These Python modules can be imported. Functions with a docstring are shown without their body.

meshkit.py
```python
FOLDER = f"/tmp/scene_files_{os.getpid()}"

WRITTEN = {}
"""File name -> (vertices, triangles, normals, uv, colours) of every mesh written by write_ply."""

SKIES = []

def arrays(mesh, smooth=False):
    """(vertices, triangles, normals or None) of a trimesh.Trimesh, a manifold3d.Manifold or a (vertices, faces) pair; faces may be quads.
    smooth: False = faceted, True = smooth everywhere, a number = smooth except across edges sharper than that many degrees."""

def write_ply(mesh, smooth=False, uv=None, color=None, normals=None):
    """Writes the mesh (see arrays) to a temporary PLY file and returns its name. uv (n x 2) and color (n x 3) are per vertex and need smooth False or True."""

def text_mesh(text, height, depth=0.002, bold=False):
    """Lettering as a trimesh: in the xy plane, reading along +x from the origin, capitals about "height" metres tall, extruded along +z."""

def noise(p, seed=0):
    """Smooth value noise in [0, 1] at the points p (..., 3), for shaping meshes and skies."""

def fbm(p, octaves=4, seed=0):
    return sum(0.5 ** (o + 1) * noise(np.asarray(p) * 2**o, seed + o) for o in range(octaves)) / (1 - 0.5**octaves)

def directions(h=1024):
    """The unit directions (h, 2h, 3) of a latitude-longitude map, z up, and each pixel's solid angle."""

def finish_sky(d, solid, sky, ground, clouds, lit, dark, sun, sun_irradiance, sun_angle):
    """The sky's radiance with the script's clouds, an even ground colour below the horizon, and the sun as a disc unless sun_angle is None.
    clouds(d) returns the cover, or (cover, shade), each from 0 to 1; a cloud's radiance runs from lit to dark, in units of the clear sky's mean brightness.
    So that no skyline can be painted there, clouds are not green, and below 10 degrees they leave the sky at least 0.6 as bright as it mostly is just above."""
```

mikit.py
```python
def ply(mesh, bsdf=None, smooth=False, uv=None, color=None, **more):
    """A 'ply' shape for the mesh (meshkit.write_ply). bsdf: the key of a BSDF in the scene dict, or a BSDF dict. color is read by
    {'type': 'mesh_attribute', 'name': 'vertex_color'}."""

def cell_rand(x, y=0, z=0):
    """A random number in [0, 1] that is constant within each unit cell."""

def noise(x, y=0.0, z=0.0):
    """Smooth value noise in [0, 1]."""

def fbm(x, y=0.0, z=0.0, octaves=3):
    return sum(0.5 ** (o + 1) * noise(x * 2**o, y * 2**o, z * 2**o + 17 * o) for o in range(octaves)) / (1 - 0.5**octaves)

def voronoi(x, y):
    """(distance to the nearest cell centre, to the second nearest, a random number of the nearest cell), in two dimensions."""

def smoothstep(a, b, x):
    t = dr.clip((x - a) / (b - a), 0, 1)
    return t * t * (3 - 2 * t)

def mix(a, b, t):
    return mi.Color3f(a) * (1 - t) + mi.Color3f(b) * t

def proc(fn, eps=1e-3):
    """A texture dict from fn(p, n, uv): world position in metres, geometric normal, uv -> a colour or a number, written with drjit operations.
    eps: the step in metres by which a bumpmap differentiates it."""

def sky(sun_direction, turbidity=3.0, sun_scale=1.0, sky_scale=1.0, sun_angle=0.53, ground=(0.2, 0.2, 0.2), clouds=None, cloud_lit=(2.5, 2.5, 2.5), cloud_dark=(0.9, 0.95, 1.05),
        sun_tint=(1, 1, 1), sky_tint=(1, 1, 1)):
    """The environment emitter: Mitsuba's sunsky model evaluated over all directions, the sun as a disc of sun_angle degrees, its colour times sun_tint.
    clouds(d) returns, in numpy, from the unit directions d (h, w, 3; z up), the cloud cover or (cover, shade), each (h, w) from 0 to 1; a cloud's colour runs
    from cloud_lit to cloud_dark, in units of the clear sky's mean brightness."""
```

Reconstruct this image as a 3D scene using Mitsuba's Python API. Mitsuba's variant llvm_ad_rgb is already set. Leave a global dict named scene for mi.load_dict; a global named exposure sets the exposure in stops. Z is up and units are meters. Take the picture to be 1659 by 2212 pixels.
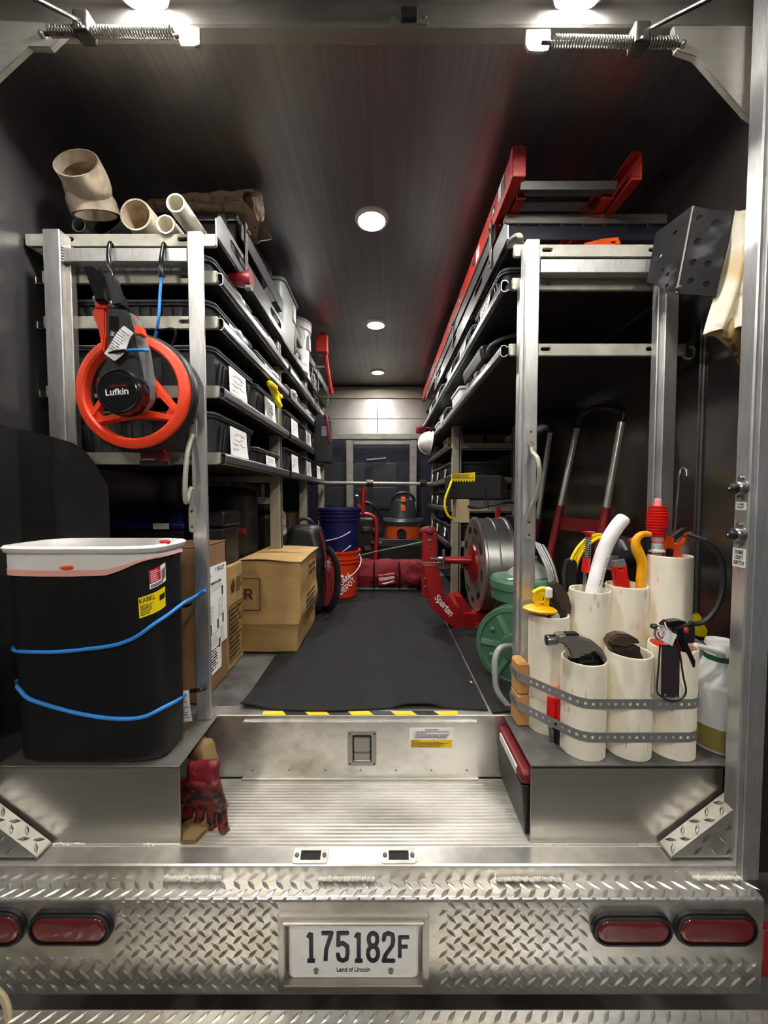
import math, random
import numpy as np, trimesh, manifold3d as m3, drjit as dr, mitsuba as mi
import mikit, meshkit
from mikit import noise, fbm, voronoi, smoothstep, mix, proc, ply
from meshkit import text_mesh
from shapely.geometry import Polygon, Point, LineString, box as sbox
from shapely.ops import unary_union
from scipy.interpolate import CubicSpline
TF = mi.ScalarTransform4f
random.seed(7); RNG = np.random.default_rng(7)
scene, labels, used = {}, {}, set()

# ---------------------------------------------------------------- camera, lights, exposure (origin = the photographer's eye, 1.7 m above ground)
FPX, PITCH = 830.0, math.atan(34 / 830)
CS, SN = math.cos(PITCH), math.sin(PITCH)
GROUND = -1.70
exposure = 2.08
scene['camera'] = {'type': 'perspective', 'fov': 2 * math.degrees(math.atan(829.5 / FPX)), 'fov_axis': 'x', 'near_clip': 0.02, 'far_clip': 60.0,
                   'to_world': TF().look_at(origin=[0, 0, 0], target=[0, CS, -SN], up=[0, SN, CS])}
# dim night-time garage around the truck
scene['night_air'] = {'type': 'constant', 'radiance': {'type': 'rgb', 'value': [0.024, 0.024, 0.026]}}
DOME_W = 160.0      # two dome lamps under the rear header
ROUND_W = 120.0     # three round lamps in the ceiling
UNSEEN_TUBE_W = 17.0       # unseen garage strip lights behind the photographer, placed to light the bumper

# ---------------------------------------------------------------- projection helpers: the photograph's pixel -> a point at a known depth / height / side
def ray(u, v):
    x, y = (u - 829.5) / FPX, (1106 - v) / FPX
    return np.array([x, CS + y * SN, -SN + y * CS])
def P(u, v, y):
    d = ray(u, v); return d * (y / d[1])
def PZ(u, v, z):
    d = ray(u, v); return d * (z / d[2])
def PX(u, v, x):
    d = ray(u, v); return d * (x / d[0])

# ---------------------------------------------------------------- mesh helpers
def A(*v): return np.array(v, float)
def tm(m):
    if hasattr(m, 'to_mesh'):
        k = m.to_mesh(); return trimesh.Trimesh(np.array(k.vert_properties[:, :3], float), np.array(k.tri_verts), process=False)
    return m
def cat(*ms):
    l = []
    for m in ms: l += list(m) if isinstance(m, (list, tuple)) else [m]
    return trimesh.util.concatenate([tm(m) for m in l])
def hull(p): return tm(m3.Manifold.hull_points(np.asarray(p, float)))
def Mx(o, x, y, z):
    m = np.eye(4); m[:3, 0], m[:3, 1], m[:3, 2], m[:3, 3] = x, y, z, o; return m
def unit(v): v = np.asarray(v, float); return v / np.linalg.norm(v)
def tr(m, M): m = tm(m).copy(); m.apply_transform(M); return m
def mv(m, x=0, y=0, z=0): return tr(m, Mx((x, y, z), (1, 0, 0), (0, 1, 0), (0, 0, 1)))
def rot(deg, axis, at=(0, 0, 0)): return trimesh.transformations.rotation_matrix(math.radians(deg), axis, at)
def FRONT(o, roll=0):        # local xy seen by the photographer, local z towards him
    c, s = math.cos(math.radians(roll)), math.sin(math.radians(roll))
    return Mx(o, (c, 0, s), (-s, 0, c), (0, -1, 0))
def FACEX(o): return Mx(o, (0, 1, 0), (0, 0, 1), (1, 0, 0))      # on a side that faces +x
def FACENX(o): return Mx(o, (0, -1, 0), (0, 0, 1), (-1, 0, 0))   # on a side that faces -x
def UP(o): return Mx(o, (1, 0, 0), (0, 1, 0), (0, 0, 1))
def cbox(x0, x1, y0, y1, z0, z1, c=.002):
    p = []
    for x, sx in ((x0, 1), (x1, -1)):
        for y, sy in ((y0, 1), (y1, -1)):
            for z, sz in ((z0, 1), (z1, -1)):
                p += [(x + sx * c, y + sy * c, z), (x + sx * c, y, z + sz * c), (x, y + sy * c, z + sz * c)]
    return hull(p)
def bar(p, q, w, h, up=(0, 0, 1), c=.0015):
    p, q = A(*p), A(*q); z = unit(q - p); x = unit(np.cross(up, z)); y = np.cross(z, x)
    return tr(cbox(-w / 2, w / 2, -h / 2, h / 2, 0, np.linalg.norm(q - p), c), Mx(p, x, y, z))
SPH = {s: trimesh.creation.icosphere(subdivisions=s) for s in (1, 2, 3, 4)}
def ball(o, r, s=2):
    m = SPH[s].copy(); m.vertices = m.vertices * np.asarray(r, float) + np.asarray(o, float); return m
def rbox(x0, x1, y0, y1, z0, z1, r=.01):
    p = []
    for x in (x0 + r, x1 - r):
        for y in (y0 + r, y1 - r):
            for z in (z0 + r, z1 - r): p.append(SPH[2].vertices * r + (x, y, z))
    return hull(np.vstack(p))
def spl(pts, n=24):
    p = np.asarray(pts, float); t = np.r_[0, np.cumsum(np.linalg.norm(np.diff(p, axis=0), axis=1))]
    return CubicSpline(t, p)(np.linspace(0, t[-1], n))
def frames(p, closed=False):
    p = np.asarray(p, float)
    t = np.roll(p, -1, 0) - np.roll(p, 1, 0) if closed else np.gradient(p, axis=0)
    t /= np.maximum(np.linalg.norm(t, axis=1, keepdims=True), 1e-12)
    a = A(0, 0, 1) if abs(t[0][2]) < .9 else A(1, 0, 0)
    n = unit(a - t[0] * (a @ t[0])); N = []
    for k in range(len(p)):
        n = unit(n - t[k] * (n @ t[k])); N.append(n)
    N = np.array(N); return t, N, np.cross(t, N)
def tube(pts, r, n=12, closed=False, flat=1.0):
    p = np.asarray(pts, float); k = len(p); r = np.broadcast_to(np.asarray(r, float), (k,))
    t, N, B = frames(p, closed); a = np.arange(n) * 2 * np.pi / n
    v = (p[:, None] + r[:, None, None] * (np.cos(a)[None, :, None] * N[:, None] + flat * np.sin(a)[None, :, None] * B[:, None])).reshape(-1, 3)
    f = []
    for i in range(k if closed else k - 1):
        j = (i + 1) % k
        for s in range(n):
            s2 = (s + 1) % n; f += [(i * n + s, i * n + s2, j * n + s2), (i * n + s, j * n + s2, j * n + s)]
    if not closed:
        c0, c1 = len(v), len(v) + 1; v = np.vstack([v, p[0], p[-1]])
        for s in range(n):
            s2 = (s + 1) % n; f += [(c0, s2, s), (c1, (k - 1) * n + s, (k - 1) * n + s2)]
    m = trimesh.Trimesh(v, f, process=False)
    return m
def pipe(pts, ro, ri, n=28):
    p = np.asarray(pts, float); k = len(p); ro = np.broadcast_to(ro, (k,)); ri = np.broadcast_to(ri, (k,))
    t, N, B = frames(p); a = np.arange(n) * 2 * np.pi / n
    d = np.cos(a)[None, :, None] * N[:, None] + np.sin(a)[None, :, None] * B[:, None]
    v = np.vstack([(p[:, None] + ro[:, None, None] * d).reshape(-1, 3), (p[:, None] + ri[:, None, None] * d).reshape(-1, 3)]); o = k * n; f = []
    for s in range(n):
        q = (s + 1) % n
        for i in range(k - 1):
            f += [(i * n + s, i * n + q, (i + 1) * n + q), (i * n + s, (i + 1) * n + q, (i + 1) * n + s)]
            f += [(o + i * n + s, o + (i + 1) * n + q, o + i * n + q), (o + i * n + s, o + (i + 1) * n + s, o + (i + 1) * n + q)]
        e = (k - 1) * n
        f += [(s, o + q, q), (s, o + s, o + q), (e + s, e + q, o + e + q), (e + s, o + e + q, o + e + s)]
    return trimesh.Trimesh(v, f, process=False)
def lathe(prof, n=40):
    p = np.asarray(prof, float); p[:, 0] = np.maximum(p[:, 0], 1e-5); k = len(p); a = np.arange(n) * 2 * np.pi / n
    v = np.stack([p[:, :1] * np.cos(a), p[:, :1] * np.sin(a), np.repeat(p[:, 1:], n, 1)], -1).reshape(-1, 3); f = []
    for i in range(k - 1):
        for s in range(n):
            q = (s + 1) % n; f += [(i * n + s, i * n + q, (i + 1) * n + q), (i * n + s, (i + 1) * n + q, (i + 1) * n + s)]
    return trimesh.Trimesh(v, f, process=False)
def cyl(p, q, r, n=20, c=.001):
    p, q = A(*p), A(*q); L = np.linalg.norm(q - p); z = unit(q - p); x = unit(np.cross((0, 0, 1) if abs(z[2]) < .9 else (1, 0, 0), z)); c = min(c, r * .4, L * .4)
    return tr(lathe([(0, 0), (r - c, 0), (r, c), (r, L - c), (r - c, L), (0, L)], n), Mx(p, x, np.cross(z, x), z))
def ext(poly, h): 
    if not isinstance(poly, Polygon) and not hasattr(poly, 'geoms'): poly = Polygon(poly)
    if not poly.is_valid: poly = poly.buffer(0)
    return cat([trimesh.creation.extrude_polygon(g, h, engine='earcut') for g in getattr(poly, 'geoms', [poly])])
def rpoly(w, h, r, cx=0, cy=0): return sbox(cx - w / 2 + r, cy - h / 2 + r, cx + w / 2 - r, cy + h / 2 - r).buffer(r, 6)
def bev(poly, h, b=.003):                     # extrusion whose front edge (local +z) is chamfered
    poly = poly if isinstance(poly, Polygon) else Polygon(poly)
    if not poly.is_valid: poly = poly.buffer(0)
    return cat(ext(poly, h - b), mv(ext(poly.buffer(-b * .7), b), z=h - b))
def pxpoly(pxs, y): return Polygon([P(u, v, y)[[0, 2]] for u, v in pxs])
def slab(pxs, y, t, holes=(), round_=0, b=0):    # a plate of thickness t whose front lies at depth y, outlined there
    g = pxs if isinstance(pxs, Polygon) else pxpoly(pxs, y)
    for h in holes: g = g.difference(pxpoly(h, y))
    if round_: g = g.buffer(-round_, 6).buffer(2 * round_, 6).buffer(-round_, 6)
    if hasattr(g, 'geoms'): g = max(g.geoms, key=lambda q: q.area)
    return tr(bev(g, t, b) if b else ext(g, t), FRONT((0, y + t, 0)))
def skin(fn, nu, nv, t=.003):                 # a sheet from fn(u, v) -> xyz on the unit square, with thickness
    uu, vv = np.meshgrid(np.linspace(0, 1, nu), np.linspace(0, 1, nv), indexing='ij')
    p = np.asarray(fn(uu, vv), float)
    if p.shape[0] == 3: p = np.moveaxis(p, 0, -1)
    du, dv = np.gradient(p, axis=0), np.gradient(p, axis=1); n = np.cross(du, dv); n /= np.maximum(np.linalg.norm(n, axis=-1, keepdims=True), 1e-9)
    v = np.vstack([(p + n * t / 2).reshape(-1, 3), (p - n * t / 2).reshape(-1, 3)]); o = nu * nv; f = []
    I = lambda i, j: i * nv + j
    for i in range(nu - 1):
        for j in range(nv - 1):
            a, b, c, d = I(i, j), I(i + 1, j), I(i + 1, j + 1), I(i, j + 1)
            f += [(a, b, c), (a, c, d), (o + a, o + c, o + b), (o + a, o + d, o + c)]
    for i in range(nu - 1):
        for j, s in ((0, 1), (nv - 1, -1)):
            a, b = I(i, j), I(i + 1, j); f += [(a, o + a, b), (b, o + a, o + b)][::s] if s == 1 else [(a, b, o + a), (b, o + b, o + a)]
    for j in range(nv - 1):
        for i, s in ((0, 1), (nu - 1, -1)):
            a, b = I(i, j), I(i, j + 1); f += [(a, b, o + a), (b, o + b, o + a)] if s == 1 else [(a, o + a, b), (b, o + a, o + b)]
    return trimesh.Trimesh(v, f, process=False)
def crumple(m, amp, freq, seed=0, octaves=3):
    m = tm(m).copy(); n = m.vertex_normals; m.vertices = m.vertices + n * ((meshkit.fbm(m.vertices * freq + 31.7 * seed + 50, octaves, seed) - .5) * 2 * amp)[:, None]; return m
def refine(mesh, L):
    m = tm(mesh)
    v, f = trimesh.remesh.subdivide_to_size(m.vertices, m.faces, L, max_iter=12)
    r = trimesh.Trimesh(v, f, process=True); return r
def solid(parts, L=.006, it=8):               # joins convex pieces into one smooth body
    a = m3.Manifold()
    for h in parts: a = a + (h if isinstance(h, m3.Manifold) else m3.Manifold.hull_points(np.asarray(h.vertices, float)))
    m = tm(a.refine_to_length(L)); m.merge_vertices()
    return trimesh.smoothing.filter_taubin(m, lamb=.5, nu=.53, iterations=it)
def bone(p, q, rp, rq): return m3.Manifold.hull_points(np.vstack([SPH[2].vertices * rp + p, SPH[2].vertices * rq + q]))
def text(s, h, M, w=None, d=.0008, bold=False, mid=True):
    m = text_mesh(s, h, d, bold); x0, x1 = m.bounds[0][0], m.bounds[1][0]
    if mid: m.vertices[:, 0] -= (x0 + x1) / 2
    if w: m.vertices[:, 0] *= w / (x1 - x0)
    return tr(m, M)
def printing(w, h, rows, seed, M, d=.0005, fill=.6):    # rows of print too small to read: a strip per word
    r = np.random.default_rng(seed); ms = []; lh = h / rows
    for k in range(rows):
        x = -w / 2; end = w / 2 * r.uniform(.3, 1)
        while x < end:
            L = min(r.uniform(1.2, 4.5) * lh, end - x + .001)
            b = trimesh.creation.box((L, lh * fill * r.uniform(.6, 1), d)); b.apply_translation((x + L / 2, h / 2 - (k + .5) * lh, d / 2)); ms.append(b); x += L + lh * .5
    return tr(cat(ms), M)
def scribble(w, h, n, seed, M, t=.0012):
    r = np.random.default_rng(seed); ms = []
    for k in range(n):
        y = h / 2 - (k + .5) * h / n; L = w * r.uniform(.5, 1); q = int(L / (h / n) * 2) + 3
        x = np.linspace(-L / 2, L / 2, q); z = y + r.uniform(-.35, .35, q) * h / n
        ms.append(tube(np.stack([x, z, x * 0 + .0004], 1), t, 4))
    return tr(cat(ms), M)

# ---------------------------------------------------------------- scene book-keeping
def uniq(k):
    q, i = k, 0
    while q in used: i += 1; q = f'{k}_{i:03d}'
    used.add(q); return q
def add(name, mesh, mat, parent=None, smooth=35, label=None, kind=None):
    key = uniq(f'{parent}__{name}' if parent else name)
    scene[key] = mesh if isinstance(mesh, dict) else ply(tm(mesh), mat, smooth)
    if label or kind: labels[key] = {**({'label': label} if label else {}), **({'kind': kind} if kind else {})}
    return key
def thing(name, label, category, group=None):
    k = uniq(name); labels[k] = {'label': label, 'category': category, **({'group': group} if group else {})}; return k
def solo(name, mesh, mat, label, category, group=None, smooth=35):
    k = uniq(name); scene[k] = mesh if isinstance(mesh, dict) else ply(tm(mesh), mat, smooth); labels[k] = {'label': label, 'category': category, **({'group': group} if group else {})}; return k
def struct(name, mesh, mat, label=None, smooth=35):
    k = uniq(name); scene[k] = ply(tm(mesh), mat, smooth); labels[k] = {'kind': 'structure', **({'label': label} if label else {})}; return k

# ---------------------------------------------------------------- materials
def lin(h):
    if not isinstance(h, str): return list(h) if hasattr(h, '__len__') else [h] * 3
    v = [int(h[i:i + 2], 16) / 255 for i in (1, 3, 5)]; return [x / 12.92 if x <= .04045 else ((x + .055) / 1.055) ** 2.4 for x in v]
def mat(name, col, rough=.5, metal=0.0, bump=None, **k):
    c = col if isinstance(col, dict) else {'type': 'rgb', 'value': lin(col)}
    b = {'type': 'principled', 'base_color': c, 'roughness': rough, 'metallic': metal, **k}
    if bump: b = {'type': 'bumpmap', 'tex': proc(bump[0], bump[2] if len(bump) > 2 else 1e-3), 'scale': bump[1], 'bsdf': b}
    scene['mat_' + name] = {'type': 'twosided', 'bsdf': b}; globals()[name.upper()] = 'mat_' + name
def C(h): return mi.Color3f(*lin(h))
def alu_tex(p, n, uv):
    s = noise(p.x * 60, p.y * 60, p.z * 9) * .5 + noise(p.x * 260, p.y * 260, p.z * 30) * .5
    d = fbm(p.x * 7, p.y * 7, p.z * 7)
    return mix((.50, .50, .49), (.74, .74, .75), s) * (.72 + .45 * d)
mat('alu', proc(alu_tex), .36, .85)
def plate_tex(p, n, uv):
    g = fbm(p.x * 4, p.y * 4, p.z * 4) ; k = fbm(p.x * 30 + 7, p.y * 30, p.z * 30)
    return mix((.40, .37, .32), (.78, .77, .74), smoothstep(.25, .7, g * .7 + k * .3))
mat('plate', proc(plate_tex), .33, .9)
def deck_tex(p, n, uv):
    g = fbm(p.x * 5 + 3, p.y * 8, 2.0); k = fbm(p.x * 10, p.y * 40, 4.0)
    return mix((.52, .50, .45), (.80, .78, .74), smoothstep(.25, .75, g * .65 + k * .35))
mat('deck', proc(deck_tex), .42, .75)
def steel_tex(p, n, uv):
    g = fbm(p.x * 6, p.y * 6, p.z * 6); k = noise(p.x * 9, p.y * 9, p.z * 300)
    return mix((.30, .285, .26), (.52, .50, .46), g * .75 + k * .25)
mat('steel', proc(steel_tex), .38, .9)
def ceil_tex(p, n, uv):
    g = noise(p.x * 120, p.y * 2.0, p.z * 3) ; d = fbm(p.x * 3, p.y * 3, p.z * 3)
    return mix((.23, .225, .235), (.44, .43, .44), g * .6 + d * .4)
mat('ceil', proc(ceil_tex), .36, .92)
def wall_tex(p, n, uv):
    d = fbm(p.x * 3, p.y * 5, p.z * 2)
    return mix((.22, .21, .20), (.34, .325, .30), d) 
mat('sidewall', proc(wall_tex), .2, .95)
def bwall_tex(p, n, uv): return mix((.45, .43, .40), (.66, .64, .60), fbm(p.x * 6, p.y, p.z * 6))
mat('bulkhead', proc(bwall_tex), .33, .8)
mat('cream', '#b9b4a2', .42)
def cream_tex(p, n, uv): return mix(lin('#8e8c81'), lin('#b7b5a9'), fbm(p.x * 22, p.y * 22, p.z * 22))
mat('rail', proc(cream_tex), .4, .35)
mat('tslot', '#a39c8b', .45, .3)
mat('lip', '#8d8e90', .28, .9)
mat('tray', '#232324', .45, .3)
mat('black', '#141416', .45)
mat('blackgloss', '#0d0d0f', .16, 0, specular=.6)
mat('tote', '#2b2d2f', .5)
mat('dark', '#0c0c0e', .7)
def rub_tex(p, n, uv): return mix((.006, .006, .0065), (.015, .015, .0155), fbm(p.x * 25, p.y * 25, p.z * 25))
def rub_bump(p, n, uv): return noise(p.x * 420, p.y * 420, p.z * 420)
mat('rubber', proc(rub_tex), .75, 0, bump=(rub_bump, .0008, 5e-4), specular=.25)
def matt_tex(p, n, uv):
    g = fbm(p.x * 9, p.y * 9, 1.0); return mix((.05, .048, .045), (.13, .122, .115), smoothstep(.3, .75, g))
mat('grit', proc(matt_tex), .8)
def can_bump(p, n, uv): return noise(p.x * 700, p.y * 700, p.z * 700)
mat('canblack', '#0d0d0e', .48, 0, bump=(can_bump, .0004, 4e-4), specular=.35)
mat('white', '#e6e6e4', .4)
mat('paper', '#e8e8e6', .7)
mat('liner', '#dfdcd9', .35, 0, spec_trans=0.0, sheen=.3)
mat('linerpink', '#e8a79b', .4)
mat('bluecord', '#2a7fd0', .5)
mat('orange', '#f2431c', .42, 0, clearcoat=.3)
mat('vividorange', '#f25a22', .45)
mat('red', '#c8120e', .4)
mat('darkred', '#750c12', .38, 0, clearcoat=.4)
mat('machinered', '#8a0b10', .3, 0, clearcoat=.6)
mat('ladderred', '#a8241c', .42)
mat('glassred', '#5c0a0c', .12, 0, specular=.7, clearcoat=.8)
mat('fabricred', '#6e0e1a', .8)
mat('green', '#466f56', .28, 0, clearcoat=.5)
mat('greenlight', '#648a70', .3, 0, clearcoat=.5)
mat('darkgreen', '#1c5638', .5)
mat('yellow', '#f4d800', .5)
mat('amber', '#eaa500', .35, 0, clearcoat=.5)
mat('hazard', '#e5bd1e', .6)
mat('ridgidorange', '#c4501c', .45)
mat('navy', '#14164a', .4)
mat('navydark', '#0b0b22', .6)
mat('bucketorange', '#c93610', .4)
mat('chrome', '#c9c7c2', .12, 1.0)
mat('tubechrome', '#d6d3cc', .32, .75)
mat('satin', '#9c9a96', .3, .95)
mat('iron', '#45403c', .34, .75)
mat('rustiron', '#6b5a4e', .34, .7)
mat('drumsteel', '#bdbdba', .36, .9)
mat('hammersteel', '#969188', .3, .6)
mat('plum', '#2b2229', .5)
mat('strapsteel', '#8b8d90', .4, .5)
mat('weld', '#d2cfc6', .5, .25)
mat('trimred', '#620c14', .5)
mat('greypaint', '#8d9390', .35)
mat('greyplastic', '#6d6f70', .45)
mat('greyhood', '#25292b', .4)
mat('ink', '#15151a', .6)
mat('inkgrey', '#8a8c90', .7)
mat('inkbrown', '#3a2a1c', .7)
mat('inkred', '#c01a1c', .5)
mat('inkwhite', '#d9d6d2', .6)
mat('plateblue', '#10122e', .4)
mat('wood', '#b98a52', .6)
mat('palewood', '#a89878', .6)
def card_tex(p, n, uv):
    g = fbm(p.x * 10, p.y * 10, p.z * 10); k = noise(p.x * 6, p.y * 6, p.z * 240)
    return mix(lin('#8a6d43'), lin('#b7955f'), g * .7 + k * .3)
mat('card', proc(card_tex), .7)
def card2_tex(p, n, uv): return mix(lin('#6e5034'), lin('#92704c'), fbm(p.x * 10 + 5, p.y * 10, p.z * 10))
mat('cardbrown', proc(card2_tex), .7)
def kraft_tex(p, n, uv):
    k = voronoi(p.x * 26, p.y * 26 + p.z * 17)
    return mix(lin('#7c6653'), lin('#a58e78'), fbm(p.x * 12, p.y * 12, p.z * 12)) * (1 - .45 * smoothstep(.22, .12, k[0]))
mat('kraft', proc(kraft_tex), .75)
def pvc_tex(p, n, uv):
    g = fbm(p.x * 9, p.y * 9, p.z * 4); k = noise(p.x * 55, p.y * 55, p.z * 11) * noise(p.x * 21 + 9, p.y * 21, p.z * 7 + 3)
    b = mix(lin('#e6dfc8'), lin('#f2edde'), g)
    e = noise(p.x * 90, p.y * 90, p.z * 22) * fbm(p.x * 30, p.y * 30, p.z * 14)
    h = noise(p.x * 210, p.y * 210, p.z * 36) * fbm(p.x * 12 + 4, p.y * 12, p.z * 9)
    return mix(mix(b, lin('#a19d8a'), smoothstep(.30, .6, k) * .25), lin('#77745f'), smoothstep(.46, .66, h) * .55 + smoothstep(.46, .64, e) * .4)
mat('pvc', proc(pvc_tex), .38)
def oldpvc_tex(p, n, uv):
    k = fbm(p.x * 30, p.y * 30, p.z * 12)
    return mix(lin('#c2b49d'), lin('#8d7d6a'), smoothstep(.35, .75, k))
mat('oldpvc', proc(oldpvc_tex), .6)
def canvas_tex(p, n, uv):
    g = fbm(p.x * 9 + 2, p.y * 9, p.z * 7); k = fbm(p.x * 28, p.y * 28 + 4, p.z * 22)
    b = mix(lin('#f2ecd6'), lin('#d8bd84'), smoothstep(.5, .72, g))
    return mix(b, lin('#6b5530'), smoothstep(.62, .8, k) * .8)
mat('canvas', proc(canvas_tex), .85)
def glove_tex(p, n, uv):
    k = fbm(p.x * 60, p.y * 60, p.z * 60); return mix(lin('#641a20'), lin('#191110'), smoothstep(.40, .60, k))
mat('dirtyglove', proc(glove_tex), .4)
def soot_tex(p, n, uv): 
    k = fbm(p.x * 22, p.y * 22, p.z * 22); return mix((.0035, .0035, .004), (.05, .05, .053), smoothstep(.56, .82, k))
mat('sooty', proc(soot_tex), .7, 0, specular=.15)
mat('leather', '#75603a', .8)
mat('hose', '#e9e9ea', .35)
mat('pinkplastic', '#e79a9c', .3)
mat('clearplastic', '#b9bcbc', .25)
mat('milk', '#d9dde0', .35)
mat('straw', '#8f8148', .3)
scene['mat_jug'] = {'type': 'blendbsdf', 'weight': .5, 'a': {'type': 'thindielectric', 'int_ior': 1.4}, 'b': {'type': 'principledthin', 'base_color': {'type': 'rgb', 'value': lin('#e3eaee')}, 'roughness': .4, 'diff_trans': 1.1}}
JUG = 'mat_jug'
scene['mat_lens'] = {'type': 'thindielectric', 'int_ior': 1.5}
LENS = 'mat_lens'
mat('lampface', '#f4f0e6', .4)
# ================================================================ the setting
XC, XL, XR = -.072, -1.08, .995
ZF, ZD, ZC, YB = -.674, -.873, 1.17, 4.12      # upper floor, low deck, ceiling, bulkhead
YR = 1.158                                     # riser of the upper floor
struct('ground', cbox(-5, 5, -5, 4.5, GROUND - .05, GROUND), GRIT, 'dark concrete garage floor under the truck')
struct('floor', cbox(XL, XR, YR + .006, YB, ZF - .03, ZF), GRIT, 'grey gritty upper floor of the truck body')
struct('ceiling', cbox(XL - .03, XR + .03, .985, YB + .05, ZC, ZC + .03), CEIL, 'dark brushed metal ceiling with three round lamps')
struct('wall_left', cbox(XL - .03, XL, .93, YB + .05, ZD - .04, ZC + .002), CEIL, 'dark metal side wall behind the left rack')
wr = struct('wall_right', cbox(XR, XR + .03, .93, YB + .05, ZD - .04, ZC + .002), SIDEWALL, 'glossy dark metal side wall behind the right rack')
add('seam_strip', cat(cbox(XR - .008, XR, 1.203, 1.225, ZF, .55), cbox(XR - .014, XR - .008, 1.211, 1.217, ZF, .55, .001)), LIP, wr)
wb = struct('wall_back', cbox(XL, XR, YB, YB + .03, ZF, ZC), TRAY, 'front bulkhead of the truck body')
zs_ = [P(800, v, YB)[2] for v in (948, 905, 862)]
xs_ = [XL + .3, P(815, 900, YB)[0], .685]
for i in range(2):
    for j in range(2):
        add('panel', cbox(xs_[i] + .002, xs_[i + 1] - .002, YB - .008, YB, zs_[j] + .002, zs_[j + 1] - .002), BULKHEAD, wb)
add('top_strip', cbox(XL + .3, .685, YB - .012, YB, zs_[2] + .004, ZC - .015), TSLOT, wb)
# low deck: extruded ribs running across
y0, y1 = .9245, YR - .004
prof, n = [], 21
prof.append((y0, ZD - .03)); 
for k in range(n):
    a = y0 + (y1 - y0) * k / n; s = (y1 - y0) / n
    prof += [(a, ZD - .0022), (a + s * .22, ZD - .0022), (a + s * .36, ZD + .0012), (a + s * .8, ZD + .0012), (a + s * .94, ZD - .0022)]
prof += [(y1, ZD - .0022), (y1, ZD - .03)]
dk = ext(Polygon(prof), 1.845); struct('trim_1', tr(dk, Mx((-1.0, 0, 0), (0, 1, 0), (0, 0, 1), (1, 0, 0))), DECK, 'ribbed low deck plate between the two side platforms', 20)
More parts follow.
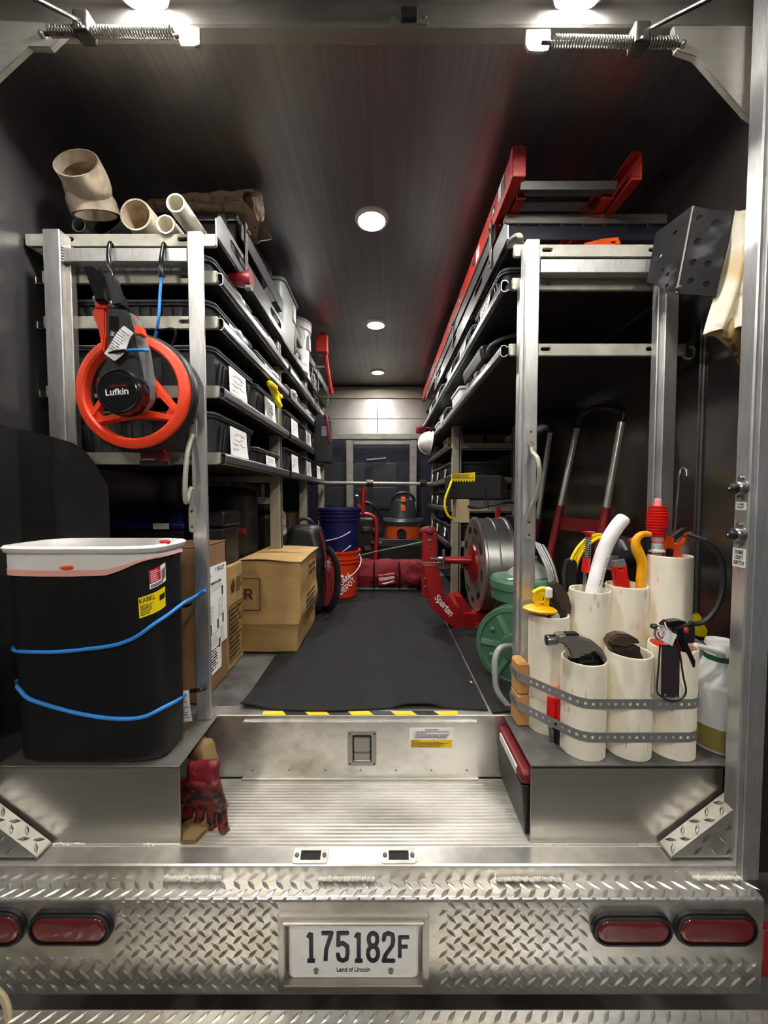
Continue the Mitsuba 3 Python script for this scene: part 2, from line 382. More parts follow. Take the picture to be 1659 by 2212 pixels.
# riser with the ramp storage door
rz = struct('trim_2', cat(cbox(-.545, .43, YR, YR + .02, ZD, ZF - .002), cbox(-.545, .43, YR - .004, YR + .05, ZF - .008, ZF + .002)), PLATE, 'riser below the edge of the upper floor')
dx0, dx1 = P(524, 1600, YR)[0], P(1033, 1600, YR)[0]; dz0, dz1 = P(763, 1676, YR)[2], P(763, 1556, YR)[2]
dr_ = thing('ramp_door', 'long low metal ramp storage door with a latch in the riser', 'hatch door')
add('panel', cat(tr(bev(rpoly(dx1 - dx0, dz1 - dz0, .008), .008, .002), FRONT(((dx0 + dx1) / 2, YR, (dz0 + dz1) / 2)))), PLATE, dr_)
add('hinge_lip', cbox(dx0, dx1, YR - .016, YR - .004, dz0 - .006, dz0 + .003), STEEL, dr_)
for u in (546, 625, 703, 779, 855, 932, 1008): add('rivet', ball(P(u, 1664, YR - .008), (.0035, .002, .0035), 2), SATIN, dr_, True)
lc = P(782, 1616, YR - .008)
lt = add('latch', tr(cat(bev(rpoly(.088, .108, .008).difference(rpoly(.058, .086, .005)), .004, .001)), FRONT(lc)), SATIN, dr_)
add('recess', tr(ext(rpoly(.058, .086, .003), .001), FRONT(lc)), DARK, lt)
add('paddle', cat(tr(bev(rpoly(.048, .046, .005), .007, .003), FRONT(lc + A(0, 0, .014))), tr(bev(rpoly(.048, .024, .004), .005, .003), FRONT(lc + A(0, 0, -.024))), cyl(lc + A(-.026, -.004, -.038), lc + A(.026, -.004, -.038), .004)), SATIN, lt)
for sx in (-1, 1):
    for sz in (-1, 1): add('screw', ball(lc + A(sx * .037, -.004, sz * .047), (.003, .0015, .003), 1), IRON, lt, True)
# instruction sticker on the door
sc_ = P(932, 1594, YR - .008); sw, sh = .136, .064
st = thing('ramp_sticker', 'white and yellow ramp instruction sticker on the riser door', 'sticker')
add('backing', tr(ext(rpoly(sw, sh, .003), .0008), FRONT(sc_)), PAPER, st)
S = lambda dx, dz, t=.001: FRONT(sc_ + A(dx, -t, dz))
add('caution_field', tr(ext(rpoly(sw - .008, .0245, .002), .0005), S(0, -.0175)), HAZARD, st)
add('heading', text('TO USE RAMP', .0040, S(0, .0242), .040, .0004, True), INK, st)
for i, (s, w) in enumerate((('1. OPEN RAMP STORAGE DOOR, RELEASE LATCH, PULL', .108), ('    OUT RAMP.', .03), ('2. HOOK RAMP INTO SLOTS IN REAR OF UPPER FLOOR.', .108), ('3. AFTER USE, UNHOOK RAMP AND ROLL BACK INTO', .104), ('    STORAGE AREA & SHUT RAMP STORAGE DOOR.', .096))):
    add('instruction', text(s, .0029, S(-.054, .0182 - i * .0046), w, .0004, True, False), INK, st)
add('caution_word', text('CAUTION:', .0036, S(-.062, -.0098, .0016), .024, .0004, True, False), INK, st)
add('fine_print', printing(.12, .0125, 5, 3, S(0, -.0172, .0016), .0004, .5), INKBROWN, st, kind='stuff')
add('capacity_line', text('DO NOT EXCEED RAMP CAPACITY 1000 LBS', .0030, S(-.062, -.0278, .0016), .088, .0004, True, False), INK, st)
# hazard tape on the nosing
tp = thing('hazard_tape', 'yellow and black striped tape along the edge of the upper floor', 'tape')
tx0, tx1 = P(566, 1543, YR)[0], P(990, 1543, YR)[0]; ns = 9; tw = (tx1 - tx0) / ns
for k in range(ns):
    a = tx0 + k * tw; b = a + tw; sl = .016
    q = [(a + (0 if k == 0 else sl * .5), 0), (b + (0 if k == ns - 1 else sl * .5), 0), (b - (0 if k == ns - 1 else sl * .5), .021), (a - (0 if k == 0 else sl * .5), .021)]
    add('stripe', tr(ext(q, .0008), UP((0, YR - .0035, ZF + .002))), HAZARD if k % 2 == 0 else BLACK, tp)
# the mats
def mat_fn(x0, x1, ya, yb, seed, amp):
    def fn(u, v):
        x = x0 + (x1 - x0) * u; y = ya + (yb - ya) * v ** 1.6
        w = np.exp(-(y - ya) / .045) * amp * np.clip(np.sin(u * 17 + seed) * .6 + np.sin(u * 9.3 + 1) * .6, 0, 1)
        return x, y + .010 * np.sin(u * 8 + seed) * np.exp(-(y - ya) / .2), ZF + .0045 + w + .002 * meshkit.noise(np.stack([x * 7, y * 7, x * 0], -1), seed)
    return fn
solo('rubber_mat', skin(mat_fn(-.455, .325, YR + .022, 3.6, 2, .014), 70, 60, .005), RUBBER, 'black rubber floor mat with a wavy front edge down the aisle', 'floor mat', smooth=60)
solo('rubber_mat', skin(mat_fn(.335, .93, YR + .012, 3.2, 5, .004), 30, 40, .004), RUBBER, 'black rubber floor mat under the drum machine and the dollies', 'floor mat', smooth=60)
solo('paper_scrap', tr(ext(rpoly(.007, .014, .002), .0015), UP(PZ(1018, 1474, ZF + .012))), PALEWOOD, 'tiny beige scrap lying on the black aisle mat', 'scrap')
# sill in front of the low deck
sl_ = struct('trim_3', cat(cbox(-1.02, .845, .876, .9245, ZD - .045, ZD, .003)), PLATE, 'welded aluminium sill behind the bumper')
def bead(u0, u1, v, y, z=None, r=.0055, seed=0):
    g = np.random.default_rng(seed); a = PZ(u0, v, z) if z is not None else P(u0, v, y); b = PZ(u1, v, z) if z is not None else P(u1, v, y); ms = []
    for t in np.arange(0, 1, .006 / np.linalg.norm(b - a)): ms.append(ball(a + (b - a) * t + g.normal(0, .0006, 3), (.0055, r * g.uniform(.8, 1.2), r * g.uniform(.6, 1)), 1))
    return cat(ms)
for i, (u0, u1, v) in enumerate(((355, 476, 1896), (690, 806, 1898), (1078, 1140, 1899), (1145, 1212, 1899), (1500, 1600, 1896))): add('weld_bead', bead(u0, u1, v, .872, seed=i), WELD, sl_, True)
for i, (u0, u1, v) in enumerate(((118, 185, 1823), (312, 392, 1824), (1142, 1228, 1825), (1340, 1440, 1826))): add('weld_bead', bead(u0, u1, v, .93, r=.0035, seed=9 + i), WELD, sl_, True)
for u in (672, 861):
    o = PZ(u, 1851, ZD); k = thing('sill_striker', f'slotted metal striker plate bolted to the sill, {"left" if u < 700 else "right"} one of two', 'striker plate')
    pl = rpoly(.084, .033, .007).difference(sbox(-.024, -.009, .024, .009)); M = UP(o + A(0, 0, .004))
    tilt = rot(24, (1, 0, 0), o); 
    add('plate', tr(tr(bev(pl, .005, .001), M), tilt), STEEL, k); add('slot_floor', tr(tr(ext(sbox(-.024, -.009, .024, .009), .001), M), tilt), DARK, k)
    for s in (-1, 1): add('bolt', tr(ball(o + A(s * .033, 0, .010), (.005, .005, .0035), 2), tilt), CHROME, k, True)
# jambs, header
def jamb(s):
    x0, x1 = (.832, .892) if s > 0 else (2 * XC - .892, 2 * XC - .832)
    return cat(cbox(x0, x1, .876, .914, ZD - .04, 1.15, .003), cbox(x0 + .013, x0 + .017, .871, .876, ZD - .04, 1.15, .001))
jr = struct('trim_4', jamb(1), ALU, 'right aluminium door jamb'); struct('trim_5', jamb(-1), ALU, 'left aluminium door jamb')
struct('wall_rear', cat(cbox(.862, XR + .03, .9145, .930, ZD, 1.15), cbox(XL - .03, 2 * XC - .862, .9145, .930, ZD, 1.15)), STEEL, 'narrow return walls behind the door jambs')
hd = struct('trim_6', cat(cbox(-1.05, .90, .945, .985, 1.100, 1.16, .004), cbox(-1.05, .90, .78, .95, 1.150, 1.19, .004)), STEEL, 'header beam over the rear door opening')
hc = P(885, 41, .945); add('keeper', cat(tr(bev(rpoly(.09, .03, .004), .004, .001), FRONT(hc))), STEEL, hd); add('keeper_latch', cbox(hc[0] - .022, hc[0] + .018, .93, .941, hc[2] - .012, hc[2] + .012), DARK, hd)
for s in (-1, 1): add('keeper_screw', ball(hc + A(s * .036, -.004, 0), (.004, .002, .004), 1), SATIN, hd, True)
# corner gussets
def gus(name, px_, lab, y=.925, t=.012, m=STEEL): return struct(name, slab(px_, y, t, b=.002), m, lab)
gus('trim_7', [(1455, 55), (1640, 55), (1640, 265), (1612, 246), (1503, 122), (1462, 108)], 'upper right corner gusset plate', .925)
gus('trim_8', [(-40, 40), (160, 52), (108, 102), (62, 100), (-40, 195)], 'upper left corner gusset plate', .925)
for s, nm in ((1, 'right'), (-1, 'left')):
    g = [P(1448, 1852, .89), P(1592, 1852, .89), P(1592, 1742, .89)]
    if s < 0: g = [A(2 * XC - q[0], q[1], q[2]) for q in g]
    k = struct('trim_9' if s > 0 else 'trim_10', tr(ext(Polygon([q[[0, 2]] for q in g]), .006), FRONT((0, .896, 0))), PLATE, f'lower {nm} diamond plate corner gusset')
    a, b = g[0], g[2]; add('flange', cat(bar(a + A(0, .022, 0), b + A(0, .022, 0), .05, .005, up=(0, 1, 0))) if False else hull(np.vstack([[q + A(0, dy, dz) for dy in (-.004, .036) for dz in (0, .006)] for q in (a, b)])), PLATE, k)
    ms = []
    d = unit(b - a); nrm = unit(np.cross(d, (0, 1, 0))) * (1 if s > 0 else -1); nrm = nrm * (1 if nrm[2] > 0 else -1)
    for i in range(5):
        for j in range(2):
            c = a + (b - a) * (i + .5 + .25 * j) / 5.4 + A(0, .008 + .017 * j, 0) + nrm * .006; e = unit(d * .8 + A(0, .6 * (-1) ** (i + j), 0))
            ms.append(hull([c + e * .013, c - e * .013, c + np.cross(e, nrm) * .004, c - np.cross(e, nrm) * .004, c + nrm * .002]))
    for i in range(3):
        for j in range(3):
            x = g[1][0] - s * (.018 + i * .038 + .019 * (j % 2)); z = g[1][2] + .016 + j * .03
            if abs(x - g[1][0]) * .76 + (z - g[1][2]) < .11:
                c = A(x, .889, z); e = A(.7, 0, .7 * (-1) ** (i + j)); w = np.cross(e, (0, -1, 0)); ms.append(hull([c + e * .016, c - e * .016, c + w * .004, c - w * .004, c + A(0, -.0022, 0)]))
    add('tread_pattern', cat(ms), SATIN, k, False, kind='stuff')
# garage sliver to the right: open door edge
struct('door_1', cat(cbox(.9005, 1.04, .893, .93, ZD - .04, 1.19, .004)), DARK, 'dark edge of the opened rear door')
# ---------------------------------------------------------------- lamps
def area(rad, col=(1, .96, .9)): return {'type': 'area', 'radiance': {'type': 'rgb', 'value': [rad * c for c in col]}}
for u, lab in ((310, 'left'), (1250, 'right')):
    x = P(u, 0, .92)[0]; k = thing('dome_lamp', f'bright dome lamp under the rear header, {lab} one of two', 'lamp')
    add('base', mv(lathe([(0, 0), (.066, 0), (.066, -.012), (.058, -.016), (0, -.016)][::-1], 32), x, .893, 1.150), LAMPFACE, k)
    m = mv(lathe([(0, -.030), (.03, -.027), (.046, -.020), (.052, -.0165), (.03, -.0162), (0, -.0162)], 32), x, .893, 1.150)
    add('diffuser', {**ply(m, LAMPFACE, 40), 'emitter': area(DOME_W)}, None, k)
for (u, v), lab in (((803, 473), 'nearest'), ((812, 700), 'second'), ((816, 803), 'farthest')):
    o = PZ(u, v, ZC); k = thing('ceiling_lamp', f'round flush ceiling lamp, {lab} of the row of three', 'lamp')
    add('ring', mv(lathe([(.050, 0), (.050, -.006), (.058, -.012), (.068, -.008), (.072, 0)][::-1], 36), *o), LAMPFACE, k)
    add('lens', {**ply(mv(lathe([(0, -.008), (.051, -.006), (.051, -.004), (0, -.004)], 36), *o), LAMPFACE, 40), 'emitter': area(ROUND_W)}, None, k)
for x in (-1.3, 1.1):  # out of view, placed to light the bumper and the door front
    k = thing('strip_light', f'unseen garage strip light behind the photographer placed to light the bumper, {"left" if x < 0 else "right"} one of two', 'lamp')
    add('housing', cbox(x - .08, x + .08, -3.0, -1.0, 2.03, 2.08), WHITE, k)
    add('tube', {**ply(cbox(x - .07, x + .07, -2.98, -1.02, 2.005, 2.025), LAMPFACE), 'emitter': area(UNSEEN_TUBE_W, (1, .94, .82))}, None, k)
# ---------------------------------------------------------------- springs and rods at the header
for s in (0, 1):
    k = thing('door_spring', f'steel coil spring with mounting tab at the top {"right" if s else "left"} of the door opening', 'spring')
    y = .905
    if not s: u0, u1, v, tab, gap = 104, 372, 69, [(372, 58), (392, 52), (432, 58), (432, 96), (420, 100), (392, 100), (384, 80)], (168, 196)
    else: u0, u1, v, tab, gap = 1196, 1462, 91, [(1136, 62), (1190, 62), (1190, 86), (1184, 108), (1172, 112), (1142, 110), (1134, 96)], (1364, 1398)
    for a, b in ((u0, gap[0]), (gap[1], u1)):
        p, q = P(a, v - 2 + 4 * (a - u0) / (u1 - u0), y), P(b, v - 2 + 4 * (b - u0) / (u1 - u0), y); nt = int((q[0] - p[0]) / .0062); t = np.linspace(0, 1, nt * 10)
        add('coil', tube(np.stack([p[0] + (q[0] - p[0]) * t, p[1] + .0095 * np.cos(t * nt * 6.283), p[2] + (q[2] - p[2]) * t + .0095 * np.sin(t * nt * 6.283)], 1), .0019, 6), SATIN, k, True)
    add('tab', slab(tab, .93, .006, round_=.004, b=.001), STEEL, k)
    w0, w1 = (P(u0 - 8, v + 4, y), P(386, 78, .922)) if not s else (P(1170, 92, .922), P(u1 + 8, v + 6, y))
    add('rod', tube([w0, w1], .004, 8), IRON, k, True)
    e = P(182, 60, y) if not s else P(1381, 84, y); add('knuckle', cat(rbox(e[0] - .018, e[0] + .018, .89, .925, e[2] - .022, e[2] + .026, .006)), IRON, k)
    a, b = (P(170, 44, .885), P(60, -10, .62)) if not s else (P(1396, 66, .885), P(1545, -10, .62))
    add('arm_rod', tube([a + A(0, .004, -.010), a, b], .0042, 8), CHROME, k, True)
    add('end_bolt', cat(ball(P(90 if not s else 1475, v + 4, .922), (.008, .006, .008), 2)), SATIN, k, True)
# ---------------------------------------------------------------- switches on the jamb
for (v, lab) in ((1055, 'upper'), (1154, 'lower')):
    o = PX(1592, v, .832); o[1] = .895; k = thing('toggle_switch', f'round grey and black light switch on the right door jamb, {lab} of two', 'switch')
    Mj = FACENX(o)
    add('plate', tr(bev(Point(0, 0).buffer(.019, 8).union(rpoly(.016, .058, .007)), .004, .001), Mj), SATIN, k)
    add('housing', tr(lathe([(0, .004), (.0165, .004), (.0165, .013), (.014, .016), (0, .016)], 28), Mj), SATIN, k)
    add('rocker', tr(lathe([(0, .016), (.0125, .016), (.0115, .024), (.007, .028), (0, .029)], 28), Mj), BLACK, k)
    add('dot', tr(mv(ball((0, 0, .029), (.0022, .0022, .001), 1), y=0), Mj), INKWHITE, k, True)
    for s in (-1, 1): add('screw', tr(ball((0, s * .024, .0045), (.0045, .0045, .003), 2), Mj), CHROME, k, True)
o = PX(1594, 1093, .832); k = thing('switch_label', 'small white DOME LIGHT label between the two jamb switches', 'label'); M = FACENX(A(.832, .895, o[2]))
add('backing', tr(ext(rpoly(.027, .0185, .001), .0007), M), PAPER, k)
for i, s in enumerate(('DOME', 'LIGHT')): add('word', text(s, .0048, M @ Mx((0, .0018 - i * .0072, .0007), (1, 0, 0), (0, 1, 0), (0, 0, 1)), .016, .0004, True), INK, k)
o = PX(1594, 1204, .832); k = thing('switch_label', 'larger white DOME LIGHT SWITCH label below the lower jamb switch', 'label'); M = FACENX(A(.832, .895, o[2]))
add('backing', tr(ext(rpoly(.033, .044, .001), .0007), M), PAPER, k)
for i, s in enumerate(('DOME', 'LIGHT', 'SWITCH')): add('word', text(s, .009, M @ Mx((0, .0085 - i * .0125, .0007), (1, 0, 0), (0, 1, 0), (0, 0, 1)), (.021, .021, .027)[i], .0004, True), INK, k)
# ================================================================ side platforms (wheel boxes)
YP = .934
for s in (-1, 1):
    if s < 0: xi, xo = -.512, 2 * XC - .85 + .02
    else: xi, xo = .368, .85
    a, b = min(xi, xo), max(xi, xo)
    k = thing('side_platform', f'welded metal platform under the {"trash can" if s < 0 else "row of upright pipes"}, open on its inner side', 'platform')
    add('front_plate', cbox(a, b, YP, YP + .004, ZD, ZF, .0015), STEEL, k)
    add('top_plate', cbox(a, b + (.14 if s > 0 else 0), YP, YR, ZF - .004, ZF, .0015), STEEL if s < 0 else GRIT, k)
    add('edge_trim', cbox(a, b, YP - .0025, YP + .001, ZF - .005, ZF + .0015, .0008), SATIN if s < 0 else IRON, k)
# ================================================================ bumper
YF_, ZT, ZBt = .835, -.913, -1.158
bp = thing('rear_bumper', 'wide aluminium diamond plate bumper across the back of the truck', 'bumper')
r = .008
arc = [(YF_ + r - r * math.cos(a), ZT - r + r * math.sin(a)) for a in np.linspace(0, math.pi / 2, 6)]
arc2 = [(YF_ + r - r * math.cos(a), ZBt + .03 - r + r * math.sin(a)) for a in np.linspace(0, 0, 1)]
pr = [(.90, ZT)] + arc[::-1] + [(YF_, ZBt + .02), (YF_ + .012, ZBt), (YF_ + .05, ZBt - .006), (YF_ + .05, ZBt), (YF_ + .016, ZBt + .006), (YF_ + .004, ZBt + .022), (YF_ + .004, ZT - .01), (YF_ + .01, ZT - .004), (.90, ZT - .004)]
hx0, hx1, hz0, hz1 = P(612, 2050, .835)[0], P(916, 2050, .835)[0], P(763, 2128, .835)[2], P(763, 1985, .835)[2]
body = tm(tr(ext(Polygon(pr), 1.92), Mx((XC - .985, 0, 0), (0, 1, 0), (0, 0, 1), (1, 0, 0))))
mm = m3.Manifold(m3.Mesh(np.asarray(body.vertices, np.float32), np.asarray(body.faces, np.uint32)))
if mm.num_tri() > 0:
    mm = mm - m3.Manifold.cube((hx1 - hx0, .1, hz1 - hz0)).translate((hx0, .80, hz0))
    body = tm(mm)
add('plate', body, PLATE, bp, 40)
ms = []; 
def loz(c, e, nrm, L=.0165, W=.0045, H=.0024):
    e = unit(e); w = np.cross(e, nrm); return hull([c + e * L, c - e * L, c + w * W + e * .004, c - w * W - e * .004, c + w * W - e * .004, c - w * W + e * .004, c + nrm * H + e * .008, c + nrm * H - e * .008])
lights_px = [(-70, 62), (62, 250), (1272, 1452), (1450, 1636)]
pit = .0335
for i in range(58):
    for j in range(7):
        x = XC - .965 + i * pit + (pit / 2 if 0 else 0); z = ZBt + .014 + j * pit
        if hx0 - .022 < x < hx1 + .022 and z > hz0 - .03: continue
        for q in ((0, 0, 1), (pit / 2, pit / 2, -1)):
            xx, zz = x + q[0], z + q[1]
            if zz > ZT - .012 or zz < ZBt + .024 or xx > .84: continue
            u_ = 829.5 + (xx) / .87 * 830
            if zz > -1.05 and any(a - 4 < u_ < b + 4 for a, b in lights_px): continue
            ms.append(loz(A(xx, YF_, zz), (.72, 0, .7 * q[2]), A(0, -1, 0)))
for i in range(57):
    for j, y in enumerate((.848, .866)):
        ms.append(loz(A(XC - .96 + i * pit + .0165 * j, y, ZT), (.75, .66 * (-1) ** j, 0), A(0, 0, 1)))
    ms.append(loz(A(XC - .955 + i * pit, YF_ + .0022, ZT - .0022), (.6, .55, -.55), A(0, -.707, .707), .012))
add('tread_pattern', cat(ms), PLATE, bp, False, kind='stuff')
fr = rpoly(hx1 - hx0 + .022, hz1 - hz0 + .022, .003, (hx0 + hx1) / 2, (hz0 + hz1) / 2).difference(sbox(hx0 + .004, hz0 + .006, hx1 - .004, hz1 - .004))
add('plate_recess', cat(tr(bev(fr, .008, .002), FRONT((0, .836, 0))), cbox(hx0 - .004, hx1 + .004, .8535, .857, hz0 - .004, hz1 + .004), cbox(hx0 - .004, hx0, .836, .87, hz0, hz1), cbox(hx1, hx1 + .004, .836, .87, hz0, hz1), cbox(hx0, hx1, .836, .87, hz0 - .004, hz0), cbox(hx0, hx1, .822, .87, hz1 - .004, hz1 + .004)), STEEL, bp)
lw, lh = .300, .152; lcx, lcz = (P(622, 2060, .850)[0] + P(905, 2060, .850)[0]) / 2, P(763, 2111, .850)[2] + .076
lp = thing('license_plate', 'white truck licence plate reading 175182 F in the bumper recess', 'license plate')
LP = lambda dx, dz, t=0: FRONT(A(lcx + dx, .852 - t, lcz + dz))
add('blank', tr(bev(rpoly(lw, lh, .012), .0025, .001), LP(0, 0)), PAPER, lp)
add('rim', tr(ext(rpoly(lw - .004, lh - .004, .011).difference(rpoly(lw - .008, lh - .008, .009)), .0012), LP(0, 0, .0025)), INKWHITE, lp)
xs = [-.107, -.068, -.029, .010, .049, .088]
def digit(ch, w, h, x, dz, t=.0095):
    g = {'1': [[(0, h), (0, 0)], [(-w * .32, h * .84), (0, h)], [(-w * .38, 0), (w * .38, 0)]], '7': [[(-w / 2, h), (w / 2, h), (-w * .05, h * .4), (-w * .12, 0)]],
         '5': [[(w * .45, h), (-w * .42, h), (-w * .46, h * .57), (0, h * .64), (w * .42, h * .52), (w * .47, h * .28), (w * .36, h * .06), (0, 0), (-w * .38, h * .06), (-w * .5, h * .22)]],
         '8': [[(w * .5 * math.cos(a), h * .26 + h * .26 * math.sin(a)) for a in np.linspace(0, 6.2832, 20)], [(w * .43 * math.cos(a), h * .77 + h * .23 * math.sin(a)) for a in np.linspace(0, 6.2832, 20)]],
         '2': [[(-w * .48, h * .76), (-w * .38, h * .94), (0, h), (w * .38, h * .94), (w * .47, h * .74), (w * .36, h * .54), (-w * .3, h * .2), (-w * .48, 0), (w * .48, 0)]],
         'F': [[(w * .45, h), (-w * .4, h), (-w * .4, 0)], [(-w * .4, h * .54), (w * .3, h * .54)]]}[ch]
    s = unary_union([LineString(q).buffer(t / 2, cap_style='flat' if ch in '17F' else 'round', join_style='round') for q in g])
    return tr(bev(s, .0018, .0008), LP(x, dz, .0025))
for ch, x in zip('175182', (-.098, -.062, -.0245, .0125, .0455, .0815)): add('digit', digit(ch, .0235, .067, x, -.034), PLATEBLUE, lp)
add('letter', digit('F', .026, .050, .118, -.027, .0085), PLATEBLUE, lp)
add('motto', text('Land of Lincoln', .0095, LP(0, -.061, .0025), .078, .0006, True), PLATEBLUE, lp)
for s in (-1, 1): add('screw', cat(tr(lathe([(0, 0), (.0065, 0), (.005, .004), (0, .005)], 12), LP(s * .087, -.058, .0025))), SATIN, lp)
# tail lights
for i, (u0, u1, v0, v1, lab) in enumerate(((-58, 60, 1962, 2038, 'leftmost oval red tail light, cut by the edge of the picture'), (64, 246, 1966, 2036, 'oval red tail light on the left of the bumper, inner one'), (1277, 1449, 1972, 2037, 'oval red tail light on the right of the bumper, inner one'), (1454, 1631, 1968, 2037, 'rightmost oval red tail light near the bumper end'))):
    a, b = P(u0, v0, .832), P(u1, v1, .832); cx, cz, w, h = (a[0] + b[0]) / 2, (a[2] + b[2]) / 2, b[0] - a[0], a[2] - b[2]
    k = thing('tail_light', lab, 'tail light'); cap = lambda w, h: LineString([(-w / 2 + h / 2, 0), (w / 2 - h / 2, 0)]).buffer(h / 2, 16)
    add('grommet', tr(bev(cap(w, h).difference(cap(w - .022, h - .022)), .013, .005), FRONT((cx, .8345, cz))), BLACK, k)
    L = []
    for t, sc in ((0, 1), (.004, .97), (.007, .88), (.0085, .7)): q = np.array(cap((w - .02) - (h - .02) * (1 - sc), (h - .02) * sc).exterior.coords); L.append(np.c_[q, np.full(len(q), t)])
    add('lens', tr(hull(np.vstack(L)), FRONT((cx, .829, cz))), GLASSRED, k, 40)
o = P(1653, 2060, .842); solo('side_reflector', cbox(o[0] - .008, o[0] + .05, .840, .86, P(1650, 2112, .84)[2], P(1650, 2010, .84)[2]), DARKRED, 'red side marker at the right end of the bumper', 'reflector')
# lower step bar
zs2 = P(763, 2177, .80)[2]
bs = thing('step_bar', 'diamond plate step below the bumper at the bottom of the picture', 'step')
add('tread', cat(cbox(XC - .98, XC + .97, .66, .80, zs2 - .03, zs2, .004)), PLATE, bs)
ms = []
for i in range(58):
    for j in range(4): ms.append(loz(A(XC - .955 + i * pit + .5 * pit * (j % 2), .785 - j * .026, zs2), (.75, .66 * (-1) ** j, 0), A(0, 0, 1)))
add('tread_pattern', cat(ms), PLATE, bs, False, kind='stuff')
solo('tan_strap', tube(spl([P(-10, 2140, .80), P(12, 2165, .79), P(14, 2230, .78)], 10), .012, 10, flat=.5), PALEWOOD, 'tan strap end hanging at the lower left corner', 'strap')
# ================================================================ left rack
mat('binrim', '#5c5f62', .25, 0, specular=.7)  # rims are black like the bins; their highlight is lightened into this colour
LXR, LXB = -.502, -1.055                      # aisle edge, wall edge
zr = [P(300, v, 1.178)[2] for v in (518, 598, 696, 846, 990)]
def clip(y0, y1, x, s):                       # rolled shelf lip running along y; s = +1 opens away from the aisle on the left rack
    g = rpoly(.024, .037, .011).difference(rpoly(.019, .032, .009)).difference(sbox(-.03, -.01, -.004, .01) if s > 0 else sbox(.004, -.01, .03, .01))
    return g
def rail(x0, x1, z, y, back=.006, slots=()):
    g = rpoly(x1 - x0, .037, .002, (x0 + x1) / 2, z).intersection(sbox(x0, z - .03, x1, z + .03))
    g = g.difference(sbox(x0 - 1, z - .02, x0 + .008, z - .010)).difference(sbox(x1 - .008, z - .02, x1 + 1, z - .010)).union(Point(x0 + .009, z - .0095).buffer(.009, 6)).union(Point(x1 - .009, z - .0095).buffer(.009, 6))
    for s in slots: g = g.difference(LineString([(s - .010, z + .002), (s + .010, z + .002)]).buffer(.0055, 6))
    return tr(bev(g, back, .0015), FRONT((0, y + back, 0)))
def post(x0, x1, y0, d, z0, z1): return cbox(x0, x1, y0, y0 + d, z0, z1, .0025)
def grab(parent, top, bow, bot, y):
    """bent grab handle: its two foot plates and the rod between them, from px outlines"""
    for (u, v0, v1) in (top, bot):
        o = P(u, (v0 + v1) / 2, y); h = abs(P(u, v0, y)[2] - P(u, v1, y)[2])
        k = add('handle_plate', tr(bev(rpoly(.020, h, .008), .004, .001), FRONT(o)), RAIL, parent)
        for s in (-1, 1): add('screw', ball(o + A(0, -.004, s * h * .28), (.0035, .0015, .0035), 1), IRON, k, True)
    p0, p1 = P(top[0], top[2] - 8, y), P(bot[0], bot[1] + 8, y)
    add('grab_handle', tube(spl([p0 + A(0, -.006, 0), P(top[0] + (bow[0] - top[0]) * .75, top[2] + 18, y - .03), P(bow[0], bow[1], y - .04), P(bow[0], bow[2], y - .04), P(bot[0] + (bow[0] - bot[0]) * .6, bot[1] - 28, y - .03), p1 + A(0, -.006, 0)], 40), .0068, 12), RAIL, parent, 60)
lk = thing('storage_rack', 'aluminium shelf rack on the left with five trays of bins, nearest the door', 'rack')
YL = 1.13
pz1 = P(100, 493, YL)[2]; a, b = P(97, 700, YL)[0], P(134, 700, YL)[0]
add('post', post(a, b, YL, .045, ZF, pz1), ALU, lk); add('post_web', post(b - .004, b + .014, YL + .02, .024, ZF, pz1 - .03), STEEL, lk)
pc, pd = P(407, 700, YL)[0], P(440, 700, YL)[0]
add('post', cat(post(pc, pd, YL, .012, ZF, P(420, 498, YL)[2]), post(pc, pc + .010, YL + .012, .033, ZF, P(420, 498, YL)[2])), ALU, lk)
zc = P(300, 550, YL + .01)
add('cross_bar', cbox(b, pc, YL + .008, YL + .04, P(300, 566, YL + .01)[2], P(300, 536, YL + .01)[2]), ALU, lk)
add('weld_bead', cat([ball((pc - .001, YL + .01, zc[2] + d), (.005, .006, .006), 1) for d in np.arange(-.02, .021, .008)] + [ball((b + .001, YL + .01, zc[2] + d), (.005, .006, .006), 1) for d in np.arange(-.02, .021, .008)]), SATIN, lk, True)
grab(lk, (418, 905, 948), (404, 985, 1082), (416, 1092, 1150), YL)
for i, z in enumerate(zr):
    x0 = P(57 if i == 0 else 90, 600, 1.178)[0] if i < 4 else P(96, 600, 1.178)[0]; x1 = P(470, 700, 1.178)[0]
    sl = [P(u, 600, 1.178)[0] for u in (150, 396)]
    add('end_rail', rail(x0, x1, z, 1.178, .01, sl), RAIL, lk)
def shelf(parent, y0, y1, z, xa, xb, s, lipm=LIP, trm=TRAY):
    k = add('shelf', cbox(min(xa, xb), max(xa, xb), y0, y1, z - .015, z - .011, .001), trm, parent)
    add('shelf_lip', tr(ext(clip(y0, y1, 0, s), y1 - y0), Mx((xa + s * .004, y1, z), (1, 0, 0), (0, 0, 1), (0, -1, 0))), lipm, k)
    add('wall_lip', tube([(xb - s * .002, y0, z + .012), (xb - s * .008, y0, z - .012), (xb + s * .02, y0, z - .014)], .003, 6) if False else cat(cbox(xb - .002, xb + .002, y0, y1, z - .015, z + .010)), lipm, k)
    return k
for i, z in enumerate(zr[1:]): shelf(lk, 1.19, 1.985 if i < 3 else 1.985, z, LXR, LXB, 1)
add('shelf', cbox(LXB, LXR - .004, 1.19, 1.985, zr[0] + .012, zr[0] + .016), TRAY, lk)
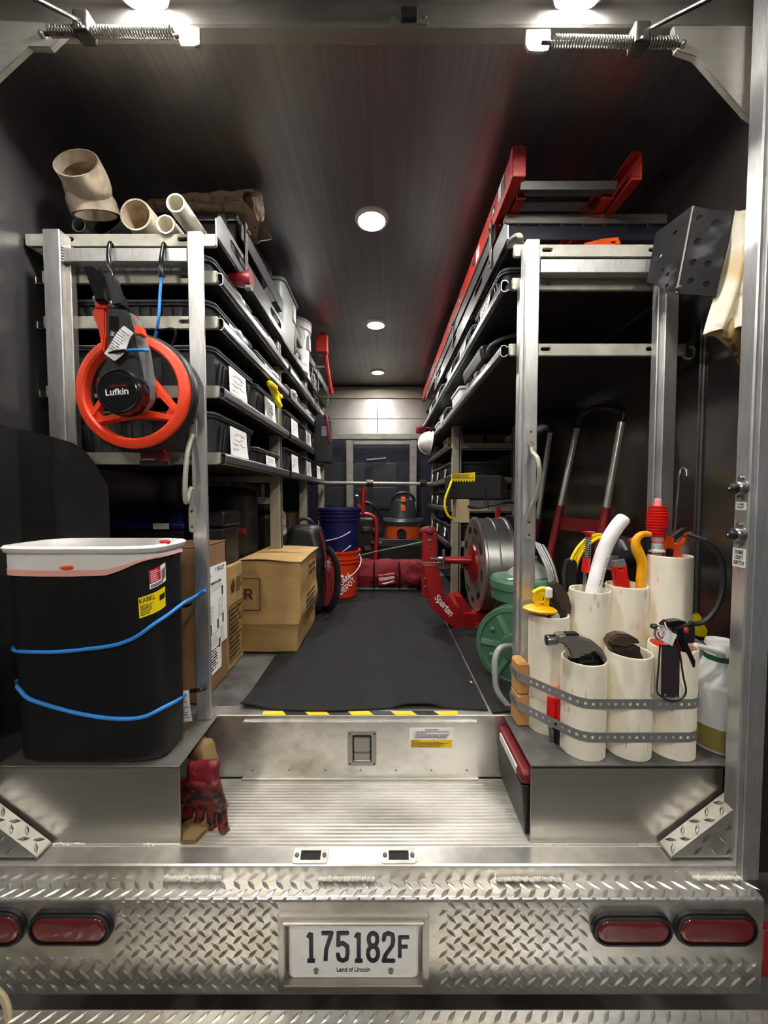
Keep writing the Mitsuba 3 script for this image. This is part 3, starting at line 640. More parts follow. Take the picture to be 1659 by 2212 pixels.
# tall slotted side panel of the top tray, with a guard rail on brackets
zt0, zt1 = P(471, 508, 1.19)[2], P(471, 450, 1.19)[2]
g = sbox(1.19, zt0, 2.95, zt1)
for y in (1.38, 1.83, 2.28, 2.73): g = g.difference(LineString([(y - .07, zt0 + .045), (y + .07, zt0 + .045)]).buffer(.016, 6))
g = g.difference(Polygon([(1.189, zt1 + .01), (1.23, zt1 + .01), (1.189, zt1 - .03)]))
add('side_panel', tr(bev(g, .004, .001), FACEX((LXR - .006, 0, 0))), LIP, lk)
gz0 = P(536, 490, 1.42)[2] - .055; gz1 = P(536, 490, 1.42)[2]
add('guard_rail', cat(tr(bev(sbox(1.40, gz0, 3.5, gz1), .004, .001), FACEX((LXR - .004, 0, 0))), cbox(LXR - .014, LXR + .002, 1.40, 3.5, gz1 - .004, gz1)), LIP, lk)
for y in (1.43, 2.2, 2.95, 3.45):
    k = add('guard_bracket', cbox(LXR + .001, LXR + .006, y - .012, y + .012, zt0 + .012, gz1 + .02), SATIN, lk)
    for z in (zt0 + .026, gz1 - .01): add('bolt', ball((LXR + .008, y, z), (.006, .007, .007), 2), CHROME, k, True)
# second rack behind it
lk2 = thing('storage_rack', 'second left shelf rack with bins, deeper in the truck behind the first', 'rack')
for y in (1.93, 2.60, 3.35):
    for x in (-.575, -1.04):
        z1 = zr[0] + .02
        k = add('post', cat(cbox(x, x + .052, y, y + .052, ZF, z1, .003)), TSLOT, lk2)
        for d in (.012, .030): add('groove', cbox(x + .0515, x + .0535, y + d, y + d + .008, ZF, z1, .0005), IRON, k)
for i, z in enumerate(zr[1:]): shelf(lk2, 2.03, 3.40 if i < 3 else 3.30, z, LXR, LXB, 1)
add('shelf', cbox(LXB, LXR - .004, 2.0, 3.4, zr[0] + .012, zr[0] + .016), TRAY, lk2)
for z in (.09, -.02): add('end_rail', cbox(-1.0, -.57, 1.94, 1.97, z - .02, z + .015), TSLOT, lk2)
# ---------------------------------------------------------------- tote bins
def rrect(w, d, r, z): return np.c_[np.array(rpoly(w, d, r).exterior.coords)[:-1], np.full(len(rpoly(w, d, r).exterior.coords) - 1, z)]
def tote(dx, dy, h):
    """open ribbed bin, dx deep across the rack, dy along the aisle, floor at z = 0"""
    t = .93
    o = m3.Manifold.hull_points(np.vstack([rrect(dx * t, dy * t, .02, 0), rrect(dx, dy, .025, h)])) - m3.Manifold.hull_points(np.vstack([rrect(dx * t - .008, dy * t - .008, .018, .004), rrect(dx - .008, dy - .008, .023, h + .01)]))
    ms = [tm(o)]
    for s in (-1, 1):
        for c in np.arange(-dx / 2 + .05, dx / 2 - .04, .034):
            q = [(c * (t if z == 0 else 1) + e, s * (dy / 2 * (t if z == 0 else 1) + f), z * h) for z in (0, .78) for e in (-.006, .006) for f in (-.001, .006)]
            ms.append(hull(q))
        for c in np.arange(-dy / 2 + .05, dy / 2 - .04, .028):
            q = [(s * (dx / 2 * (t if z == 0 else 1) + f), c * (t if z == 0 else 1) + e, z * h) for z in (0, .78) for e in (-.005, .005) for f in (-.001, .006)]
            ms.append(hull(q))
    loop = np.array(rpoly(dx + .006, dy + .006, .028).exterior.coords)[:-1]
    rim = tube(np.c_[loop, np.full(len(loop), h)], .0048, 8, True); skirt = tube(np.c_[loop, np.full(len(loop), h - .010)], .0035, 6, True)
    return cat(*ms, skirt), rim
def label_parts(w, h, seed):
    def fn(u, v):
        return u * w - w / 2, (v - .5) * h, .002 + .006 * (1 - v) ** 2 * (.4 + u)
    M = UP((0, 0, 0)); return skin(fn, 8, 6, .0006), scribble(w * .8, h * .7, 4, seed, UP((0, h * .02, .0045)), .0008)
TOTES = {}
for nm, dims in (('low', (.515, .365, .083)), ('mid', (.515, .365, .153)), ('short', (.515, .365, .095)), ('far', (.40, .36, .13))):
    b_, r_ = tote(*dims); TOTES[nm] = (ply(b_, TOTE, False), ply(r_, BINRIM, 40), dims)
LABS = []
for i in range(5):
    a_, b_ = label_parts(.155, .10, i); LABS.append((ply(a_, PAPER, 40), ply(b_, INKGREY, 40)))
def place(d, M): return {**d, 'to_world': TF(M)}
def put_tote(kind, x, y, z, lab, seed, side=1, lsc=(1, 1), drop=0.0, paper=True, group=None):
    k = thing('tote_bin', lab, 'bin', group); body, rim, (dx, dy, h) = TOTES[kind]; M = UP((x, y, z))
    add('body', place(body, M), None, k); add('rim', place(rim, M), None, k)
    if paper:
        L = (FACEX if side > 0 else FACENX)((x + side * (dx * .49 + .012), y, z + h * .54 - drop)) @ np.diag([lsc[0], lsc[1], 1, 1])
        q = add('paper_label', place(LABS[seed % 5][0], L), None, k, label='curling white paper label'); add('writing', place(LABS[seed % 5][1], L), None, q)
    return k
ORD = ['nearest the door', 'second from the door', 'third from the door', 'fourth from the door', 'fifth from the door', 'sixth from the door']
SH = ['second', 'third', 'fourth', 'lowest']
for i, z in enumerate(zr[1:]):
    for j, y in enumerate((1.385, 1.77, 2.25, 2.66, 3.06)):
        kind = 'low' if i < 2 else ('short' if (i == 3 and j == 1) else 'mid')
        w = 'shallow' if i < 2 else 'deep'
        put_tote(kind, (LXR + LXB) / 2 - .008, y, z - .0105, f'{w} black ribbed bin on the left {SH[i]} shelf, {ORD[j]}', i * 5 + j, 1, (1, 1) if i >= 2 and kind == 'mid' else (.9, .5), .0)
# clear bags of fittings poking out of the shallow bins
for n, (x, y, z, s) in enumerate(((-.53, 1.40, zr[1] + .045, .07), (-.53, 1.80, zr[1] + .045, .06), (-.53, 1.42, zr[2] + .05, .06), (-.53, 1.86, zr[2] + .05, .06), (-.52, 2.22, zr[2] + .06, .055))):
    solo('plastic_bag', crumple(ball((x, y, z), (.02, s, .022), 3), .012, 38, n), CLEARPLASTIC, f'crumpled clear bag of fittings in a shallow left bin, {["second shelf", "second shelf, farther in", "third shelf", "third shelf, farther in", "past the yellow glove"][n]}', 'bag', smooth=20)
# yellow rubber thing hanging off a bin, red tool and other small things
o = PX(590, 850, -.485)
solo('yellow_glove', crumple(solid([bone(o + A(0, -.05, .028), o + A(.004, 0, .02), .014, .018), bone(o + A(0, 0, .02), o + A(.008, .05, -.004), .017, .016), bone(o + A(0, .02, .012), o + A(.014, .03, -.034), .015, .012), bone(o + A(0, .05, 0), o + A(.008, .075, -.035), .014, .012), bone(o + A(0, .04, .01), o + A(.01, .085, .01), .012, .011)], .006), .003, 60, 3), YELLOW, 'bright yellow rubber glove hanging over a bin on the left rack', 'glove', smooth=60)
o = PX(525, 605, -.49); k = thing('caulk_tool', 'dark red nozzle tool sticking out of the second left shelf', 'tool')
add('body', tr(cat(lathe([(0, -.10), (.016, -.10), (.020, -.03), (.026, 0), (.030, .012), (.029, .03), (0, .032)], 24)), Mx(o, (0, 1, 0), (0, 0, 1), (1, 0, 0))), DARKRED, k)
add('tip', tr(lathe([(0, 0), (.013, 0), (.012, .018), (0, .02)], 16), Mx(o + A(.012, -.004, -.026), (0, 1, 0), (0, 0, 1), (1, 0, 0))), GREENLIGHT, k)
# ---------------------------------------------------------------- on top of the left rack
zt = zr[0] + .017
def P3(u, v, y): return P(u, v, y)
O_ = P(164, 351, 1.15); E_ = P(194, 424, 1.235)
n0, n1 = unit(A(.06, -.93, .36)), unit(A(.10, .38, -.92)); t_ = np.linspace(0, 1, 21)[:, None]; q0, q3 = O_ - n0 * .03, E_
bz = (1 - t_) ** 3 * q3 + 3 * t_ * (1 - t_) ** 2 * (q3 - n1 * .03) + 3 * t_ ** 2 * (1 - t_) * (q0 - n0 * .03) + t_ ** 3 * q0
ctr = np.vstack([[E_ + n1 * (.05 - .0056 * i) for i in range(9)], bz])
ctr = np.vstack([ctr, O_ - n0 * .015, O_]); rr = np.full(32, .0625); rr[:8] = .0675; rr[8] = .065
k = thing('pipe_elbow', 'dirty grey plastic pipe elbow pointing out over the top of the left rack', 'pipe fitting')
add('elbow', pipe(ctr, rr, .0575, 40), OLDPVC, k, 50)
add('coupling', pipe([E_ + A(.02, .05, -.045), E_ + A(.04, .12, -.075), E_ + A(.06, .30, -.08)], .058, .052, 32), BLACK, k, 50)
def hpipe(u, v, y0, y1, ro, ri, lab, m=OLDPVC):
    o = P(u, v, y0); solo('plastic_pipe', pipe([o, o + A(0, .01, 0), o + A(0, (y1 - y0) / 2, 0), o + A(0, y1 - y0, 0)], ro, ri, 28), m, lab, 'pipe', smooth=50)
hpipe(293, 463, 1.20, 1.62, .0475, .042, 'large short grey pipe lying on the left rack beside the elbow')
hpipe(357, 484, 1.17, 1.95, .0275, .023, 'small pale pipe lying on the left rack next to the largest pipe', PVC)
hpipe(170, 486, 1.24, 1.9, .0220, .018, 'thin grey pipe lying under the elbow on the left rack', GREYPLASTIC)
hpipe(379, 438, 1.10, 1.275, .0262, .0215, 'long pale pipe jutting out over the left rack, above the small pipe', PVC)
# black case, kraft paper bag
cx0, cx1 = P(436, 480, 1.40)[0], -.524
k = thing('black_case', 'flat black tool case lying on the left rack under the kraft bag', 'case')
cz1 = P(480, 458, 1.40)[2]
add('body', rbox(cx0 - .22, cx1, 1.40, 1.70, zt, cz1 - .03, .012), BLACK, k); add('lid', rbox(cx0 - .224, cx1 + .004, 1.396, 1.704, cz1 - .026, cz1, .010), BLACK, k); add('band', cbox(cx0 - .22, cx1 + .002, 1.395, 1.40, cz1 - .031, cz1 - .025), SATIN, k)
add('catch', rbox(cx1 - .06, cx1 - .03, 1.388, 1.402, cz1 - .055, cz1 - .012, .004), SATIN, k)
def bagfn(u, v):
    a = v * np.pi * 2; n = meshkit.fbm(np.stack([u * 6, np.cos(a) * 2.2 + 5, np.sin(a) * 2.2 + 5], -1), 3, 4)
    hgt = .055 + .045 * np.sin(np.clip(u * 1.9, 0, 1.6)); rr = (.75 + .5 * n)
    return -.86 + u * .375 + .02 * np.cos(a * 3) * (u > .9), 1.52 + .11 * np.cos(a) * rr, cz1 + .004 + hgt * .55 + (hgt * .55) * np.sin(a) * np.clip(rr, .8, 1.1)
solo('paper_bag', skin(bagfn, 34, 40, .002), KRAFT, 'crumpled brown kraft paper bag with dark spots lying on the black case', 'paper bag', smooth=18)
o = P(552, 448, 1.5); solo('paper_wad', crumple(cat(ball(o, (.03, .06, .045), 3), ball(o + A(-.025, 0, -.05), (.018, .03, .045), 3)), .022, 24, 5), KRAFT, 'torn brown paper crumpled beside the guard rail of the left rack', 'paper', smooth=15)
solo('dark_bag', crumple(ball(P(572, 545, 1.80) + A(-.07, .08, -.03), (.06, .19, .10), 4), .03, 14, 6), BLACK, 'soft black bag on the left rack behind the paper bag', 'bag', smooth=60)
solo('dark_bag', crumple(ball(P(610, 610, 2.2) + A(-.06, .08, -.02), (.07, .17, .09), 4), .03, 14, 7), BLACK, 'second soft black bag farther along the top of the left rack', 'bag', smooth=60)
k = thing('grey_tub', 'pale grey plastic tub on the left rack between the black bags and the white bucket', 'tub'); o = A(-.60, 2.07, zt + .001)
add('body', hull(np.vstack([rrect(.19, .27, .03, 0), rrect(.22, .31, .03, .27)]) + o), GREYPAINT, k); add('rim', mv(ext(rpoly(.235, .325, .034), .014), *(o + A(0, 0, .271))), GREYPLASTIC, k); add('paper_label', cbox(-.492, -.488, 2.12, 2.17, o[2] + .17, o[2] + .25, .0005), PAPER, k)
k = thing('white_bucket', 'white plastic bucket standing on top of the left rack', 'bucket')
add('body', mv(lathe([(0, 0), (.10, 0), (.104, .02), (.115, .25), (.123, .25), (.123, .30), (.110, .30), (.105, .03), (0, .02)], 40), -.585, 2.48, zt + .001), WHITE, k)
add('lid', mv(lathe([(0, .312), (.112, .312), (.125, .306), (.126, .292), (.123, .290)][::-1], 40), -.585, 2.48, zt + .003), CLEARPLASTIC, k); add('paper_label', cbox(-.472, -.468, 2.44, 2.50, zt + .14, zt + .22, .0005), PAPER, k)
k = thing('ladder_stand', 'red steel ladder stand at the far end of the left rack top', 'ladder')
a, b = P(699, 735, 2.75), P(706, 820, 2.9)
add('rail', cat(tube(spl([P(697, 720, 2.75), a, P(706, 790, 2.85), P(717, 850, 3.0)], 20), .016, 8)), LADDERRED, k); add('bracket', rbox(a[0] - .05, a[0] + .03, a[1] - .03, a[1] + .03, a[2] - .09, a[2] + .03, .006), LADDERRED, k)
for v in (765, 792): q = P(692, v, 2.85); add('rung', cbox(q[0] - .06, q[0] + .05, 2.85, 2.88, q[2] - .008, q[2] + .008), SATIN, k)
# chain with hooks and the lantern-like tool below it
k = thing('hook_chain', 'shiny hook chain hanging from the far end of the left rack', 'chain')
ps = [P(u, v, 2.62) for u, v in ((664, 780), (672, 800), (677, 815), (680, 832), (681, 850), (684, 866), (688, 880))]
for i, o in enumerate(ps):
    L = .022; loop = [(o + A(.010 * math.cos(t), .010 * math.cos(t) * (i % 2), L * math.sin(t))) for t in np.linspace(0, 6.2832, 15)[:-1]]; add('link', tube(loop, .0036, 6, True), CHROME, k, 60)
k = thing('hanging_lantern', 'dark boxy work lantern with a red strap hanging at the end of the left rack', 'lantern')
a, b = P(678, 905, 2.6), P(714, 1000, 2.6)
add('body', rbox(a[0], b[0], 2.6, 2.7, b[2], a[2], .012), BLACK, k); c = P(700, 930, 2.595); add('panel', cbox(c[0] - .018, c[0] + .03, 2.592, 2.6, c[2] - .04, c[2] + .03), GREYPLASTIC, k)
add('red_strap', tube(spl([P(703, 895, 2.6), P(709, 925, 2.59), P(712, 955, 2.59)], 10), .011, 8, flat=.4), TRIMRED, k)
add('cap', rbox(a[0] + .01, b[0] - .01, 2.61, 2.69, a[2] - .004, a[2] + .03, .01), GREYHOOD, k)
# ---------------------------------------------------------------- measuring wheel and the cord that holds it
k = thing('measuring_wheel', 'orange spoked measuring wheel with black folded handle hanging on the left rack', 'measuring wheel')
wc = P(289, 847, 1.07); R = .155; MW = FRONT(wc)
ringp = [(.126, .004), (.128, -.010), (.133, -.015), (.147, -.014), (R, -.008), (R, .012), (.126, .012), (.126, .004)]
add('rim', tr(lathe([(r, -z) for r, z in ringp], 72), MW), ORANGE, k)
add('tyre', tr(lathe([(R, -.004), (R + .006, -.006), (R + .009, -.012), (R + .009, -.030), (R + .004, -.036), (.135, -.036), (.135, -.013), (R, -.0125)], 72), MW), BLACK, k)
for an in (92, 214, 331):
    d = A(math.cos(math.radians(an)), math.sin(math.radians(an)), 0); t = A(-d[1], d[0], 0); ms = []
    for s in (-1, 1):
        a, b = d * .134 + t * s * .008, d * .018 + t * s * .052
        w = unit(np.cross(b - a, (0, 0, 1)))
        ms.append(hull([q + w * f + A(0, 0, g) for q, f2 in ((a, .009), (b, .015)) for f in (-f2, f2) for g in (-.008,)] + [q + w * f + A(0, 0, .009) for q, f2 in ((a, .005), (b, .010)) for f in (-f2, f2)]))
    ms.append(hull([d * .122 + t * s * .026 + A(0, 0, g) for s in (-1, 1) for g in (-.008, .004)] + [d * .108 + t * s * .008 + A(0, 0, g) for s in (-1, 1) for g in (-.008, .006)]))
    add('spoke', tr(cat(ms), MW), ORANGE, k, False)
add('hub', tr(lathe([(.058, -.01), (.056, .012), (0, .014)][::-1], 36), MW), ORANGE, k)
YB1 = 1.02
add('side_plate', slab([(266, 672), (284, 676), (294, 690), (313, 750), (325, 830), (322, 860), (304, 884), (270, 893), (240, 880), (262, 780)], YB1 + .012, .026, b=.003, round_=.004), GREYPLASTIC, k)
hs = add('housing', slab([(229, 668), (236, 664), (268, 667), (276, 678), (288, 735), (303, 800), (308, 845), (296, 872), (260, 884), (226, 862), (219, 830), (227, 790), (228, 730)], YB1, .03, b=.006, round_=.005), BLACK, k)
hc = P(264, 848, YB1 - .012)
add('hub_cap', tr(lathe([(0, .016), (.046, .016), (.049, .014), (.053, .016), (.058, .012), (.060, 0), (.060, -.02), (0, -.02)][::-1], 48), FRONT(hc)), BLACKGLOSS, k, 30)
FH = lambda dx, dz, r=4: FRONT(hc + A(dx, -.016, dz), r)
add('lettering', text('Lufkin', .0150, FH(-.002, -.010), .058, .0008, True), WHITE, hs); add('small_lettering', text('CRESCENT', .0062, FH(.002, .010), .045, .0006), DARKRED, hs)
add('window', slab([(236, 682), (256, 684), (258, 715), (236, 712)], YB1 - .001, .003), BLACKGLOSS, k)
add('print', text('W', .009, FRONT(P(247, 722, YB1 - .001), 75), None, .0006), INKWHITE, k)
add('orange_arm', slab([(197, 674), (206, 660), (226, 662), (227, 712), (222, 760), (217, 745), (211, 712)], YB1 + .018, .02, b=.004), ORANGE, k)
add('orange_joint', slab([(202, 648), (224, 646), (234, 658), (229, 666), (204, 664)], YB1 + .012, .02, b=.003), ORANGE, k)
add('orange_latch', slab([(288, 700), (304, 705), (309, 722), (291, 722)], YB1 + .006, .02, b=.003), ORANGE, k)
add('orange_tab', slab([(278, 677), (290, 680), (293, 684), (280, 686)], YB1 + .02, .02), ORANGE, k)
for u, v, r in ((213, 647, 11), (245, 659, 10)): o = P(u, v, YB1 + .02); add('silver_joint', ball(o, (r * .00125, .012, r * .0011), 2), CHROME, k, True)
add('handle', cat(slab([(176, 575), (190, 572), (204, 578), (222, 592), (230, 628), (227, 640), (203, 642), (196, 625), (185, 595)], YB1 + .0, .028, b=.005), slab([(198, 618), (226, 618), (229, 648), (204, 650)], YB1 - .004, .034, b=.005)), BLACKGLOSS, k)
add('handle', cat(slab([(220, 592), (232, 585), (242, 596), (252, 625), (260, 650), (238, 652), (230, 630)], YB1 + .012, .026, b=.004), slab([(236, 635), (257, 632), (262, 656), (240, 660)], YB1 + .008, .03, b=.004)), BLACK, k)
tg = add('paper_tag', tr(skin(lambda u, v: (u * .036 - .018 + .004 * np.sin(v * 6), v * .088 - .044, .004 * np.sin(v * 5 + u * 2)), 8, 14, .0008), FRONT(P(258, 742, YB1 - .012), -36)), PAPER, k, 60)
add('tag_print', tr(printing(.028, .06, 9, 4, UP((0, 0, .004))), FRONT(P(258, 738, YB1 - .014), -36)), INKGREY, tg)
k = thing('bungee_cord', 'blue bungee cord with black hooks holding the measuring wheel to the left rack', 'bungee cord')
def hook(p0, p1, r=.0065): return tube(spl([p0 + A(0, .02, .004), p0 + A(0, .004, .012), p0, p0 * .5 + p1 * .5 + A(0, -.006, 0), p1], 18), np.linspace(r * .7, r * 1.25, 18), 10)
add('hook', hook(P(352, 534, 1.125), P(350, 598, 1.115)), BLACKGLOSS, k, 60); add('hook', hook(P(236, 532, 1.125), P(241, 596, 1.115)), BLACKGLOSS, k, 60)
add('cord', tube(spl([P(350, 596, 1.113), P(345, 650, 1.11), P(339, 712, 1.112), P(330, 745, 1.125), P(318, 757, 1.06), P(312, 756, YB1 - .014), P(272, 757, YB1 - .016)], 40), .0042, 8), BLUECORD, k, 60)
add('wire_hook', tube(spl([P(338, 712, 1.11), P(352, 712, 1.105), P(378, 712, 1.105), P(374, 740, 1.11), P(366, 752, 1.115)], 16), .003, 8), BLACKGLOSS, k, 60)
add('end_grip', tube([P(274, 757, YB1 - .016), P(250, 760, YB1 - .017), P(236, 763, YB1 - .014)], [.0042, .0045, .003], 10), BLACKGLOSS, k, 60)
# small red tape measures on the rails
for (u, v, y, sc, lab) in ((341, 984, 1.150, 1.0, 'red tape measure clipped to the lowest rail below the measuring wheel'), (203, 829, 1.150, .85, 'red tape measure on the left rail, seen through the measuring wheel')):
    o = P(u, v, y); k = thing('tape_measure', lab, 'tape measure'); Mt = FRONT(o) @ np.diag([sc, sc, sc, 1])
    body = Polygon([(-.038, -.022), (-.038, .012), (-.03, .022), (.006, .024), (.026, .016), (.036, -.002), (.036, -.022)])
    add('case', tr(bev(body, .026, .004), Mt), DARKRED, k); add('grip', tr(bev(Polygon([(-.04, -.034), (-.04, -.018), (.04, -.018), (.04, -.034)]), .028, .004), Mt), BLACK, k)
    add('lettering', text('Milwaukee', .0085, Mt @ FRONT((0, 0, 0)) @ FRONT((0, 0, 0)) if False else Mt @ Mx((-.008, .006, .026), (1, .12, 0), (-.12, 1, 0), (0, 0, 1)), .040, .0007, True), INKWHITE, k)
    add('stripe', tr(ext(sbox(-.03, -.016, .006, -.012), .001), Mt @ UP((0, 0, .026))), INKWHITE, k)
    add('hook_tab', tr(bev(sbox(.028, -.03, .042, -.012), .012, .002), Mt @ UP((0, 0, .006))), SATIN, k)
# ---------------------------------------------------------------- black rubber sheet standing in the left corner
shp = [(-1.070, .965, 903), (-1.068, 1.05, 912), (-1.045, 1.098, 926), (-.97, 1.112, 941), (-.90, 1.117, 957), (-.865, 1.118, 975), (-.838, 1.118, 1002), (-.80, 1.118, 1050)]
sht = np.r_[0, np.cumsum([math.hypot(b[0] - a[0], b[1] - a[1]) for a, b in zip(shp[:-1], shp[1:])])]
def shfn(u, v):
    t = u * sht[-1]; x, y = (np.interp(t, sht, [q[n] for q in shp]) for n in (0, 1)); top = np.interp(t, sht, [(1072 - q[2]) / 830 * q[1] for q in shp])
    return x, y + .002 * np.sin(u * 9) * (1 - v), ZF + .003 + (top - ZF - .003) * v
solo('rubber_sheet', skin(shfn, 40, 20, .003), RUBBER, 'black rubber sheet standing in the left corner behind the trash can', 'rubber sheet', smooth=60)
# ---------------------------------------------------------------- trash can
k = thing('trash_can', 'black trash can with white liner on the left platform, held by two blue cords', 'trash can')
def can_sec(t, grow=0):                       # cross section at height fraction t
    zb, zt_ = ZF + .002, P(200, 1180, .925)[2]; z = zb + (zt_ - zb) * t
    cx, hw = -.750 + .0 * t, .196 + .014 * t + grow; cy, hd = 1.012 + .003 * t, .069 + .023 * t + grow
    return np.c_[np.array(sbox(-hw + .062, -hd + .062, hw - .062, hd - .062).buffer(.062, 10).exterior.coords)[:-1] + (cx, cy), np.full(44, z)] if False else None
def csec(t, grow=0, n=48):
    zb, zt_ = ZF + .002, P(200, 1180, .925)[2]; z = zb + (zt_ - zb) * t
    cx, hw = -.750 - .004 * t, .190 - .002 * t + grow; cy, hd = 1.014 + .002 * t, .070 + .022 * t + grow
    a = np.linspace(0, 2 * np.pi, n, endpoint=False); e = 2 / 4.6
    return np.stack([cx + hw * np.sign(np.cos(a)) * np.abs(np.cos(a)) ** e, cy + hd * np.sign(np.sin(a)) * np.abs(np.sin(a)) ** e, np.full(n, z)], 1)
def loft(secs, close0=True, close1=True):
    n = len(secs[0]); v = np.vstack(secs); f = []
    for i in range(len(secs) - 1):
        for s in range(n):
            q = (s + 1) % n; f += [(i * n + s, i * n + q, (i + 1) * n + q), (i * n + s, (i + 1) * n + q, (i + 1) * n + s)]
    if close0: v = np.vstack([v, secs[0].mean(0)]); f += [(len(v) - 1, (s + 1) % n, s) for s in range(n)]
    if close1: v = np.vstack([v, secs[-1].mean(0)]); o = (len(secs) - 1) * n; f += [(len(v) - 1, o + s, o + (s + 1) % n) for s in range(n)]
    return trimesh.Trimesh(v, f, process=False)
add('body', loft([csec(0, -.008), csec(.004, -.001), csec(.02)] + [csec(t) for t in np.linspace(.1, .972, 10)] + [csec(.972, -.002), csec(.90, -.014), csec(.2, -.014), csec(.15, -.016)], True, True), CANBLACK, k, 50)
def lin_sec(t, grow, seed, amp): 
    s = csec(t, grow)
    if t < .968 and grow > 0:
        w = np.clip((s[:, 0] + .69) / .13, 0, 1); w = w * w * (3 - 2 * w); s[:, 2] += (csec(.968)[0][2] - s[:, 2]) * .72 * w
    n = meshkit.fbm(np.c_[s[:, 0] * 40, s[:, 1] * 40, s[:, 2] * 14], 3, seed) - .5; c = s.mean(0); d = s - c; d[:, 2] = 0; d /= np.linalg.norm(d, axis=1, keepdims=True); return s + d * (n * amp)[:, None] + A(0, 0, 1) * (n * amp)[:, None] * .6
ln = [lin_sec(t, .004, 1, .004 if t < .99 else .001) for t in np.linspace(.872, .965, 9)] + [csec(.97, .009), csec(.99, .0125), csec(1.0, .008), csec(1.0, .001), csec(.985, -.004)] + [lin_sec(t, -.009, 3, .005) for t in np.linspace(.96, .55, 10)]
lnk = add('liner', loft(ln, False, True), LINER, k, 50, label='white plastic bag liner folded over the rim')
add('drawstring', loft([lin_sec(t, .0052, 1, .004) for t in np.linspace(.868, .895, 4)], False, False), LINERPINK, lnk, 50)
o = P(141, 1227, .918); add('drawstring_loop', cat(ball(o + A(0, .004, 0), (.017, .006, .005), 3), ball(o + A(.006, .002, .003), (.010, .006, .004), 2)), VIVIDORANGE, lnk, 60)
o = P(357, 1170, .99); add('drawstring_loop', ball(o, (.014, .012, .005), 2), INKRED, lnk, True)
# stickers wrapped on the can's rounded right side
def awarp(a0, a1, u):                         # angle at the fraction u of the way along the skin
    a = np.linspace(a0, a1, 200); e = 2 / 4.6; x = .19 * np.sign(np.cos(a)) * np.abs(np.cos(a)) ** e; y = .087 * np.sign(np.sin(a)) * np.abs(np.sin(a)) ** e
    s = np.r_[0, np.cumsum(np.hypot(np.diff(x), np.diff(y)))]; return np.interp(np.asarray(u) * s[-1], s, a)
def wrap(a0, a1, t0, t1, grow=.0015, n=14, m=4, skew=0.0):
    e = 2 / 4.6
    def fn(u, v):
        a = awarp(a0, a1, u); t = t0 + (t1 - t0) * v + skew * u
        hw, hd = .190 - .002 * t + grow, .070 + .022 * t + grow; zb, zt_ = ZF + .002, P(200, 1180, .925)[2]
        return (-.750 - .004 * t + hw * np.sign(np.cos(a)) * np.abs(np.cos(a)) ** e, 1.014 + .002 * t + hd * np.sign(np.sin(a)) * np.abs(np.sin(a)) ** e, zb + (zt_ - zb) * t)
    return skin(fn, n, m, .0006)
D = math.radians
wy = thing('yellow_sticker', 'yellow KABEL price sticker on the trash can', 'sticker'); a0, a1 = D(-55), D(-7)
add('backing', wrap(a0, a1, .672, .765, .0016, 12, 4, .035), YELLOW, wy, 60)
def wrap_mesh(m, a0, a1, t0, t1, skew, grow):    # bends flat print onto the sticker: x in 0..1 along the wrap, y in 0..1 up
    m = tm(m).copy(); u, v, d = m.vertices[:, 0], m.vertices[:, 1], m.vertices[:, 2]; e = 2 / 4.6
    a = awarp(a0, a1, u); t = t0 + (t1 - t0) * v + skew * u; g = grow + d
    zb, zt_ = ZF + .002, P(200, 1180, .925)[2]; hw, hd = .190 - .002 * t + g, .070 + .022 * t + g
    m.vertices = np.stack([-.750 - .004 * t + hw * np.sign(np.cos(a)) * np.abs(np.cos(a)) ** e, 1.014 + .002 * t + hd * np.sign(np.sin(a)) * np.abs(np.sin(a)) ** e, zb + (zt_ - zb) * t], 1); return m
def utext(s, x0, x1, y0, y1, d=.0006, bold=False):
    m = text_mesh(s, 1, d, bold); b = m.bounds; m.vertices[:, 0] = x0 + (m.vertices[:, 0] - b[0][0]) / (b[1][0] - b[0][0]) * (x1 - x0); m.vertices[:, 1] = y0 + (m.vertices[:, 1] - b[0][1]) / (b[1][1] - b[0][1]) * (y1 - y0); return m
def uprint(x0, x1, y0, y1, rows, seed):
    m = printing(1, 1, rows, seed, UP((.5, .5, 0)), .0005, .5); m = refine(m, .2); m.vertices[:, 0] = x0 + m.vertices[:, 0] * (x1 - x0); m.vertices[:, 1] = y0 + m.vertices[:, 1] * (y1 - y0); return m
add('lettering', wrap_mesh(utext('KABEL', .03, .55, .70, .93), a0, a1, .672, .765, .035, .0020), INK, wy); add('fine_print', wrap_mesh(uprint(.05, .5, .08, .6, 7, 5), a0, a1, .672, .765, .035, .0020), INKBROWN, wy, kind='stuff')
bars = cat([tr(trimesh.creation.box((.013 * (1 + i % 2), .28, .0004)), UP((.72 + i * .025, .6, 0))) for i in range(10)]); add('barcode', wrap_mesh(bars, a0, a1, .672, .765, .035, .0020), INK, wy, kind='stuff')
wrd = thing('red_sticker', 'red and white product sticker near the trash can rim', 'sticker'); a0, a1 = D(-37), D(-5)
add('backing', wrap(a0, a1, .80, .885, .0016, 10, 4, .025), PAPER, wrd, 60); add('red_field', wrap(a0, awarp(a0, a1, .6), .825, .885, .0022, 8, 4, .016), INKRED, wrd, 60)
add('picture', wrap(awarp(a0, a1, .68), awarp(a0, a1, .95), .832, .88, .0022, 6, 4, .012), GREYPLASTIC, wrd, 60)
add('fine_print', wrap_mesh(uprint(.06, .55, .34, .95, 6, 8), a0, a1, .80, .885, .025, .0028), INKWHITE, wrd, kind='stuff')
add('fine_print', wrap_mesh(uprint(.06, .8, .05, .22, 2, 9), a0, a1, .80, .885, .025, .0024), INK, wrd, kind='stuff')
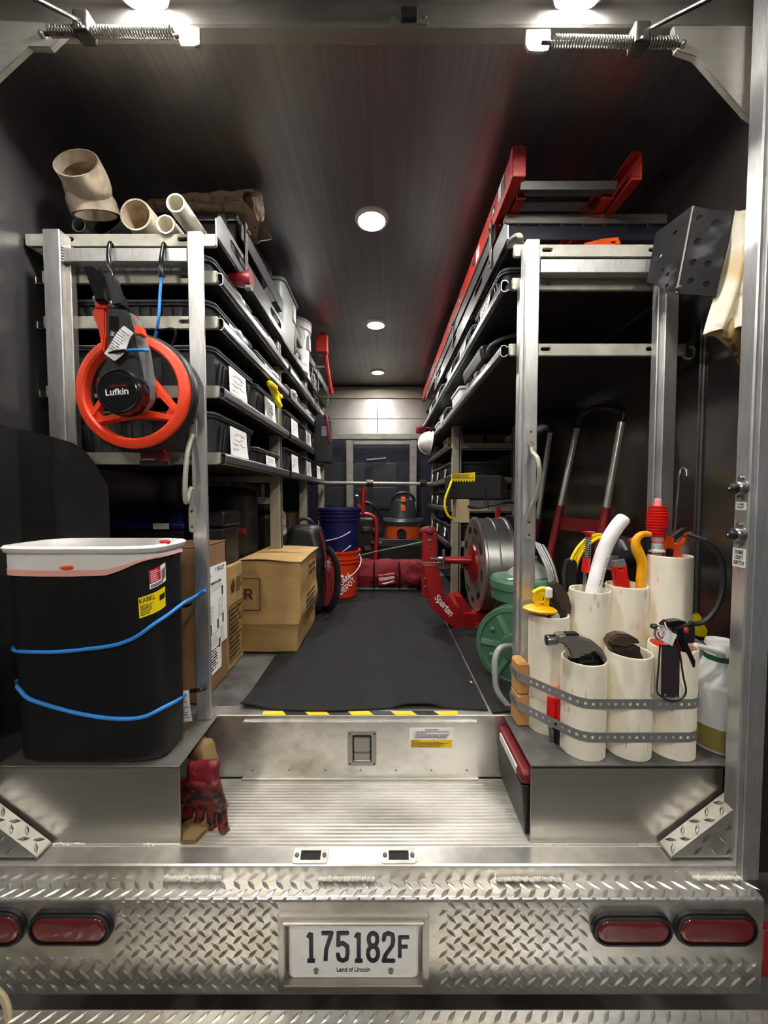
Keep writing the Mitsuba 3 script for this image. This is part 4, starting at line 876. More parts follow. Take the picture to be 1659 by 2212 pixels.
# two blue cords round the can
def cord_on_can(pts, grow=.005):
    out = []
    for u, v in pts:                           # march along the pixel's ray to the can's skin
        best = None
        for y in np.linspace(.90, 1.09, 160):
            p = P(u, v, y); t = (p[2] - ZF) / (P(200, 1180, .925)[2] - ZF); hw, hd = .190 - .002 * t + grow, .070 + .022 * t + grow
            if (abs(p[0] + .750 + .004 * t) / hw) ** 4.6 + (abs(p[1] - 1.014) / hd) ** 4.6 <= 1: best = p; break
        out.append(best if best is not None else P(u, v, 1.03))
    return out
k = thing('bungee_cord', 'upper blue cord across the trash can, hooked round the rack post', 'bungee cord')
c1 = [P(28, 1399, 1.02), P(30, 1403, .99)] + cord_on_can([(60, 1408), (130, 1408), (190, 1402), (250, 1393), (300, 1372), (330, 1350), (360, 1330)])
post_p = [P(384, 1312, 1.005), P(402, 1299, 1.06), P(420, 1289, 1.112), P(443, 1275, 1.119)]
add('cord', tube(spl(c1 + post_p, 60), .0048, 10), BLUECORD, k, 60); o = P(403, 1298, 1.095)
add('ring_hook', tube(spl([o + A(-.012, 0, .028), o + A(-.022, -.006, .010), o + A(-.012, -.012, -.008), o + A(.010, -.012, -.010), o + A(.022, -.01, -.004)], 20), .0045, 10), BLACKGLOSS, k, 60)
k = thing('bungee_cord', 'lower blue cord sagging across the trash can, with a white paper tag', 'bungee cord')
c2 = [P(36, 1470, 1.02), P(38, 1482, .985)] + cord_on_can([(46, 1494), (54, 1503), (80, 1516), (140, 1534), (200, 1547), (270, 1553), (320, 1545), (350, 1530)])
add('cord', tube(spl(c2 + [P(374, 1518, .985), P(390, 1508, 1.04), P(402, 1501, 1.095)], 60), .0048, 10), BLUECORD, k, 60)
add('hook', tube(spl([P(400, 1502, 1.10), P(418, 1492, 1.112), P(438, 1490, 1.118), P(444, 1480, 1.14)], 14), [.006] * 10 + [.005, .0045, .004, .0035], 10), BLACKGLOSS, k, 60)
t = add('paper_tag', tr(skin(lambda u, v: (u * .034 - .017, v * .09 - .045, .003 * np.sin(v * 4)), 6, 10, .0007), FRONT(P(399, 1526, 1.09), 6)), PAPER, k, 60, label='white paper tag'); add('print', tr(printing(.026, .06, 8, 6, UP((0, -.005, .0035))), FRONT(P(399, 1526, 1.09), 6)), INKGREY, t)
# ---------------------------------------------------------------- cardboard boxes along the aisle
def carton(x0, x1, y0, y1, z1, m, bulge, seed):
    b = refine(cbox(x0, x1, y0, y1, ZF + .003, z1, .004), .035); c = b.vertices.mean(0); n = meshkit.fbm(b.vertices * 9 + seed, 3, seed) - .5
    b.vertices = b.vertices + A(1, 1, .3) * (n * bulge)[:, None] * unit_rows(b.vertices - c); return b
def unit_rows(a): return a / np.linalg.norm(a, axis=1, keepdims=True)
k = thing('cardboard_box', 'tall brown carton with a white instruction sheet, just behind the rack post', 'cardboard box')
B1 = dict(x=-.590, y0=1.215, y1=1.425, z1=P(470, 1170, 1.40)[2])
add('body', carton(-.93, B1['x'], B1['y0'], B1['y1'], B1['z1'], 0, .006, 1), CARDBROWN, k, 25)
add('flap', cat(cbox(-.93, B1['x'] + .001, B1['y0'], (B1['y0'] + B1['y1']) / 2 - .001, B1['z1'] + .001, B1['z1'] + .004, .001), cbox(-.93, B1['x'] + .001, (B1['y0'] + B1['y1']) / 2 + .001, B1['y1'], B1['z1'] + .001, B1['z1'] + .004, .001)), CARDBROWN, k)
fx = B1['x'] + .0035
yc1 = 1.318; z0s, z1s = PX(487, 1380, fx)[2], PX(487, 1212, fx)[2]; zc1 = (z0s + z1s) / 2; hs_ = z1s - z0s
s1 = add('white_sheet', tr(ext(rpoly(.195, hs_, .006), .001), FACEX((fx, yc1, zc1))), PAPER, k, label='white printed sheet with a green stripe')
FX = lambda dy, dz, t=.001: FACEX((fx + t, yc1 + dy, zc1 + dz))
add('green_stripe', tr(ext(sbox(-.012, -hs_ * .43, .012, hs_ * .28), .0006), FX(-.080, 0)), DARKGREEN, s1)
add('stripe_text', tr(utext_flat := text('PROPAK  FUEL  SYSTEM', .010, np.eye(4), hs_ * .6, .0004, True), FX(-.080, -.03, .0018) @ rot(90, (0, 0, 1))), INKWHITE, s1)
add('heading', text('7 PELLET', .014, FX(.042, hs_ * .42), .075, .0005, True), INK, s1)
add('emblem', tr(cat(ext(Point(0, 0).buffer(.016).difference(Point(0, 0).buffer(.013)), .0006), ext(sbox(-.024, -.001, .024, .001), .0006), ext(sbox(-.001, -.022, .001, .022), .0006)), FX(-.045, hs_ * .39)), INKGREY, s1)
add('subheading', text('PelletStove Guide', .009, FX(.01, hs_ * .28), .085, .0005, True), INK, s1)
for j, (dy, dz, w, h, r) in enumerate(((.02, .07, .10, .03, 6), (-.03, -.02, .04, .06, 9), (.05, -.01, .05, .07, 10), (-.01, -.11, .06, .05, 7), (.055, -.11, .04, .06, 8))): add('fine_print', printing(w, h, r, 20 + j, FX(dy, dz), .0004, .4), INKGREY, s1, kind='stuff')
for j, (dy, dz) in enumerate(((.06, .04), (-.035, -.075), (.02, -.07), (.062, -.06), (.03, -.14))): add('pictogram', tr(ext(rpoly(.010, .024, .003).union(Point(0, .016).buffer(.006)), .0006), FX(dy, dz)), INK, s1)
s2 = add('shipping_label', tr(ext(rpoly(.105, .10, .003), .001), FACEX((fx, 1.31, PX(466, 1420, fx)[2]))), PAPER, k); add('print', cat(printing(.08, .075, 8, 31, FACEX((fx + .001, 1.30, PX(466, 1420, fx)[2])))), INK, s2, kind='stuff')
k = thing('cardboard_box', 'lower carton with brown print between the tall carton and the R carton', 'cardboard box')
x2 = -.595; zz1 = P(505, 1215, 1.55)[2]
add('body', carton(-.735, x2, 1.435, 1.60, zz1, 0, .006, 2), CARD, k, 25)
Fx2 = lambda dy, dz: FACEX((x2 + .0035, 1.515 + dy, (ZF + zz1) / 2 + dz))
add('print', cat(printing(.12, .20, 11, 41, Fx2(0, -.06)), tr(ext(rpoly(.13, .22, .004).difference(rpoly(.124, .214, .003)), .0005), Fx2(0, -.06)), tr(ext(Polygon([(0, .03), (.02, 0), (0, -.03), (-.02, 0)]), .0005), Fx2(-.02, .12)), printing(.05, .06, 7, 42, Fx2(.04, .12))), INKBROWN, k, kind='stuff')
k = thing('cardboard_box', 'large worn carton marked R standing beside the aisle mat', 'cardboard box')
bx0, bx1, by0, by1 = -.618, -.372, 1.615, 2.06; bz1 = P(580, 1212, 1.615)[2]
b = refine(cbox(bx0, bx1, by0, by1, ZF + .009, bz1, .004), .03); n = meshkit.fbm(b.vertices * 8 + 3, 3, 5) - .5
tt = (b.vertices[:, 2] - ZF) / (bz1 - ZF); b.vertices[:, 0] += (b.vertices[:, 0] > -.45) * (.022 * tt * (1 - (b.vertices[:, 1] - by0) / .45 * .6) + .014 * np.exp(-((tt - .42) / .12) ** 2)) + n * .010; b.vertices[:, 1] += n * .014 - .010 * np.exp(-((tt - .35) / .05) ** 2) * (b.vertices[:, 1] < 1.7)
add('body', b, CARD, k, 20)
add('flap', tr(skin(lambda u, v: (bx0 + (bx1 + .024 - bx0) * u, by0 - .006 + .226 * v, bz1 + .003 + .006 * np.sin(u * 5) * (1 - v)), 10, 6, .003), np.eye(4)), CARD, k, 30); add('flap', tr(skin(lambda u, v: (bx0 + (bx1 + .020 - bx0) * u, by0 + .225 + .22 * v, bz1 + .003 + .004 * np.sin(u * 4)), 10, 6, .003), np.eye(4)), CARD, k, 30)
RC = P(545, 1284, by0 - .010); FR = lambda dx, dz, t=.0: FRONT(A(RC[0] + dx, by0 - .010 - t, RC[2] + dz))
add('printed_square', tr(ext(sbox(-.062, -.069, .034, .069).difference(sbox(-.062, -.0655, .0305, .0655)), .001), FR(0, 0)), INKBROWN, k); add('printed_letter', text('R', .043, FR(-.016, -.020), .036, .001, True), INKBROWN, k)
add('side_print', cat(printing(.22, .12, 5, 50, FACEX((bx1 + .022, 1.83, -.50)), .001), printing(.16, .06, 2, 51, FACEX((bx1 + .026, 1.84, -.34)), .001)), INKBROWN, k, kind='stuff')
# ================================================================ right rack
YK = 1.168
rk = thing('storage_rack', 'aluminium shelf rack on the right with the red ladder on top, nearest the door', 'rack')
qa, qb = P(1133, 800, YK)[0], P(1163, 800, YK)[0]; qc, qd = P(1427, 850, YK)[0], P(1462, 850, YK)[0]
add('post', post(qa, qb, YK, .045, ZF, P(1150, 515, YK)[2]), ALU, rk); add('post_web', post(qa - .012, qa + .002, YK + .012, .028, ZF, P(1150, 596, YK)[2]), ALU, rk)
add('post', post(qc + .008, qd, YK, .045, ZF, P(1445, 520, YK)[2]), ALU, rk); add('post_web', post(qc - .006, qc + .010, YK + .012, .028, ZF, P(1445, 600, YK)[2]), ALU, rk)
add('post_stain', cbox(qa + .001, qb - .001, YK - .0006, YK, P(1140, 1335, YK)[2], P(1140, 1295, YK)[2], .0002), RAIL, rk)
grab(rk, (1146, 924, 964), (1158, 985, 1072), (1142, 1116, 1166), YK)
cz = P(1300, 575, YK + .01)[2]; ch = (P(1300, 560, YK + .01)[2] - P(1300, 590, YK + .01)[2]) / 2
add('cross_bar', cbox(qb, qc + .01, YK + .008, YK + .04, cz - ch, cz + ch), ALU, rk)
add('weld_bead', cat([ball((qb + .001, YK + .008, cz + d), (.005, .006, .005), 1) for d in np.arange(-.02, .021, .008)]), SATIN, rk, True)
YQ = 1.216; zq = [P(1250, v, YQ)[2] for v in (541, 613, 755)]
for z, (u0, u1) in zip(zq, ((1108, 1440), (1106, 1440), (1101, 1484))):
    add('end_rail', rail(P(u0, 700, YQ)[0], P(u1, 700, YQ)[0], z, YQ, .01, [P(u, 700, YQ)[0] for u in (1180, 1408)]), RAIL, rk)
QX, QB = P(1099, 700, YQ)[0] - .006, .905
for z in zq[1:]: shelf(rk, YQ + .012, 2.40, z, QX, QB, -1)
add('wall_hook', tube(spl([P(1476, 770, YQ), P(1494, 773, YQ), P(1499, 765, YQ), P(1498, 752, YQ), P(1488, 750, YQ)], 14), .0035, 8), RAIL, rk)
add('shelf', cbox(QX + .004, QB, YQ + .012, 2.40, zq[0] + .012, zq[0] + .016), TRAY, rk)
qz0, qz1 = P(1100, 510, YQ)[2], P(1100, 474, YQ)[2]
g = sbox(-2.95, qz0, -YQ - .012, qz1 + .02)
for y in (1.6, 2.15, 2.7): g = g.difference(LineString([(-y - .05, qz0 + .05), (-y + .05, qz0 + .05)]).buffer(.012, 6))
g = g.difference(Polygon([(-YQ - .011, qz1 + .03), (-YQ - .06, qz1 + .03), (-YQ - .011, qz1 - .01)]))
add('side_panel', tr(bev(g, .004, .001), FACENX((QX + .006, 0, 0))), LIP, rk)
GZ = P(1058, 492, 1.40)[2]
add('guard_rail', cat(cbox(QX + .004, QX + .008, 1.38, 3.6, GZ - .055, GZ, .001), cbox(QX - .002, QX + .012, 1.38, 3.6, GZ - .004, GZ, .001)), LIP, rk)
for y in (1.40, 2.15, 2.85):
    k = add('guard_bracket', cbox(QX - .006, QX - .001, y - .012, y + .012, qz0 + .01, GZ + .02), SATIN, rk)
    for z in (qz0 + .03, GZ - .01): add('bolt', ball((QX - .008, y, z), (.006, .007, .007), 2), CHROME, k, True)
for n, y in enumerate((1.36, 2.2, 3.1)):
    z0 = P(1260, 482, 1.36)[2]; k = add('ladder_bar', cbox(P(1092, 470, 1.36)[0], P(1430, 470, 1.36)[0] + .02, y, y + .03, z0, z0 + .032), STEEL, rk)
    if n == 0:
        add('panel', cbox(P(1092, 470, 1.36)[0], P(1430, 470, 1.36)[0] + .02, y + .01, y + .014, z0 - .05, z0), NAVYDARK, k)
        for u in (1080, 1121, 1167, 1213, 1260, 1306, 1352, 1399): add('screw', ball(P(u, 487, y + .008), (.004, .003, .004), 1), SATIN, k, True)
# second right rack
rk2 = thing('storage_rack', 'second right shelf rack with labelled bins and cartons, deeper in the truck', 'rack')
zs2r = [zq[1], zq[2], .315, .10, -.085, -.31]
for y in (2.43, 3.45):
    for x in (.432, .815):
        k = add('post', cat(cbox(x, x + .056, y, y + .052, ZF, zq[0], .003)), TSLOT, rk2)
        for d in (.014, .034): add('groove', cbox(x - .0015 if x > .5 else x + .055, x + .001 if x > .5 else x + .0575, y + d, y + d + .008, ZF, zq[0], .0005), IRON, k)
        add('groove', cbox(x + .040, x + .047, y - .0015, y + .001, ZF, zq[0], .0005), IRON, k)
for i, z in enumerate(zs2r):
    if i < 2: shelf(rk2, 2.42, 3.6, z, QX, QB, -1)
    else:
        shelf(rk2, 2.44, 3.55, z, .415, .90, -1, SATIN); 
        add('end_rail', cbox(.488, .815, 2.445, 2.475, z - .02, z + .022), TSLOT, rk2)
add('shelf', cbox(QX + .004, QB, 2.42, 3.6, zq[0] + .012, zq[0] + .016), TRAY, rk2)
# bins on the right
for j, y in enumerate((1.45, 1.85, 2.22, 2.72, 3.12)):
    put_tote('low', .64, y, zq[1] - .0105, f'shallow black bin on the right rack\'s upper shelf, {ORD[j]}', j, -1, (.9, .5))
RS = ['shelf below the hard hat', 'middle shelf', 'lowest shelf']
for i, z in enumerate(zs2r[3:]):
    for j, y in enumerate((2.70, 3.08, 3.42)):
        put_tote('far', .64, y, z - .0105, f'dark tagged bin on the far right rack, {RS[i]}, {["nearest", "middle", "farthest"][j]}', j + i, -1, (.5, .6))
for j, (x0, x1, y, h, m, lab) in enumerate(((.43, .52, 2.62, .09, CARD, 'pale open carton on the far right rack beside the hard hat'), (.54, .66, 2.56, .10, CARDBROWN, 'brown carton on the far right rack behind the front post'), (.68, .80, 2.56, .10, CARDBROWN, 'brown carton on the far right rack against the wall post'))):
    z = zs2r[2] - .010; k = thing('cardboard_box', lab, 'cardboard box'); add('body', cat(cbox(x0, x1, y, y + .2, z, z + h, .003)), m, k); add('flap', cbox(x0, x1, y, y + .098, z + h + .0005, z + h + .004, .001), m, k); add('flap', cbox(x0, x1, y + .102, y + .2, z + h + .0005, z + h + .004, .001), m, k)
solo('plastic_wrap', crumple(ball((.535, 2.66, .375), (.05, .05, .04), 3), .02, 24, 8), CLEARPLASTIC, 'white plastic wrapping tucked beside the carton on the far right rack', 'plastic wrap', smooth=18)
# cases and tubs on the right middle shelf
zq3 = zq[2] - .0105
k = thing('black_case', 'slim black plastic case with a carrying handle tilted on the right shelf', 'case'); o = A(.455, 1.72, zq3)
M = Mx(o + A(0, 0, .012), (1, 0, 0), (0, math.cos(.0), 0), (0, 0, 1)) @ rot(-12, (0, 1, 0))
add('lower_shell', tr(rbox(-.05, .28, -.19, .17, 0, .078, .018), M), GREYHOOD, k); add('upper_shell', tr(rbox(-.05, .28, -.185, .165, .080, .150, .018), M), BLACK, k)
add('handle', tr(tube(spl([(-.02, -.185, .10), (-.02, -.225, .125), (.02, -.24, .135), (.09, -.24, .135), (.12, -.225, .125), (.12, -.185, .10)], 24), .008, 8), M), GREYPLASTIC, k, 60)
for y in (-.08, .08): add('catch', tr(rbox(-.06, -.046, y - .022, y + .022, .034, .074, .004), M), GREYPLASTIC, k)
k = thing('white_tub', 'translucent white plastic tub on the right shelf beside the black case', 'tub'); o = A(.47, 2.15, zq3)
add('body', hull(np.vstack([rrect(.13, .22, .015, .0), rrect(.15, .25, .018, .115)]) + o), MILK, k); add('lid', mv(ext(rpoly(.16, .26, .018), .012), *(o + A(0, 0, .116))), CLEARPLASTIC, k)
k = thing('white_tub', 'small white plastic tub at the far end of the right middle shelf', 'tub'); o = A(.46, 2.85, zq3 + .001)
add('body', hull(np.vstack([rrect(.12, .2, .015, .0), rrect(.14, .22, .018, .07)]) + o), MILK, k); add('lid', mv(ext(rpoly(.15, .23, .018), .01), *(o + A(0, 0, .071))), CLEARPLASTIC, k)
put_tote('low', .64, 2.5, zq3, 'shallow dark bin at the back of the right middle shelf', 3, -1, (.9, .5))
o = P(1198, 741, 1.30); solo('red_tool_case', cat(rbox(o[0] - .05, o[0] + .07, 1.30, 1.38, zq3, zq[2] + .026, .006)), RED, 'low red case lying on the right shelf behind its end rail', 'tool case')
o = P(1305, 520, 1.32); k = thing('red_saw_handle', 'red handled tool lying on the top tray of the right rack', 'hand tool')
add('handle', slab([(1255, 527), (1300, 516), (1335, 512), (1342, 527), (1300, 530)], 1.325, .03, [[(1312, 524), (1330, 520), (1332, 526)]], round_=.002), VIVIDORANGE, k); add('blade', cbox(o[0] - .2, o[0] - .05, 1.335, 1.34, zq[0] + .018, zq[0] + .04), SATIN, k)
solo('rag', crumple(ball(P(1118, 512, 1.25) + A(0, .02, -.004), (.028, .03, .014), 3), .012, 40, 4), CREAM, 'small pale rag on the corner of the right top tray', 'rag', smooth=20)
# ---------------------------------------------------------------- ladder
k = thing('extension_ladder', 'red fibreglass extension ladder with metal rungs lying on top of the right rack', 'ladder')
lz = P(1260, 482, 1.36)[2] + .033
def chan(x, s, z0, h, ya, yb, w=.03, t=.005): return cat(cbox(x - t / 2, x + t / 2, ya, yb, z0, z0 + h, .001), cbox(min(x, x + s * w), max(x, x + s * w), ya, yb, z0, z0 + t, .001), cbox(min(x, x + s * w), max(x, x + s * w), ya, yb, z0 + h - t, z0 + h, .001))
lxa, lxb = .395, .79
rails = [add('rail', chan(lxa, 1, lz, .085, 1.22, 4.0), LADDERRED, k), add('rail', chan(lxb, -1, lz, .085, 1.22, 4.0), LADDERRED, k)]
flyr = [add('fly_rail', chan(lxa + .04, 1, lz + .002, .062, 1.30, 3.9), LADDERRED, k), add('fly_rail', chan(lxb - .04, -1, lz + .002, .062, 1.30, 3.9), LADDERRED, k)]
for n, y in enumerate(np.arange(1.42, 3.9, .305)):
    add('rung', cat(hull(np.vstack([[(x, y + dy, lz + .055 + dz) for x in (lxa + .003, lxb - .003)] for dy, dz in ((-.018, .012), (.018, .012), (-.012, -.014), (.012, -.014))]))), SATIN, k, False)
    add('rung', cat(hull(np.vstack([[(x, y - .13 + dy, lz + .026 + dz) for x in (lxa + .043, lxb - .043)] for dy, dz in ((-.020, .010), (.020, .010), (-.014, -.012), (.014, -.012))]))), SATIN, k, False)
    add('rung_end', tr(lathe([(0, .004), (.012, .004), (.016, .002), (.017, 0)][::-1], 20), FACENX((lxa - .0025, y, lz + .05))), SATIN, rails[0])
add('end_cap', rbox(lxa - .006, lxa + .036, 1.205, 1.23, lz - .002, lz + .09, .004), LADDERRED, k); add('guide_bracket', cbox(lxa - .004, lxa + .05, 1.29, 1.33, lz + .02, lz + .075, .002), SATIN, k)
add('label', cbox(lxa - .0035, lxa - .0026, 1.30, 1.36, lz + .03, lz + .08, .0001), PAPER, k); add('label', cbox(lxa - .0035, lxa - .0026, 1.62, 1.68, lz + .02, lz + .07, .0001), PAPER, k)
# ---------------------------------------------------------------- black perforated flap and the canvas
k = thing('rubber_flap', 'black sooty flap with punched holes folded over the right rack corner', 'flap')
r0, r1 = P(1497, 446, 1.045), P(1461, 634, 1.060)
R0, R1 = P(1584, 458, .985), P(1546, 641, 1.0); L0, L1 = P(1418, 505, 1.15), P(1402, 610, 1.158)
def face(a0, a1, b0, b1, holes, hr=.0075, t=.004):
    x = unit(b0 - a0); n = unit(np.cross(x, a1 - a0)); y = np.cross(n, x); M = Mx(a0, x, y, n); iv = np.linalg.inv(M)
    q = [(iv @ np.r_[p, 1])[:2] for p in (a0, b0, b1, a1)]; g = Polygon(q)
    for u, v in holes:
        c = (1 - v) * ((1 - u) * A(*q[0]) + u * A(*q[1])) + v * ((1 - u) * A(*q[3]) + u * A(*q[2])); g = g.difference(Point(*c).buffer(hr, 8))
    return tr(ext(g, t), M)
add('front_side', face(r0, r1, R0, R1, [(.22, .12), (.62, .15), (.28, .38), (.28, .62), (.65, .62), (.30, .84), (.72, .86)]), SOOTY, k, False)
add('rack_side', face(r0, r1, L0, L1, [(.35, .22), (.5, .74), (.34, .80), (.30, .95), (.7, .5)], .006), SOOTY, k, False)
add('fold', cat(tube([r0, r1], .0035, 8)), SATIN, k); add('grommet', ball(P(1466, 622, 1.03), (.008, .008, .008), 2), RUSTIRON, k, True)
CL = [(1588, 454), (1578, 520), (1562, 590), (1548, 640), (1532, 690), (1520, 722)]
def canv(u, v):
    cu = np.interp(v, np.linspace(0, 1, 6), [c[0] for c in CL]); cv = np.interp(v, np.linspace(0, 1, 6), [c[1] for c in CL])
    out = np.zeros(u.shape + (3,))
    for i in np.ndindex(u.shape):
        a = P(cu[i], cv[i], .975 + .03 * math.sin(v[i] * 3)); b = P(1640, 454 + (cv[i] - 454) * .90, .945); out[i] = a * (1 - u[i]) + b * u[i] + A(0, .010 * math.sin(u[i] * 9 + v[i] * 3) * (.3 + v[i]), 0)
    return out
k = thing('canvas_cloth', 'cream stained canvas drop cloth hanging beside the right door jamb', 'cloth')
add('front', skin(canv, 22, 30, .002), CANVAS, k, 60)
def canv2(u, v):
    out = np.zeros(u.shape + (3,)); E = [(1520, 722), (1545, 726), (1572, 748), (1590, 775), (1603, 798)]
    for i in np.ndindex(u.shape):
        t = u[i] * 4; j = min(int(t), 3); e = A(*E[j]) * (1 - (t - j)) + A(*E[j + 1]) * (t - j); tp = A(1522 + 100 * u[i], 722 - 45 * u[i] - 8 * math.sin(u[i] * 3.1))
        q = e * (1 - v[i]) + tp * v[i]; out[i] = P(q[0], q[1], .985 - .012 * math.sin(v[i] * 3.1) + .008 * math.sin(u[i] * 8))
    return out
def can_fold(p, n, uv):
    g = fbm(p.x * 30, p.y * 30, p.z * 26); return mix(lin('#b39a6a'), lin('#4a3820'), smoothstep(.55, .75, g))
mat('canvasfold', proc(can_fold), .85)
add('turned_up_hem', skin(canv2, 20, 10, .002), CANVASFOLD, k, 60, label='browner turned up lower edge')
# ================================================================ hand trucks by the right wall
def hand_truck(lt, lb, rt, rb, yl, yr, lab, loop=True):
    k = thing('hand_truck', lab, 'hand truck'); tubes = []
    a0, a1 = P(*lt, yl), P(*lb, yl); b0, b1 = P(*rt, yr), P(*rb, yr)
    for s, (p, q) in enumerate(((a0, a1), (b0, b1))):
        add('chrome_tube', tube([p, q], .0125, 16), TUBECHROME, k)
        d = unit(q - p); e = q + d * ((ZF + .07 - q[2]) / d[2])
        add('frame_tube', tube([q - d * .02, q, e], .0165, 14), DARKRED, k)
        w = e + A(0, .04, 0); wl = add('wheel', tr(lathe([(.02, -.02), (.06, -.022), (.07, -.012), (.07, .012), (.06, .022), (.02, .02)], 28), Mx(A(w[0], w[1] + .02, ZF + .075), (0, 1, 0), (0, 0, 1), (1, 0, 0))), BLACK, k); add('hub', tr(lathe([(0, -.024), (.022, -.024), (.022, .024), (0, .024)][::-1], 16), Mx(A(w[0], w[1] + .02, ZF + .075), (0, 1, 0), (0, 0, 1), (1, 0, 0))), SATIN, wl)
        tubes.append((p, q, d, e))
    ap, bp_ = tubes[0], tubes[1]
    c = [ap[0] - ap[2] * -.0 + A(0, 0, 0), ap[0] + A(.006, 0, .02), ap[0] + (bp_[0] - ap[0]) * .12 + A(0, 0, .045), ap[0] * .15 + bp_[0] * .85 + A(0, 0, .055), bp_[0] + A(.004, 0, .035), bp_[0]]
    add('grip_loop', tube(spl(c, 36), .0125, 12), BLACK, k, 60)
    for f, m in ((.02, .034),): add('cross_plate', hull([q + dq for q in (ap[1] + ap[2] * .03, bp_[1] + bp_[2] * .03) for dq in (A(0, .006, 0), A(0, -.006, 0), A(0, .006, -.055), A(0, -.006, -.055))]), DARKRED, k)
    add('toe_plate', hull([q + dq for q in (ap[3], bp_[3]) for dq in (A(0, -.09, -.068), A(0, .02, -.068), A(0, -.09, -.062), A(0, .02, -.062))]), DARKRED, k)
    return k
k = hand_truck((1246, 925), (1209, 1102), (1342, 912), (1308, 1108), 1.70, 1.46, 'red hand truck with tall chrome handle tubes leaning near the right wall')
k2 = hand_truck((1150, 945), (1130, 1120), (1188, 935), (1160, 1130), 2.22, 1.95, 'second hand truck, mostly hidden behind the right front post')
# ================================================================ drum machine with the aluminium drum
k = thing('drain_machine', 'red cable drum machine with a big metal drum, standing right of the aisle mat', 'drain machine')
YM = 1.95
x0, x1 = P(913, 1190, YM)[0], P(945, 1190, YM)[0]
add('upright', cbox(x0, x1, YM, YM + .06, P(930, 1290, YM)[2], P(930, 1152, YM)[2], .004), MACHINERED, k)
add('upright_band', cbox(x0 - .003, x1 + .003, YM - .003, YM + .063, P(930, 1222, YM)[2], P(930, 1214, YM)[2]), SATIN, k)
for v in (1168, 1182, 1250, 1268): add('bolt', ball(P(930 if v < 1200 else 918, v, YM - .002), (.005, .004, .007), 1), SATIN, k, True)
add('arm', slab([(916, 1222), (946, 1222), (962, 1292), (1002, 1326), (1062, 1326), (1062, 1363), (992, 1365), (960, 1340), (929, 1312), (926, 1288)], YM - .03, .07, b=.004), MACHINERED, k)
add('brace', slab([(984, 1288), (1000, 1290), (1024, 1330), (1006, 1335)], YM + .0, .10, b=.003), MACHINERED, k)
add('base_rail', cat(cbox(P(995, 1350, YM)[0], .80, YM - .03, YM + .03, ZF + .006, ZF + .055, .003), cbox(P(1000, 1350, YM)[0], P(1000, 1350, YM)[0] + .06, YM, YM + .52, ZF + .006, ZF + .05, .003), cbox(.72, .78, YM, YM + .52, ZF + .006, ZF + .05, .003)), MACHINERED, k)
add('lettering', text('Spartan', .030, FRONT(P(958, 1309, YM - .031), -50) @ UP((0, -.010, 0)), .125, .001, True), INKWHITE, k)
add('number', text('2001', .022, FRONT(P(1040, 1355, YM - .031), 0), .058, .001, True), GREYPLASTIC, k)
s0, s1_ = P(948, 1210, YM + .02), P(1022, 1212, YM + .06)
shy, shz = s0[1], s0[2]
add('shaft', cyl((x1, shy, shz), (.47, shy, shz), .019), MACHINERED, k); add('nut', cat(tr(lathe([(0, 0), (.02, 0), (.02, .022), (0, .022)], 6), Mx((x1 - .002, shy - .055, shz), (1, 0, 0), (0, 0, 1), (0, -1, 0)) @ rot(90, (0, 1, 0)))), CHROME, k, False)
o = P(935, 1207, YM - .03); add('handle_bar', cat(cyl(o + A(-.012, 0, 0), o + A(.03, 0, 0), .009), cyl(o + A(.052, -.01, -.045), o + A(.052, -.01, .05), .0075), cyl(o + A(.03, 0, 0), o + A(.052, -.008, 0), .014)), CHROME, k)
dr0 = P(1023, 1217, YM + .06); DR, DX, DW = .245, dr0[0], .155; DM = Mx((DX, dr0[1], dr0[2]), (0, 1, 0), (0, 0, 1), (1, 0, 0))
dk_ = add('drum', tr(lathe([(.05, .0), (DR - .012, -.004), (DR, .002), (DR, .012), (DR - .006, .018), (DR - .006, .07), (DR - .002, .074), (DR - .006, .078), (DR - .006, DW - .02), (DR, DW - .014), (DR, DW), (.05, DW)], 80), DM), DRUMSTEEL, k, 25)
for a in range(9): t = a * 2 * math.pi / 9 + .3; add('slot', tr(mv(ext(LineString([(-.018, 0), (.018, 0)]).buffer(.013, 8), .004), 0, 0, -.0065), DM @ rot(math.degrees(t), (0, 0, 1)) @ UP((0, .185, 0))), DARK, dk_)
add('hub_cone', tr(lathe([(.10, .0), (.095, -.010), (.04, -.03), (.02, -.05)][::-1], 36), DM), MACHINERED, dk_)
add('belt', tr(lathe([(DR - .012, DW + .006), (DR + .004, DW + .006), (DR + .004, DW + .022), (DR - .012, DW + .022)], 64), DM), BLACK, k); add('guard_ring', tr(lathe([(DR - .01, DW + .028), (DR + .01, DW + .028), (DR + .01, DW + .036), (DR - .01, DW + .036)], 64), DM), SATIN, k)
gx = DX + DW + .05; add('housing', cbox(gx, gx + .02, dr0[1] - .20, dr0[1] + .22, ZF + .05, dr0[2] + .18, .004), RED, k); add('housing_plate', cbox(gx - .004, gx, dr0[1] - .19, dr0[1] - .06, dr0[2] - .03, dr0[2] + .01), GREYPAINT, k)
add('rear_post', cat(cbox(gx - .03, gx - .005, dr0[1] + .2, dr0[1] + .23, ZF + .05, dr0[2] + .3)), MACHINERED, k)
zb = P(1060, 1087, 1.85)[2]
add('top_bar', cat(cbox(P(1012, 1080, 1.82)[0], gx + .02, 1.82, 1.87, zb - .018, zb + .018, .003)), LIP, k); add('end_block', cbox(P(986, 1100, 1.80)[0], P(1015, 1100, 1.80)[0], 1.80, 1.90, P(1000, 1130, 1.80)[2], P(1000, 1078, 1.80)[2], .004), PALEWOOD, k)
add('bar_post', cat(cbox(gx + .0, gx + .02, 1.84, 1.86, dr0[2] + .1, zb)), MACHINERED, k)
